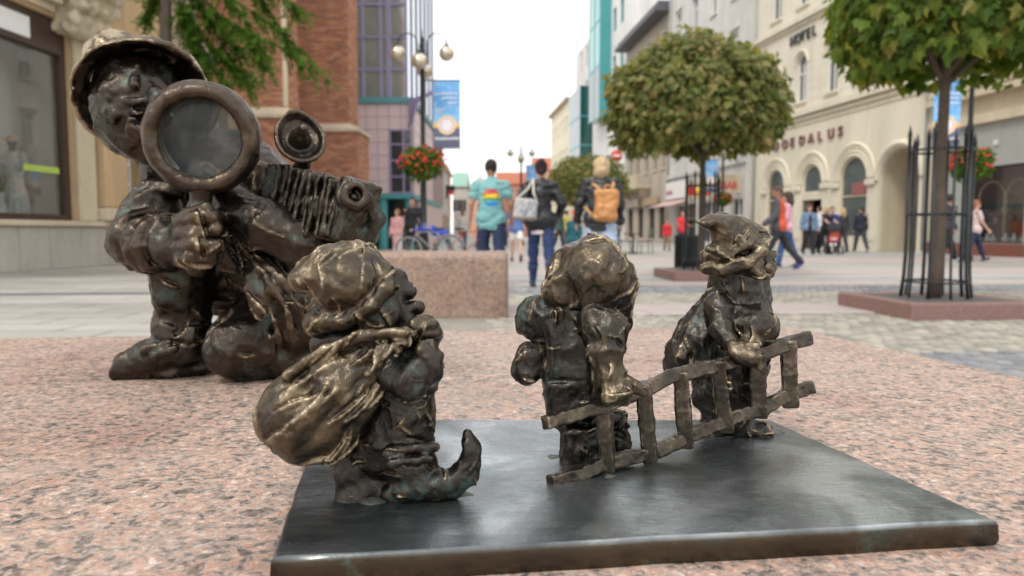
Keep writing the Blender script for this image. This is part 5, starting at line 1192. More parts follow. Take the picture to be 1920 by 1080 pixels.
# ------------------------------------------------------------------ pink tiled building with the glass upper storeys
plain('pink_tile', (.68, .53, .54), .35, var=.07, scale=.8); plain('tile_joint', (.38, .27, .28), .7); plain('teal_band', (.10, .30, .33), .45)
XR, YF = -4.36, 33.0
PK = thing('pink_tiled_building', 'pink tiled corner building with teal columns and glass upper floors', 'building', (-7, 36, 0))
m = MB(); m.box(-12, XR - .02, YF + .02, 48, 2.45, 6.35); m.build('wall', MAT['tile_joint'], PK, world=True)
tm = {}
def tile(x0, x1, y0, y1, z0, z1):
    key = (round(x1-x0, 3), round(y1-y0, 3), round(z1-z0, 3))
    if key not in tm: mm = MB(); mm.bbox(-key[0]/2, key[0]/2, -key[1]/2, key[1]/2, -key[2]/2, key[2]/2, .006); tm[key] = mm.mesh('tile'); tm[key].materials.append(MAT['pink_tile'])
    o = bpy.data.objects.new('tile', tm[key]); COL.objects.link(o); o.parent = PK; o.location = MATW[PK].inverted() @ Vector(((x0+x1)/2, (y0+y1)/2, (z0+z1)/2))
wx0, wx1, wz0, wz1 = -5.36, XR - .0, 2.45, 5.25
for i in range(8):
    for j in range(7):
        x1 = XR - i * .5; z0 = 2.45 + j * .557
        if x1 - .25 > wx0 and z0 < wz1 - .1: continue
        tile(x1 - .488, x1 - .012, YF - .02, YF + .019, z0 + .012, z0 + .545)
for i in range(14):
    for j in range(7): tile(XR - .019, XR + .02, YF + .012 + i * .55 + (.55 if i > 9 else .55), YF + .538 + i * .55 + .55, 2.462 + j * .557, 2.995 + j * .557)
m = MB(); m.box(wx0, XR - .005, YF - .012, YF + .01, wz0, wz1); wn = m.build('window', MAT['dark_glass'], PK, world=True)
m = MB()
for x in (wx0 + .04, wx0 + .62, XR - .05): m.box(x - .04, x + .04, YF - .07, YF - .013, wz0, wz1)
for z in (2.5, 3.2, 3.9, 4.6, 5.2): m.box(wx0, XR, YF - .06, YF - .013, z - .035, z + .035)
m.build('frame', MAT['purple_paint'], wn, world=True)
MB().box(-12, XR + .12, YF - .14, YF + 14, 6.352, 6.6).build('cornice', MAT['teal_band'], PK, world=True)
MB().box(-12, XR + .06, YF - .1, YF + 13, 2.25, 2.44).build('beam', MAT['teal_paint'], PK, world=True)
for x in (-5.72, -4.55): MB().lathe((x, YF + .25, 0), [(.21, 0), (.21, 2.25)], 18).build('column', MAT['teal_paint'], PK, world=True)
MB().box(-12, XR - .3, YF + 1.6, YF + 1.7, 0, 2.25).build('shopfront', MAT['dark_glass'], PK, world=True)
MB().box(XR - .32, XR - .02, YF + 2.5, YF + 13.9, 0, 2.25).build('side_wall', MAT['pink_tile'], PK, world=True)
gx0, gx1 = -9.2, -4.66
MB().box(gx0, gx1, YF + .5, 46, 6.602, 20).build('glass_tower', MAT['pale_glass'], PK, world=True)
for x in (-6.55, -5.78, -5.42, -4.68): 
    t_ = .10 if x in (-5.42,) else .045
    MB().box(x - t_, x + t_, YF + .40, YF + .497, 6.602, 20).build('mullion', MAT['purple_paint'], PK, world=True)
for z in (7.9, 9.3, 10.7, 12.1, 13.5): MB().box(gx0, gx1 + .03, YF + .41, YF + .493, z - .05, z + .05).build('transom', MAT['purple_paint'], PK, world=True)
for i in range(7): MB().box(gx1 + .002, gx1 + .06, YF + .5 + i * 1.8, YF + .58 + i * 1.8, 6.602, 20).build('mullion', MAT['purple_paint'], PK, world=True)
m = MB(); m.tube([(XR - .1, YF - .3, 5.3), (XR + .35, YF - .5, 6.35)], .07, 6); m.tube([(XR - .1, YF - .1, 6.35), (XR + .95, YF - .5, 6.75)], .09, 6); m.add([(XR - .1, YF - .25, 5.4), (XR + .5, YF - .45, 6.6), (XR - .1, YF - .25, 6.5), (XR - .1, YF - .2, 5.4), (XR + .5, YF - .4, 6.6), (XR - .1, YF - .2, 6.5)], [(0, 1, 2), (5, 4, 3), (0, 3, 4, 1), (1, 4, 5, 2)]); m.build('canopy_bracket', MAT['purple_paint'], PK, world=True)
# row further down the left side
for (lab, X, Ya, Yb, hh, mat) in (('cream house beyond the pink tiled building', -5.2, 49, 62, 8.0, 'cream_far'), ('white house far down the left side', -6.4, 63, 84, 7.2, 'plaster_white'), ('salmon house furthest down the left side', -7.6, 85, 103, 8.2, 'salmon_far')):
    B, W_ = facade_root('town_house', lab, (X, Ya), (X - .8, Yb)); op = [(u - .5, u + .5, z, z + 1.7, False) for z in (3.8, 6.0) if z + 1.8 < hh for u in np.arange(1.5, W_ - 1, 2.6)]
    wall(B, MAT[mat], 0, W_, 0, hh, op, .2, 9); MB().box(-.1, W_ + .1, -.3, .1, hh + .002, hh + .25).build('cornice', MAT['pale_stone'], B)
    for q_ in op: window(B, *q_[:4], MAT['white_paint'], MAT['dark_glass'], False, .15, mull=1)
    for u in np.arange(1.2, W_ - 2, 3.2): MB().box(u, u + 2.2, -.05, -.003, .3, 2.6).build('shop_window', MAT['dark_glass'], B)
# ------------------------------------------------------------------ leaves and trees
def mk_leaf(name, stops, tr=.35):
    s = NT(name); at = s.n('Attribute'); at.attribute_name = 'tint'; oi = s.n('ObjectInfo'); n = s.noise(s.coord(), 14, 3)
    f = s.math('FRACT', s.math('ADD', at.outputs['Fac'], oi.outputs['Random'])); c = s.ramp(s.math('ADD', s.math('MULTIPLY', f, .8), s.math('MULTIPLY', n, .2)), stops)
    s.out(c, .48, 0.0, .35); t = s.n('BsdfTranslucent'); s.l(s.mix(1.0, c, (1.5, 1.5, .8, 1), 'MULTIPLY'), t.inputs['Color']); mx_ = s.n('MixShader'); mx_.inputs['Fac'].default_value = tr
    s.l(s.b.outputs['BSDF'], mx_.inputs[1]); s.l(t.outputs['BSDF'], mx_.inputs[2]); s.l(mx_.outputs['Shader'], s.o.inputs['Surface']); return s.m
mk_leaf('maple_leaf', [(0, (.050, .095, .015, 1)), (.3, (.095, .165, .024, 1)), (.6, (.155, .225, .034, 1)), (.8, (.24, .26, .05, 1)), (.92, (.28, .22, .06, 1)), (1, (.26, .14, .05, 1))], .45)
mk_leaf('maple_leaf_brown', [(0, (.065, .095, .024, 1)), (.3, (.125, .160, .038, 1)), (.6, (.215, .220, .062, 1)), (.82, (.31, .26, .10, 1)), (1, (.35, .23, .11, 1))], .45)
mk_leaf('feather_leaf', [(0, (.03, .07, .010, 1)), (.5, (.07, .16, .018, 1)), (1, (.15, .27, .03, 1))], .45)
plain('bark', (.10, .075, .055), .9, var=.35, scale=14, bump=.6, bscale=60, bdist=.01)
LOB = [(0, 0), (.30, -.10), (.46, .12), (.36, .22), (.56, .50), (.30, .48), (.22, .60), (0, 1.0)]
LEAF2 = np.array(LOB + [(-x, y) for x, y in LOB[-2:0:-1]], np.float32); NL = len(LEAF2)
LF3 = np.array([(NL, i, (i + 1) % NL) for i in range(NL)])
def leaf_pts(size, fold):                                   # leaf in its own frame: x across, y along, z out of the blade
    p = np.zeros((NL + 1, 3), np.float32); p[:NL, :2] = LEAF2; p[NL] = (0, .38, 0); p[:, 2] = -fold * np.abs(p[:, 0]) - .25 * fold * p[:, 1] ** 2; return p * size
def crown_frames(n, c, rad, seed, bottom=.35, shell=.55, lump=.13):
    rg = np.random.default_rng(seed); d = rg.normal(size=(n * 2, 3)); d /= np.linalg.norm(d, axis=1)[:, None]; d = d[d[:, 2] > -.75][:n]; n = len(d)
    ph = rg.uniform(0, 6.28, (6, 3)); kx = rg.normal(size=(6, 3)) * 3.2; l = sum(np.sin(d @ kx[i] + ph[i, 0]) for i in range(6)) / 6
    rr = (shell + (1 - shell) * rg.uniform(0, 1, n) ** .45) * (1 + lump * l * 1.6); p = d * rr[:, None] * np.array(rad)
    p[:, 2] = np.where(p[:, 2] < 0, p[:, 2] * .86, p[:, 2]); p += rg.normal(size=p.shape) * .035; p += np.array(c)
    out_ = d * np.array((1, 1, .8)); out_[:, 2] += .35; nrm = out_ + rg.normal(size=(n, 3)) * .45; nrm /= np.linalg.norm(nrm, axis=1)[:, None]
    dn = d * .7 + rg.normal(size=(n, 3)) * .4; dn[:, 2] -= .75; y = dn - nrm * np.sum(dn * nrm, 1)[:, None]; y /= np.linalg.norm(y, axis=1)[:, None]; x = np.cross(y, nrm)
    return p, np.stack([x, y, nrm], 2), rg, rr
def maple(label, px, Yt, crown_c, rad, n, zc0, mat, seed, leaf=.12, singles=0, planter=True, cage=True, tr=.055, cage_h=1.80):
    x = (px - 960) / 1400 * Yt; root = thing('maple_tree', label, 'tree', (x, Yt, 0), group='clipped round maples on the plaza'); zp = .157 if planter else 0
    m = MB(); rg0 = random.Random(seed); hgt = crown_c[2]
    pts = [(x + math.sin(i * 1.3 + seed) * .008, Yt + math.cos(i * 1.7) * .008, zp + (hgt - zp) * i / 10) for i in range(11)]
    m.tube(pts, [tr * (1.25 if i == 0 else 1.08 - .035 * i) for i in range(11)], 12); tk = m.build('trunk', MAT['bark'], root, world=True)
    for i in range(11):
        a = i * 2.4; m = MB(); z0 = zc0 - .05 + .09 * (i % 4); e = np.array((crown_c[0] + math.cos(a) * rad[0] * .72, crown_c[1] + math.sin(a) * rad[1] * .72, crown_c[2] + (.25 * (i % 3) - .2) * rad[2]))
        b = np.array((x, Yt, z0)); m.tube([b, b * .6 + e * .4 + (0, 0, .14), e], [.03, .02, .008], 6); m.build('limb', MAT['bark'], tk, world=True)
    p, Fm, rg, rr = crown_frames(n, crown_c, rad, seed); n = len(p)
    size = leaf * rg.uniform(.5, 1.25, n); camd = np.linalg.norm(p - np.array((0, 0, CAM_Z)), axis=1); vis = camd - .5 * rr
    order = np.argsort(vis); sing = order[:singles]; mask = np.ones(n, bool); mask[sing] = False
    base = leaf_pts(1.0, .35); V = np.einsum('nij,kj->nki', Fm[mask], base) * size[mask][:, None, None] + p[mask][:, None, :] - np.array((x, Yt, 0)); k_ = mask.sum()
    me = npmesh('crown', V.reshape(-1, 3), None, (np.arange(k_)[:, None, None] * (NL + 1) + LF3[None]).reshape(-1, 3), smooth=False)
    at = me.attributes.new('tint', 'FLOAT', 'POINT'); at.data.foreach_set('value', np.repeat(rg.uniform(0, .999, k_), NL + 1).astype(np.float32)); link_mesh('crown', me, mat, root, kind='stuff')
    if singles:
        lm = npmesh('leaf', base, None, LF3, smooth=False); lm.materials.append(mat)
        for i in sing:
            o = bpy.data.objects.new('leaf', lm); COL.objects.link(o); o.parent = root; M4 = Matrix([list(Fm[i][r] * size[i]) + [float(p[i][r] - (x, Yt, 0)[r])] for r in range(3)] + [[0, 0, 0, 1]]); o.matrix_local = M4
    if planter:
        pr_ = thing('tree_planter', ('red granite kerb around the near right maple' if Yt < 9 else 'red granite kerb around the middle maple by the bin'), 'planter', (x, Yt, 0), math.atan2(SR[1], SR[0]), group='red granite tree surrounds')
        w_ = .64
        for (a, b, c, d) in ((-w_, w_, -w_, -w_ + .14), (-w_, w_, w_ - .14, w_), (-w_, -w_ + .14, -w_ + .142, w_ - .142), (w_ - .14, w_, -w_ + .142, w_ - .142)): MB().bbox(a, b, c, d, 0, .157, .012).build('kerb_stone', MAT['red_granite'], pr_)
        MB().box(-w_ + .142, w_ - .142, -w_ + .142, w_ - .142, 0, .148).build('gravel_bed', MAT['dark_gravel'], pr_)
    if cage:
        cg = thing('tree_guard', 'black iron guard rails around the ' + ('near right maple' if Yt < 9 else 'middle maple') + ' trunk', 'tree guard', (x, Yt, zp), 0, group='iron tree guards')
        nb = 10; rb = .27
        for i in range(nb):
            a = 2 * math.pi * (i + .35) / nb; cx, cy = math.cos(a), math.sin(a); h_ = cage_h - zp - (.10 if i % 2 else 0); m = MB()
            m.tube([(cx * (rb + .03), cy * (rb + .03), 0), (cx * (rb + .008), cy * (rb + .008), .2), (cx * rb, cy * rb, .4), (cx * rb, cy * rb, h_ - .12)], .017 if i % 2 == 0 else .012, 6); m.lathe((cx * rb, cy * rb, h_ - .12), [(.013, 0), (.022, .02), (.016, .05), (.006, .10), (0, .13)], 8); m.build('bar', MAT['black_iron'], cg)
        for z in (.15, .79, 1.39): 
            rr_ = rb + (.012 if z < .2 else 0); MB().tube([(rr_ * math.cos(2 * math.pi * t / 28), rr_ * math.sin(2 * math.pi * t / 28), z) for t in range(29)], .011, 5, False).build('hoop', MAT['black_iron'], cg)
    return root
plain('red_granite', (.215, .125, .108), .5, var=.28, scale=30, bscale=160); plain('dark_gravel', (.09, .088, .085), .9, var=.4, scale=40, bump=.6, bscale=120)
maple('large green maple clipped round at the right edge', 1757, 7.15, (4.30, 7.25, 3.00), (1.22, 1.25, 1.10), 6200, 2.2, MAT['maple_leaf'], 11, .122, 300)
maple('browning round maple in the middle of the plaza', 1315, 12.5, (3.02, 12.5, 2.84), (1.46, 1.42, 1.12), 9000, 2.05, MAT['maple_leaf_brown'], 21, .125, 300)
maple('small distant round maple behind the backpack woman', 1110, 28.0, (2.75, 28, 2.55), (1.55, 1.5, 1.15), 4200, 1.8, MAT['maple_leaf_brown'], 13, .15, 0, False, False)
# feathery tree on the left
def feather_tree():
    x, Yt = (326 - 960) / 1400 * 15.0, 15.0; root = thing('feathery_tree', 'bright green feathery tree whose boughs hang before the brick church', 'tree', (x, Yt, 0))
    m = MB(); m.tube([(x + .02 * math.sin(i), Yt, .75 * i) for i in range(11)], [.14 - .006 * i for i in range(11)], 10); tk = m.build('trunk', MAT['bark'], root, world=True)
    rg = np.random.default_rng(4); Vs = []; base = np.array([(-.5, 0, 0), (.5, 0, 0), (.35, 1, -.1), (-.35, 1, -.1)], np.float32)
    boughs = [((330, -60), (420, 40), (520, 85), (612, 150)), ((330, -60), (390, 30), (430, 110), (470, 165)), ((330, -80), (440, 0), (530, 60), (590, 120)), ((330, -90), (400, -30), (460, 40), (505, 110)), ((325, -60), (340, 20), (370, 80), (400, 130)), ((330, -120), (420, -60), (500, -20), (560, 20)), ((322, -60), (300, -20), (285, 10), (270, 40)), ((330, -140), (430, -130), (520, -100), (580, -80)), ((330, -180), (360, -140), (420, -160), (470, -120)), ((322, -160), (260, -150), (220, -120), (190, -90)), ((326, -40), (360, 60), (420, 150), (440, 190)),
              ((330, -50), (400, 20), (455, 60), (500, 130)), ((330, -20), (380, 70), (430, 120), (480, 150)), ((330, -100), (450, -60), (500, 10), (540, 90)), ((332, -60), (370, 10), (420, 60), (455, 110)), ((330, -30), (350, 60), (375, 110), (392, 160))]
    for bi, b in enumerate(boughs):
        dz = rg.uniform(-1.0, .9); c = [P(px, py, Yt + dz * t) for (px, py), t in zip(b, (0, .5, .8, 1))]
        m = MB(); m.tube(c, [.035, .022, .012, .004], 6); m.build('limb', MAT['bark'], tk, world=True)
        for _ in range(64 if bi not in (7, 8, 9) else 24):
            t = rg.uniform(.12, 1) * 3; i = min(int(t), 2); f = t - i; o = c[i] * (1 - f) + c[i + 1] * f; tang = (c[i + 1] - c[i]) / np.linalg.norm(c[i + 1] - c[i])
            dr = tang * rg.uniform(.3, 1) + rg.normal(size=3) * .55; dr[2] -= .35; dr /= np.linalg.norm(dr); L_ = rg.uniform(.18, .42)
            for q in np.linspace(0, 1, 15):
                pos = o + dr * L_ * q + np.array((0, 0, -.10 * q * q)); 
                for sd in (-1, 1):
                    sidev = np.cross(dr, (0, 0, 1)); sidev /= np.linalg.norm(sidev); yv = sidev * sd + dr * .5 + rg.normal(size=3) * .25; yv /= np.linalg.norm(yv); nv = np.array((0, 0, 1.0)) + rg.normal(size=3) * .5; xv = np.cross(yv, nv); xv /= np.linalg.norm(xv); nv = np.cross(xv, yv)
                    ln = rg.uniform(.04, .08); Vs.append((base * np.array((.030, ln, .03))) @ np.stack([xv, yv, nv], 0) + pos)
    V = np.array(Vs) - np.array((x, Yt, 0)); n = len(V); me = npmesh('foliage', V.reshape(-1, 3), np.arange(n * 4).reshape(-1, 4), smooth=False); at = me.attributes.new('tint', 'FLOAT', 'POINT'); at.data.foreach_set('value', np.repeat(np.clip(rg.normal(.5, .25, n), 0, .999), 4).astype(np.float32)); link_mesh('foliage', me, MAT['feather_leaf'], root, kind='stuff')
feather_tree()

# ------------------------------------------------------------------ lamp posts with banners and flower baskets
def mk_globe():
    s = NT('lamp_globe'); v = s.coord(); sx = s.n('SeparateXYZ'); s.l(v, sx.inputs['Vector']); n = s.noise(v, 6, 3)
    s.out(s.ramp(n, [(.3, (.55, .49, .36, 1)), (.7, (.75, .68, .52, 1))]), .10, .55, .8); s.b.inputs['Transmission Weight'].default_value = .25; return s.m
mk_globe()
def mk_banner():
    s = NT('banner_print'); v = s.coord('UV'); sx = s.n('SeparateXYZ'); s.l(v, sx.inputs['Vector']); u, w_ = sx.outputs['X'], sx.outputs['Y']
    c = s.ramp(w_, [(0, (.10, .11, .17, 1)), (.30, (.13, .14, .22, 1)), (.31, (.75, .45, .15, 1)), (.38, (.72, .52, .30, 1)), (.40, (.22, .50, .80, 1)), (.75, (.10, .36, .74, 1)), (1, (.16, .42, .78, 1))])
    cl = s.noise(s.coord('UV', (2, 4, 1)), 3, 4); c = s.mix(s.math('MULTIPLY', s.ramp(cl, [(.5, 0.0), (.7, .5)]), s.ramp(w_, [(.4, 0.0), (.45, 1.0)])), c, (.55, .72, .9, 1))
    dx = s.math('SUBTRACT', u, .5); dy = s.math('MULTIPLY', s.math('SUBTRACT', w_, .345), 2.42); rr = s.math('SQRT', s.math('ADD', s.math('MULTIPLY', dx, dx), s.math('MULTIPLY', dy, dy)))
    em = s.ramp(rr, [(0, (.85, .85, .88, 1)), (.20, (.72, .75, .82, 1)), (.25, (.80, .35, .45, 1)), (.30, (.85, .70, .30, 1)), (.34, (.85, .78, .45, 1))]); c = s.mix(s.ramp(rr, [(.335, 1.0), (.35, 0.0)]), c, em)
    s.out(c, .55); return s.m
mk_banner(); plain('banner_text', (.80, .80, .84), .6); 
def flower_basket(root, c, r, seed, dens=1.0):
    rg = np.random.default_rng(seed); b = MB(); b.lathe(c, [(.0, -.28), (.16, -.26), (.24, -.12), (.26, .0), (.24, .02)], 14); bo = b.build('basket', MAT['black_iron'], root, world=False)
    n = int(1500 * dens); d = rg.normal(size=(n, 3)); d /= np.linalg.norm(d, axis=1)[:, None]; p = d * (rg.uniform(.5, 1, n) ** .6)[:, None] * np.array((r, r, r * .68)) + np.array(c) + (0, 0, .02); lm_ = 1 + .22 * np.sin(d[:, 0] * 5 + seed) * np.cos(d[:, 1] * 4 + 2 * seed); p = (p - np.array(c)) * lm_[:, None] + np.array(c); p[:, 2] -= .22 * rg.uniform(0, 1, n) ** 2 * (d[:, 2] < 0.1)
    base = np.array([(-.5, 0, 0), (.5, 0, 0), (.4, 1, 0), (-.4, 1, 0)]); A_ = rg.normal(size=(n, 3)) * .6 + d; A_ /= np.linalg.norm(A_, axis=1)[:, None]; x = np.cross(A_, rg.normal(size=(n, 3))); x /= np.linalg.norm(x, axis=1)[:, None]; y = np.cross(A_, x)
    V = (x[:, None, :] * base[None, :, :1] + y[:, None, :] * base[None, :, 1:2]) * .075 + p[:, None, :]; me = npmesh('leaves', V.reshape(-1, 3), np.arange(n * 4).reshape(-1, 4), smooth=False); at = me.attributes.new('tint', 'FLOAT', 'POINT'); at.data.foreach_set('value', np.repeat(rg.uniform(0, .99, n), 4).astype(np.float32)); link_mesh('leaves', me, MAT['feather_leaf'], bo, kind='stuff')
    nf = int(120 * dens); 
    fm = MB()
    for i in range(nf):
        dd = rg.normal(size=3) * (1, 1, .7) + ((-.5, -.2, .15) if i % 3 else (.2, 0, .1)); dd /= np.linalg.norm(dd); q = np.array(c) + dd * np.array((r, r, r * .70)) * rg.uniform(.90, 1.12) * (1 + .22 * math.sin(dd[0] * 5 + seed) * math.cos(dd[1] * 4 + 2 * seed)); fm.ball(q, rg.uniform(.018, .042), 6, 4)
    fm.build('blossoms', MAT['geranium'], bo, kind='stuff')
plain('geranium', (.72, .05, .035), .6, var=.25, scale=12, bscale=50, bdist=.01)
def lamp(label, px, Y, seed=1, banner=1, basket=1.0, ring=True):
    x = (px - 960) / 1400 * Y; root = thing('street_lamp', label, 'street lamp', (x, Y, 0), 0, group='globe street lamps')
    m = MB(); m.lathe((0, 0, 0), [(.20, 0), (.20, .12), (.14, .20), (.12, .8), (.14, .86), (.085, .95), (.075, 2.6), (.095, 2.66), (.065, 2.72), (.055, 5.1), (.085, 5.15), (.05, 5.25), (.035, 5.75), (.055, 5.80), (.02, 5.88), (.0, 6.12)], 14); m.build('post', MAT['black_iron'], root)
    for i, (dx, dy, zg) in enumerate(((-.64, 0, 5.45), (.64, 0, 5.45), (0, -.60, 5.12), (0, .60, 5.12))):
        m = MB(); rd = math.hypot(dx, dy); ux, uy = dx / rd, dy / rd; top = zg + .26; r0 = rd / 2
        pts = [(ux * .12, uy * .12, zg - .30), (ux * .13, uy * .13, top)] + [(ux * (.13 + (rd - .13) / 2 * (1 - math.cos(t))), uy * (.13 + (rd - .13) / 2 * (1 - math.cos(t))), top + (.26) * math.sin(t)) for t in np.linspace(.15, math.pi, 10)]
        m.tube(pts, .017, 6); m.tube([(0, 0, zg - .05), (ux * .13, uy * .13, zg - .05)], .014, 5); m.lathe((dx, dy, zg + .18), [(.10, -.02), (.08, .03), (.035, .06), (.02, .12), (.0, .2)], 12); ar = m.build('arm', MAT['black_iron'], root); MB().ball((dx, dy, zg), .2, 18, 12).build('globe', MAT['lamp_globe'], ar)
    if banner:
        s_ = 1 if banner > 0 else -1; a, b = (.28 * s_, .99 * s_) if s_ > 0 else (-.99, -.28); z0, z1 = 3.0, 4.74
        m = MB(); m.tube([(.05 * s_, 0, z1 + .02), (1.02 * s_, 0, z1 + .02)], .018, 6); m.tube([(.05 * s_, 0, z0 - .02), (1.02 * s_, 0, z0 - .02)], .014, 6); bk = m.build('banner_bracket', MAT['black_iron'], root)
        nx, nz_ = 6, 10; V = []; 
        for sgn in (-1, 1):
            for j in range(nz_ + 1):
                for i in range(nx + 1): V.append((a + (b - a) * i / nx, sgn * .004 + .02 * math.sin(3 * i / nx + 1.3 * j / nz_ + seed), z0 + (z1 - z0) * j / nz_))
        st = (nx + 1) * (nz_ + 1); F_ = [[j*(nx+1)+i, j*(nx+1)+i+1, (j+1)*(nx+1)+i+1, (j+1)*(nx+1)+i] for j in range(nz_) for i in range(nx)]; F_ += [[st+v for v in f[::-1]] for f in F_]
        me = npmesh('banner', V, F_); uv = me.uv_layers.new(name='UVMap'); co = np.array(V); li = np.array([l.vertex_index for l in me.loops]); uvs = np.stack([(co[li, 0] - a) / (b - a), (co[li, 2] - z0) / (z1 - z0)], 1).astype(np.float32); uv.data.foreach_set('uv', uvs.ravel())
        bn = link_mesh('banner', me, MAT['banner_print'], root)
        rgx = random.Random(3); m = MB()                    # lines of print, too blurred to read
        for (u0, u1, w0, hh) in ((.06, .90, .80, .030), (.32, .90, .735, .028), (.50, .88, .665, .028), (.05, .40, .575, .022), (.05, .36, .535, .022), (.15, .30, .50, .018), (.06, .95, .125, .040)):
            u = u0
            while u < u1:
                wd = rgx.uniform(.018, .045); h2 = hh * rgx.uniform(.6, 1.0); xx = a + (b - a) * u; zz = z0 + (z1 - z0) * w0
                yo = -.004 + .02 * math.sin(3 * u + 1.3 * w0 + seed) - .012
                m.box(xx, xx + wd * .75 * (b - a), yo, yo + .003, zz, zz + h2 * (z1 - z0)); u += wd
        m.build('print', MAT['banner_text'], bn, kind='stuff')
    if basket: flower_basket(root, (-.03, -.12, 2.62), .56 * basket, seed)
    return root
lamp('globe lamp post with blue banner and red flowers left of the crowd', 795, 20.0, 1)
lamp('globe lamp post behind the right maple with flower basket', 1808, 20.0, 2, -1)
lamp('distant globe lamp post in the middle of the street', 977, 45.0, 3, 1, 0)
lamp('distant lamp post with banner beside the middle maple trunk', 1352, 41.5, 4, -1, .8)
# no entry sign
rt = P(1156, 292, 40); ne = thing('no_entry_sign', 'round red no entry sign on a white square above the street', 'sign', (rt[0], 40, 0))
MB().tube([(.12, .05, 0), (.12, .05, rt[2] + .45)], .04, 8).build('post', MAT['black_iron'], ne); pl_ = MB().bbox(-.42, .42, -.02, .0, rt[2] - .42, rt[2] + .42, .008).build('backing', MAT['white_paint'], ne)
MB().lathe((0, -.024, rt[2]), [(.0, -.012), (.30, -.012), (.30, 0)], 28, 'y').build('red_disc', MAT['red_paint'], ne); MB().box(-.21, .21, -.042, -.037, rt[2] - .05, rt[2] + .05).build('white_bar', MAT['white_paint'], ne)
# litter bin beside the middle maple
bp = ((1288 - 960) / 1400 * 14.0, 14.0, 0); bn = thing('litter_bin', 'black slatted litter bin behind the middle maple planter', 'bin', bp)
MB().lathe((0, 0, 0), [(0, .02), (.19, .02), (.205, .05), (.205, .66), (.19, .68), (.16, .68), (.16, .4), (0, .4)], 20).build('drum', MAT['black_iron'], bn)
for i in range(20): a = 2 * math.pi * i / 20; MB().box(-.022, .022, -.008, .008, .04, .70).build('slat', MAT['black_iron'], bn).matrix_local = Matrix.Translation((math.cos(a) * .225, math.sin(a) * .225, 0)) @ Matrix.Rotation(a + math.pi / 2, 4, 'Z')
MB().tube([(.225 * math.cos(2*math.pi*t/24), .225 * math.sin(2*math.pi*t/24), .71) for t in range(25)], .015, 6, False).build('rim', MAT['black_iron'], bn)
# cafe tables and chairs on the far right pavement
def cafe_table(px, Y, label):
    t = thing('cafe_table', label, 'table', ((px - 960) / 1400 * Y, Y, 0), .2, group='cafe tables by the far shops'); MB().lathe((0, 0, 0), [(0, .70), (.35, .70), (.35, .735), (0, .735)], 18).build('top', MAT['dark_brown_wood'], t); MB().lathe((0, 0, 0), [(.22, 0), (.2, .03), (.03, .05), (.03, .698)], 12).build('pedestal', MAT['black_iron'], t)
def cafe_chair(px, Y, rz, label):
    t = thing('cafe_chair', label, 'chair', ((px - 960) / 1400 * Y, Y, 0), rz, group='cafe chairs by the far shops'); MB().bbox(-.21, .21, -.21, .21, .43, .46, .01).build('seat', MAT['dark_brown_wood'], t)
    for sx_ in (-1, 1):
        for sy_ in (-1, 1): MB().tube([(sx_ * .19, sy_ * .19, .43), (sx_ * .21, sy_ * .22, 0)], .015, 6).build('leg', MAT['black_iron'], t)
        MB().tube([(sx_ * .19, .2, .44), (sx_ * .19, .26, .9)], .015, 6).build('back_post', MAT['black_iron'], t)
    MB().bbox(-.19, .19, .235, .262, .62, .88, .006).build('backrest', plain('green_chair', (.13, .17, .12), .6), t)
cafe_table(1187, 27, 'small dark cafe table between the two green backed chairs'); cafe_chair(1172, 27.3, 1.6, 'cafe chair left of the small dark table'); cafe_chair(1209, 26.6, -1.4, 'cafe chair right of the small dark table, nearest the bin')
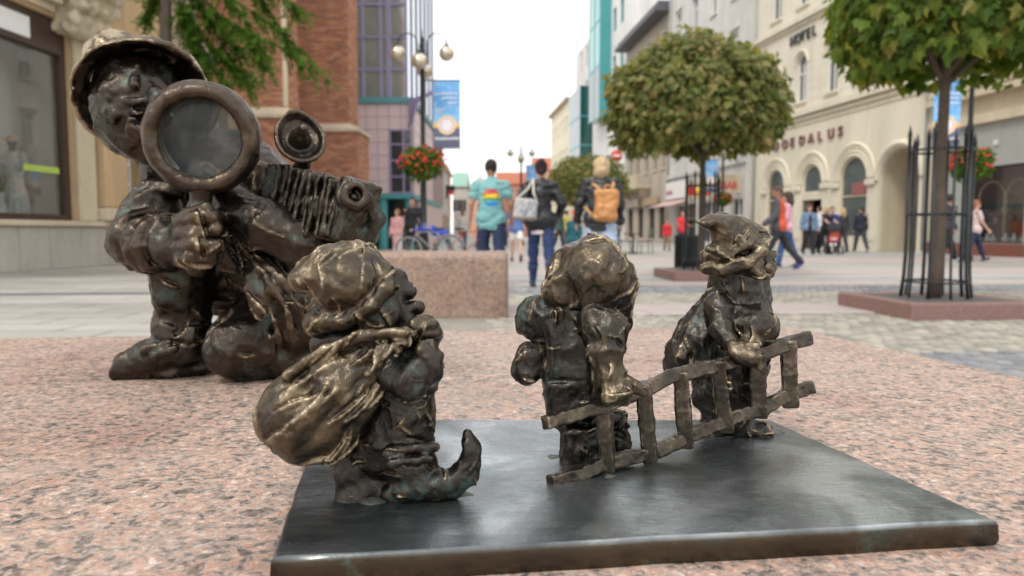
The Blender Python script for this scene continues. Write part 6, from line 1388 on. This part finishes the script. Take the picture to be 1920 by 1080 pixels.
# ------------------------------------------------------------------ people
def cloth(c, rough=.85): 
    key = 'cloth_%d_%d_%d' % tuple(int(v * 1000) for v in c[:3]); return plain(key, c, rough, var=.16, scale=5, bump=.25, bscale=70, bdist=.004)
SKIN = {'light': plain('skin_light', (.56, .33, .24), .55, var=.08), 'tan': plain('skin_tan', (.40, .21, .14), .55, var=.08)}
def leather(c): 
    key = 'leather_%d' % int(c[0] * 1000 + c[1] * 100); return plain(key, c, .36, var=.2, scale=9, bump=.35, bscale=50, bdist=.006)
def person(label, px, Y, H=1.72, rz=0.0, legs=((8, 8), (-10, 14)), arms=((6, 8, 12), (-8, 8, 15)), lean=0.0, top=(.1, .1, .12), sleeve='long', bottom=(.05, .06, .1), btype='trousers', hair=(.03, .02, .015), htype='short', skin='light', shoe=(.03, .03, .03), h=.017, bulk=1.0, jacket=None, topmat=None, hem=0.0, inward=(0, 0), eyes=True, group=None, shoem=None, z0=0.0, head_turn=0.0):
    x = (px - 960) / FPX * Y; root = thing('person', label, 'person', (x, Y, z0), rz, scale=H / 1.75, group=group)
    ln = R(lean); fw = np.array((0, math.sin(ln), math.cos(ln)))
    J = {}; pel = np.zeros(3)
    for i, sd in enumerate((-1, 1)):
        a, kb = legs[i][:2]; out_ = legs[i][2] if len(legs[i]) > 2 else 2; a, b = R(a), R(a - kb); o = R(out_) * sd
        hp = np.array((sd * .09, 0, -.02)); kn = hp + .43 * np.array((math.sin(o), math.sin(a), -math.cos(a))); an = kn + .42 * np.array((math.sin(o) * .5, math.sin(b), -math.cos(b))); J['hip', i], J['knee', i], J['ank', i] = hp, kn, an
    low = min(J['ank', 0][2], J['ank', 1][2]); lift = .085 - low
    for k_ in list(J): J[k_] = J[k_] + (0, 0, lift)
    pel = np.array((0, 0, lift)); T = lambda u, fx=0, sx_=0: pel + fw * u + np.array((sx_, fx * math.cos(ln), -fx * math.sin(ln)))
    for i, sd in enumerate((-1, 1)):
        s_, o, e = (R(v) for v in arms[i]); sh = T(.48, -.005, sd * .178 * bulk); up_ = np.array((sd * math.sin(o), math.sin(s_ + ln * .3) * math.cos(o), -math.cos(s_ + ln * .3) * math.cos(o))); el = sh + .285 * up_
        f = s_ + e; fo = np.array((sd * math.sin(o) * .35 - sd * inward[i], math.sin(f) * math.cos(o), -math.cos(f) * math.cos(o))); fo /= np.linalg.norm(fo); J['sh', i], J['el', i], J['wr', i], J['fd', i] = sh, el, el + .25 * fo, fo
    allp = np.array(list(J.values())[:0] + [J[k_] for k_ in J if k_[0] != 'fd'] + [T(.88), T(.88, .1), T(.7, -.16)]); lo, hi = allp.min(0) - (.2, .2, .13), allp.max(0) + (.2, .22, .14); lo[2] = max(lo[2], -.01)
    C = lambda: Clay(lo, hi, h)
    hd = T(.705, .012); nk = T(.53)
    # body: one continuous figure
    k = C()
    k.chain([(*T(-.02), .125), (*T(.15), .115), (*T(.35), .13), (*T(.44), .12)], .05, flat=((0, 1, 0), .62)); k.cap(J['sh', 0], J['sh', 1], .055, .055, .05)
    k.cap(T(.45), hd - fw * .05, .052, .05, .03); k.ell(hd + fw * .015, (.076, .096, .118), .02); k.ell(hd + np.array((math.sin(R(head_turn)) * -.02, .03, -.055)), (.055, .06, .06), .03)
    if h < .02:
        k.cap(hd + (0, .088, .01), hd + (0, .105, -.025), .012, .017, .012); k.ell(hd + (-.078, -.005, -.005), (.012, .022, .032), .008); k.ell(hd + (.078, -.005, -.005), (.012, .022, .032), .008); k.cap(hd + (-.022, .098, -.065), hd + (.022, .098, -.065), .006, .006, .004, op='s')
    for i, sd in enumerate((-1, 1)):
        k.chain([(*J['sh', i], .050), (*J['el', i], .040), (*J['wr', i], .028)], .02)
        w_, f = J['wr', i], J['fd', i]; k.cap(w_, w_ + f * .075, .028, .034, .012, flat=((1, 0, 0), .6))
        rad = max(.0095, h * .62); spread = np.cross(f, (1, 0, 0)); spread /= np.linalg.norm(spread)
        for q in range(4): b = w_ + f * .085 + spread * (q - 1.5) * .021; L_ = (.058, .072, .068, .05)[q]; k.cap(b, b + f * L_ * .55 + np.array((-sd * .006, 0, 0)), rad, rad, .003); k.cap(b + f * L_ * .55 + np.array((-sd * .006, 0, 0)), b + f * L_ + np.array((-sd * .024, 0, 0)), rad, rad * .85, .003)
        b = w_ + f * .03 - spread * .03 * (1 if sd > 0 else 1); k.cap(b, b + f * .05 - spread * .022, rad * 1.15, rad, .006)
        k.chain([(*J['hip', i], .085), (*J['knee', i], .052), (*(J['knee', i] * .55 + J['ank', i] * .45), .05), (*J['ank', i], .034)], .03)
    k.build('body', SKIN[skin], root, world=False)
    # trousers / shorts
    k = C()
    if btype in ('trousers', 'shorts', 'wide', 'skinny'):
        k.chain([(*T(-.05), .14), (*T(-.02), .135 * bulk)], .04, flat=((0, 1, 0), .74))
        for i in (0, 1):
            hp, kn, an = J['hip', i], J['knee', i], J['ank', i]
            if btype == 'shorts': e = hp * .45 + kn * .55; k.cap(hp, e, .105, .10, .03)
            elif btype == 'wide': k.chain([(*hp, .115), (*kn, .115), (*(an * .9 + kn * .1), .125)], .03)
            elif btype == 'skinny': k.chain([(*hp, .102), (*kn, .070), (*(kn * .5 + an * .5), .066), (*(an + (0, 0, .02)), .045)], .03)
            else: k.chain([(*hp, .105), (*kn, .078), (*(an + (0, 0, .01)), .066)], .03)
    else: k.chain([(*T(.08), .135), (*T(-.15), .16), (*T(-.42), .20)], .04, flat=((0, 1, 0), .75))
    k.rough(.0050, .05, 7, True, (1.3, 1, .6)); h < .015 and k.facets(.10, .010, 5, (1, 1, .7)); k.build('trousers' if btype in ('trousers', 'wide', 'skinny') else ('shorts' if btype == 'shorts' else 'skirt'), cloth(bottom), root, world=False)
    # top
    def make_top(nm, mat, grow, open_=False, bottom_u=-.06, slv=sleeve):
        k = C(); g = grow
        k.chain([(*T(bottom_u + hem), (.162 + g) * bulk), (*T(.04), (.152 + g) * bulk), (*T(.18), (.138 + g) * bulk), (*T(.36), (.152 + g) * bulk), (*T(.45), (.125 + g) * bulk)], .04, flat=((0, 1, 0), .74)); k.cap(J['sh', 0], J['sh', 1], .062 + g, .062 + g, .05); k.cap(J['hip', 0] + (0, 0, .02), J['hip', 1] + (0, 0, .02), .132 + g, .132 + g, .03); cut = T(bottom_u + hem - .07)
        k.D = np.maximum(k.D, -((k.ax[0] - cut[0])[:, None, None] * fw[0] + (k.ax[1] - cut[1])[None, :, None] * fw[1] + (k.ax[2] - cut[2])[None, None, :] * fw[2]))
        for i in (0, 1):
            sh, el, wr = J['sh', i], J['el', i], J['wr', i]
            if slv == 'short': k.cap(sh, sh * .42 + el * .58, .066 + g, .064 + g, .02)
            elif slv == 'long': k.chain([(*sh, .062 + g), (*el, .052 + g), (*(wr * .93 + el * .07), .042 + g)], .02)
        k.cap(T(.48), T(.545), .066 + g * .5, .062 + g * .5, .02); k.ell(T(.58, .02), (.05, .055, .04), .01, op='s')
        if open_: k.cap(T(.5, .15), T(-.2, .17), .06, .085, .01, op='s')
        k.rough(.0060, .06, 9, True, (1.3, 1, .6)); k.rough(.005, .11, 10)
        if h < .015: k.facets(.11, .012, 4, (1, 1, .7))
        return k.build(nm, mat, root, world=False)
    tp = make_top('shirt', topmat or cloth(top), .0, slv=(sleeve if jacket is None else 'none'))
    if jacket is not None: make_top('jacket', jacket, .016, True, -.02, 'long')
    # hair
    k = C(); hc = hd + fw * .035 + np.array((0, -.012, 0))
    if htype != 'bald':
        k.ell(hc, (.086, .104, .108), .01)
        if htype in ('long', 'bob'):
            L_ = .26 if htype == 'long' else .15; k.chain([(*(hc + (0, -.04, 0)), .088), (*(hc + (0, -.065, -L_ * .6)), .078), (*(hc + (0, -.06, -L_)), .055)], .03)
            for sd in (-1, 1): k.chain([(*(hc + (sd * .06, -.01, 0)), .045), (*(hc + (sd * .07, -.01, -.12)), .035)], .03)
        if htype == 'bun': k.ell(hc + (0, -.09, .06), .05, .02); k.ell(hc + (0, -.05, -.06), (.06, .05, .06), .02)
        k.ell(hd + (0, .085, -.045), (.075, .075, .085), .02, op='s'); k.rough(.006, .03, 5, True, (1, 1, 2.5)); k.build('hair' if htype != 'cap' else 'cap', cloth(hair) , root, world=False)
    # shoes, eyes
    for i in (0, 1):
        an = J['ank', i]; a = R(legs[i][0] - legs[i][1]); dx = np.array((0, math.cos(a) if a > -.5 else math.cos(a), math.sin(a))); sk = Clay(an - (.1, .2, .18), an + (.1, .3, .12), max(.011, h * .8)); bt = an + np.array((0, 0, -.045))
        sk.chain([(*(bt - dx * .05), .042), (*(bt + dx * .08), .044), (*(bt + dx * .16), .034)], .015, flat=((0, 0, 1), .85)); sk.cap(bt, an + (0, 0, .02), .042, .043, .015); sk.build('shoe', shoem or cloth(shoe, .5), root, world=False)
    if eyes and h < .02:
        for sd in (-1, 1): MB().ball(hd + (sd * .032, .088, .005), (.013, .008, .007), 8, 6).build('eye', MAT['black_letter'], root)
    root['_top'] = tp.name
    return root, J, T, MATW[root]
def split_jacket():
    s = NT('split_jacket'); v = s.coord(); sx = s.n('SeparateXYZ'); s.l(v, sx.inputs['Vector']); n = s.noise(v, 60, 4); s.out(s.mix(s.ramp(sx.outputs['Y'], [(-.02 + .5 - .5, 0.0), (.03, 1.0)]), (.62, .09, .035, 1), (.085, .085, .095, 1)), .8); s.bump(n, .25, .004); return s.m
def carried(name, label, cat, M, pt, group=None): 
    p = M @ Vector(tuple(float(v) for v in pt)); o = thing(name, label, cat, p, 0, group); return o
# ---- teal T-shirt man: round rainbow print on his back
s = NT('teal_print_shirt'); v = s.coord('Object'); sx = s.n('SeparateXYZ'); s.l(v, sx.inputs['Vector']); n = s.noise(v, 40, 4)
dx = sx.outputs['X']; dz = s.math('SUBTRACT', sx.outputs['Z'], 1.245); rr = s.math('SQRT', s.math('ADD', s.math('MULTIPLY', dx, dx), s.math('MULTIPLY', dz, dz)))
wob = s.math('MULTIPLY', s.math('SUBTRACT', s.noise(v, 22, 3), .5), .03)
band = s.ramp(s.math('ADD', s.math('DIVIDE', s.math('ADD', dz, s.math('ADD', wob, .125)), .25), 0.0), [(0, (.02, .16, .55, 1)), (.26, (.03, .30, .72, 1)), (.30, (.04, .30, .10, 1)), (.44, (.06, .34, .09, 1)), (.48, (.72, .50, .04, 1)), (.66, (.80, .58, .06, 1)), (.70, (.65, .16, .05, 1)), (.82, (.65, .07, .09, 1)), (1, (.62, .22, .28, 1))])
ring = s.ramp(rr, [(.080, 0.0), (.086, 1.0), (.118, 1.0), (.124, 0.0)]); band = s.mix(s.math('MULTIPLY', ring, s.ramp(s.noise(v, 34, 2), [(.5, 0.0), (.56, .8)])), band, (.08, .07, .08, 1))
msk = s.math('MULTIPLY', s.ramp(rr, [(.122, 1.0), (.128, 0.0)]), s.math('LESS_THAN', sx.outputs['Y'], 0.0)); gap = s.ramp(s.math('ABSOLUTE', s.math('ADD', dz, .052)), [(.006, 0.0), (.010, 1.0)])
tealc = s.ramp(n, [(.3, (.155, .36, .36, 1)), (.7, (.21, .44, .43, 1))]); s.out(s.mix(s.math('MULTIPLY', msk, gap), tealc, band), .85); s.bump(n, .2, .004)
person('man in teal T-shirt with round rainbow print walking away', 921, 11.0, 1.80, .02, ((10, 6, 3), (-12, 16, 3)), ((-4, 16, 14), (2, 15, 16)), 0, sleeve='short', topmat=MAT['teal_print_shirt'], bottom=(.018, .030, .075), skin='tan', hair=(.018, .013, .011), h=.012, bulk=1.13, hem=-.03, shoe=(.5, .5, .5))
_, J, T, M_ = person('woman in black leather jacket and dark blue jeans walking away', 1014, 10.5, 1.76, 0.03, ((14, 4, 1), (-14, 18, 2)), ((-14, 26, 62), (-8, 26, 60)), 0, top=(.72, .66, .64), jacket=leather((.016, .017, .020)), bottom=(.022, .040, .115), btype='skinny', hair=(.030, .012, .014), htype='bun', h=.012, bulk=.92, hem=-.06, shoe=(.02, .03, .07), inward=(.25, .25))
bg_ = carried('handbag', 'white and grey shoulder bag at the leather jacket woman\'s side', 'handbag', M_, J['hip', 0] + (-.13, -.17, .19)); k = Clay((-.26, -.12, -.2), (.26, .12, .2), .01)
k.box((0, 0, -.02), (.165, .055, .15), .05, .02, rot=frame((.15, 0, 1))); k.rough(.006, .06, 3); s = NT('bag_print'); n = s.noise(s.coord(), 9, 3, .5, 1.0); s.out(s.ramp(n, [(.35, (.36, .34, .30, 1)), (.48, (.50, .49, .46, 1)), (.55, (.18, .21, .28, 1)), (.66, (.42, .41, .38, 1))]), .5); k.build('bag', MAT['bag_print'], bg_, world=False)
MB().bbox(-.16, .16, -.062, .062, -.175, -.11, .02).build('base_panel', cloth((.22, .18, .15)), bg_)
sh = M_ @ Vector(J['sh', 0] + (.05, -.08, .06)); bo = Vector(bg_.location); a = sh - bo
m = MB(); m.tube([np.array((.15, 0, .1)), np.array(a) * .55 + (.05, -.035, 0), np.array(a) + (0, .0, .03)], .018, 6); m.tube([np.array((-.15, 0, .1)), np.array(a) * .55 + (-.03, .02, .05), np.array(a) + (0, .03, .02)], .018, 6); m.build('strap', cloth((.55, .52, .45)), bg_)
_, J, T, M_ = person('blonde woman in black jacket and pale blue wide trousers', 1126, 9.9, 1.74, -.10, ((12, 4, 3), (-12, 14, 3)), ((2, 20, 22), (0, 12, 20)), 4, top=(.05, .05, .06), jacket=leather((.020, .021, .024)), bottom=(.40, .50, .66), btype='wide', hair=(.50, .37, .22), htype='bob', h=.012, bulk=1.06, hem=-.02)
bk = thing('backpack', 'tan orange leather backpack on the blonde woman\'s back', 'backpack', M_ @ Vector(T(.18, -.20, .055)), -.10); k = Clay((-.22, -.16, -.26), (.24, .16, .30), .01)
k.box((.01, 0, -.02), (.155, .075, .20), .06, .02, rot=frame((.10, .0, 1))); k.box((.0, -.075, -.09), (.11, .03, .09), .03, .015, rot=frame((.1, 0, 1))); k.cap((-.10, -.03, .15), (.12, -.03, .15), .05, .05, .03); k.rough(.005, .05, 3, True); k.build('bag', leather((.52, .24, .08)), bk, world=False)
m = MB(); m.tube([(-.04, .06, .16), (-.12, .04, .24), (-.17, .12, .28)], .022, 6); m.tube([(.07, .06, .16), (.10, .05, .25), (.10, .14, .30)], .022, 6); m.tube([(-.13, .05, -.16), (-.2, .08, -.10), (-.26, .14, -.02)], .02, 6); m.build('strap', leather((.55, .30, .13)), bk); MB().tube([(-.03, -.01, .18), (.0, -.02, .25), (.06, -.02, .25), (.08, -.01, .18)], .014, 6).build('carry_loop', leather((.52, .24, .08)), bk)

# ---- further people
person('girl in blue top and white shorts walking away far behind', 968, 19.6, 1.62, .05, ((16, 4), (-16, 22)), top=(.10, .17, .42), sleeve='short', bottom=(.74, .74, .72), btype='shorts', hair=(.14, .08, .04), htype='long')
person('child in long pink coat standing by the teal column', 746, 20.6, 1.38, R(160), ((2, 0), (-2, 2)), ((10, 6, 20), (6, 6, 14)), top=(.62, .34, .34), bottom=(.66, .56, .58), hair=(.20, .11, .05), htype='long', hem=-.30, bulk=1.05)
person('man in black hooded coat beside the pink coated child', 774, 21.6, 1.74, R(190), ((4, 0), (-4, 2)), ((10, 10, 50), (8, 10, 55)), top=(.02, .02, .024), bottom=(.03, .03, .035), hair=(.02, .02, .02), htype='cap', hem=-.12, bulk=1.08)
person('child in bright blue jacket bending over beside a bicycle', 832, 19.0, 1.40, R(68), ((28, 10, 3), (-25, 8, 3)), ((72, 6, 8), (60, 6, 12)), 68, top=(.018, .07, .42), bottom=(.02, .07, .07), hair=(.04, .10, .30), htype='cap')
person('man in grey and orange jacket striding left past the hotel', 1459, 15.6, 1.76, R(78), ((26, 6), (-26, 14)), ((20, 6, 30), (-14, 6, 20)), 3, top=(.10, .10, .11), jacket=split_jacket(), bottom=(.03, .032, .04), hair=(.10, .06, .04), skin='tan', shoe=(.03, .05, .20), bulk=1.05)
person('person in pink top and jeans half hidden behind orange jacket', 1474, 16.8, 1.66, R(70), ((14, 4), (-14, 10)), top=(.66, .36, .44), bottom=(.04, .09, .24), hair=(.06, .04, .03), htype='long')
person('woman in open denim jacket walking before the arches', 1515, 26.2, 1.70, R(178), ((10, 2), (-10, 14)), ((6, 16, 14), (-4, 16, 14)), top=(.02, .02, .022), jacket=cloth((.16, .24, .36)), bottom=(.02, .02, .024), hair=(.12, .04, .025), htype='long')
person('woman in black top pushing the pushchair', 1546, 26.6, 1.66, R(200), ((8, 2), (-8, 14)), ((42, 6, 20), (42, 6, 20)), 6, top=(.02, .02, .022), sleeve='short', bottom=(.02, .02, .024), hair=(.46, .34, .20), htype='bob')
person('man in bright blue shirt behind the pushchair', 1558, 28.0, 1.70, R(170), ((6, 2), (-6, 10)), top=(.025, .06, .22), bottom=(.04, .05, .08), hair=(.16, .10, .05))
person('man in white shirt entering the hotel door', 1534, 29.6, 1.76, R(20), ((10, 2), (-10, 12)), ((10, 20, 60), (8, 20, 60)), top=(.74, .74, .76), bottom=(.05, .05, .06), hair=(.05, .03, .02))
person('woman with long blonde hair facing the shop arch', 1578, 28.8, 1.66, R(10), ((6, 2), (-6, 10)), top=(.05, .05, .055), bottom=(.05, .05, .06), hair=(.50, .36, .17), htype='long')
person('man in navy jumper and grey trousers walking by the arch', 1612, 28.6, 1.74, R(5), ((16, 4), (-16, 14)), top=(.022, .024, .04), bottom=(.045, .055, .065), hair=(.05, .03, .02), shoe=(.5, .5, .5))
person('man in dark jumper over blue shirt walking by the grey shop', 1777, 19.4, 1.76, R(-80), ((22, 4), (-22, 12)), ((16, 6, 14), (-14, 6, 20)), top=(.045, .045, .055), bottom=(.012, .013, .016), hair=(.03, .02, .015), skin='tan', shoe=(.5, .5, .5))
person('woman in pale top and navy trousers striding by the lamp', 1826, 19.8, 1.64, R(-95), ((24, 4), (-24, 12)), ((-16, 8, 30), (16, 8, 20)), top=(.64, .50, .48), sleeve='short', bottom=(.02, .028, .07), btype='skinny', hair=(.30, .13, .06), htype='bun')
person('person in red jacket and tan trousers left of the bin', 1250, 31.0, 1.28, R(175), ((10, 2), (-10, 10)), top=(.62, .035, .045), bottom=(.30, .22, .14), hair=(.12, .07, .04), h=.02)
person('person in red jacket standing behind the litter bin', 1278, 30.0, 1.58, R(180), ((2, 2), (-2, 2)), ((20, 8, 60), (20, 8, 60)), top=(.64, .04, .05), bottom=(.05, .05, .08), hair=(.10, .06, .04), h=.02)
person('child in dark teal coat and red hat beside the blonde woman', 1076, 14.0, 1.15, R(150), ((6, 2), (-6, 8)), top=(.015, .10, .13), bottom=(.03, .03, .04), hair=(.62, .03, .05), htype='cap', h=.02, hem=-.12)
for i, (px, Y, tp, bt, hr, lab) in enumerate(((868, 34, (.60, .58, .56), (.06, .07, .10), (.2, .1, .05), 'far passer-by in white left of the bicycle'), (900, 38, (.68, .22, .06), (.05, .06, .1), (.05, .03, .02), 'far passer-by in orange behind the teal shirt man'), (948, 40, (.10, .10, .12), (.05, .06, .1), (.05, .03, .02), 'far passer-by in grey right of the teal shirt man'), (1048, 30, (.08, .16, .14), (.05, .06, .1), (.3, .2, .1), 'far passer-by in dark green between the two women'), (1062, 33, (.55, .50, .12), (.05, .06, .1), (.05, .03, .02), 'far passer-by in yellow between the two women'))):
    person(lab, px, Y, 1.70, R((i * 77) % 360), ((12, 4), (-12, 12)), top=tp, bottom=bt, hair=hr, htype=('long' if i % 2 else 'short'), h=.022, eyes=False)

# ---- pushchair
c0_ = np.array(((1563 - 960) / FPX * 26.0, 26.0, 0)); pc = thing('pushchair', 'dark red and black pushchair with a child inside', 'pushchair', c0_, R(150))
m = MB(); m.tube([(-.22, -.42, 1.02), (-.22, -.1, .62), (-.20, .42, .16)], .015, 6); m.tube([(.22, -.42, 1.02), (.22, -.1, .62), (.20, .42, .16)], .015, 6); m.tube([(-.22, -.42, 1.02), (.22, -.42, 1.02)], .018, 6); m.tube([(-.24, -.28, .14), (-.21, .1, .5)], .014, 6); m.tube([(.24, -.28, .14), (.21, .1, .5)], .014, 6); m.build('frame', MAT['black_iron'], pc)
for (x, y, r_) in ((-.25, -.28, .14), (.25, -.28, .14), (-.21, .42, .11), (.21, .42, .11)):
    w_ = MB().tube([(x, y + r_ * math.cos(2*math.pi*t/18), r_ + .002 + r_ * .92 * math.sin(2*math.pi*t/18)) for t in range(19)], .02, 6, False).build('wheel', MAT['black_letter'], pc); MB().tube([(x - .012, y, r_), (x + .012, y, r_)], r_ * .4, 10).build('hub', MAT['black_iron'], w_)
k = Clay((-.3, -.4, .3), (.3, .6, 1.1), .016); k.box((0, .12, .46), (.20, .24, .05), .04, .03); k.box((0, -.10, .68), (.20, .05, .24), .04, .03, rot=frame((0, -.35, 1))); k.build('seat', cloth((.26, .02, .05)), pc, world=False)
k = Clay((-.3, -.5, .6), (.3, .4, 1.2), .016); k.lathe((0, -.1, .80), (1, 0, 0), [(-.22, .27), (.22, .27)], .016, .01); k.box((0, .05, .6), (.4, .5, .2), .01, .01, op='s'); k.build('hood', cloth((.02, .02, .025)), pc, world=False)
person('small child in coral top and white trousers sitting in the pushchair', 1563, 26.0, .95, R(150), ((78, 40, 4), (78, 40, 4)), ((30, 8, 40), (30, 8, 40)), -20, top=(.70, .20, .13), bottom=(.70, .66, .70), hair=(.30, .18, .08), h=.024, eyes=False, z0=.24)
# ---- bicycles
def bicycle(label, px, Y, rz, col):
    b = thing('bicycle', label, 'bicycle', ((px - 960) / FPX * Y, Y, 0), rz, group='parked bicycles behind the granite block'); fm = plain('bike_paint_%d' % int(col[0] * 1000), col, .35)
    for x in (-.52, .52):
        w_ = MB().tube([(x + .33 * math.cos(2*math.pi*t/30), 0, .345 + .33 * math.sin(2*math.pi*t/30)) for t in range(31)], .018, 6, False).build('wheel', MAT['black_letter'], b); MB().tube([(x + .305 * math.cos(2*math.pi*t/30), 0, .345 + .305 * math.sin(2*math.pi*t/30)) for t in range(31)], .010, 5, False).build('rim', MAT['white_paint'], w_)
        for i in range(12): a = 2 * math.pi * i / 12; MB().tube([(x, 0, .345), (x + .30 * math.cos(a), 0, .345 + .30 * math.sin(a))], .003, 3).build('spoke', MAT['white_paint'], w_)
    m = MB()
    for p_, q_ in (((-.52, 0, .345), (-.12, 0, .30)), ((-.12, 0, .30), (.34, 0, .72)), ((-.12, 0, .30), (-.22, 0, .80)), ((-.20, 0, .76), (.36, 0, .80)), ((-.52, 0, .345), (-.20, 0, .74)), ((.34, 0, .70), (.52, 0, .345)), ((.36, 0, .70), (.31, 0, .98))): m.tube([p_, q_], .016, 6)
    m.build('frame', fm, b); MB().tube([(.28, -.28, 1.0), (.33, -.12, 1.02), (.33, .12, 1.02), (.28, .28, 1.0)], .013, 6).build('handlebar', MAT['black_iron'], b); MB().ball((-.24, 0, .86), (.14, .08, .035), 10, 6).build('saddle', MAT['black_letter'], b); MB().tube([(-.12, -.09, .30), (-.12, .09, .30)], .05, 10).build('crank', MAT['black_iron'], b)
    MB().tube([(-.52 + .37 * math.cos(t), 0, .345 + .37 * math.sin(t)) for t in np.linspace(.3, 2.9, 12)], .02, 6).build('mudguard', fm, b)
bicycle('bicycle left of the bending child with front wheel by the lamp', 806, 18.2, R(170), (.30, .30, .32)); bicycle('red bicycle right of the bending child', 880, 18.4, R(8), (.45, .07, .06))
print('script time', time.time() - T0)
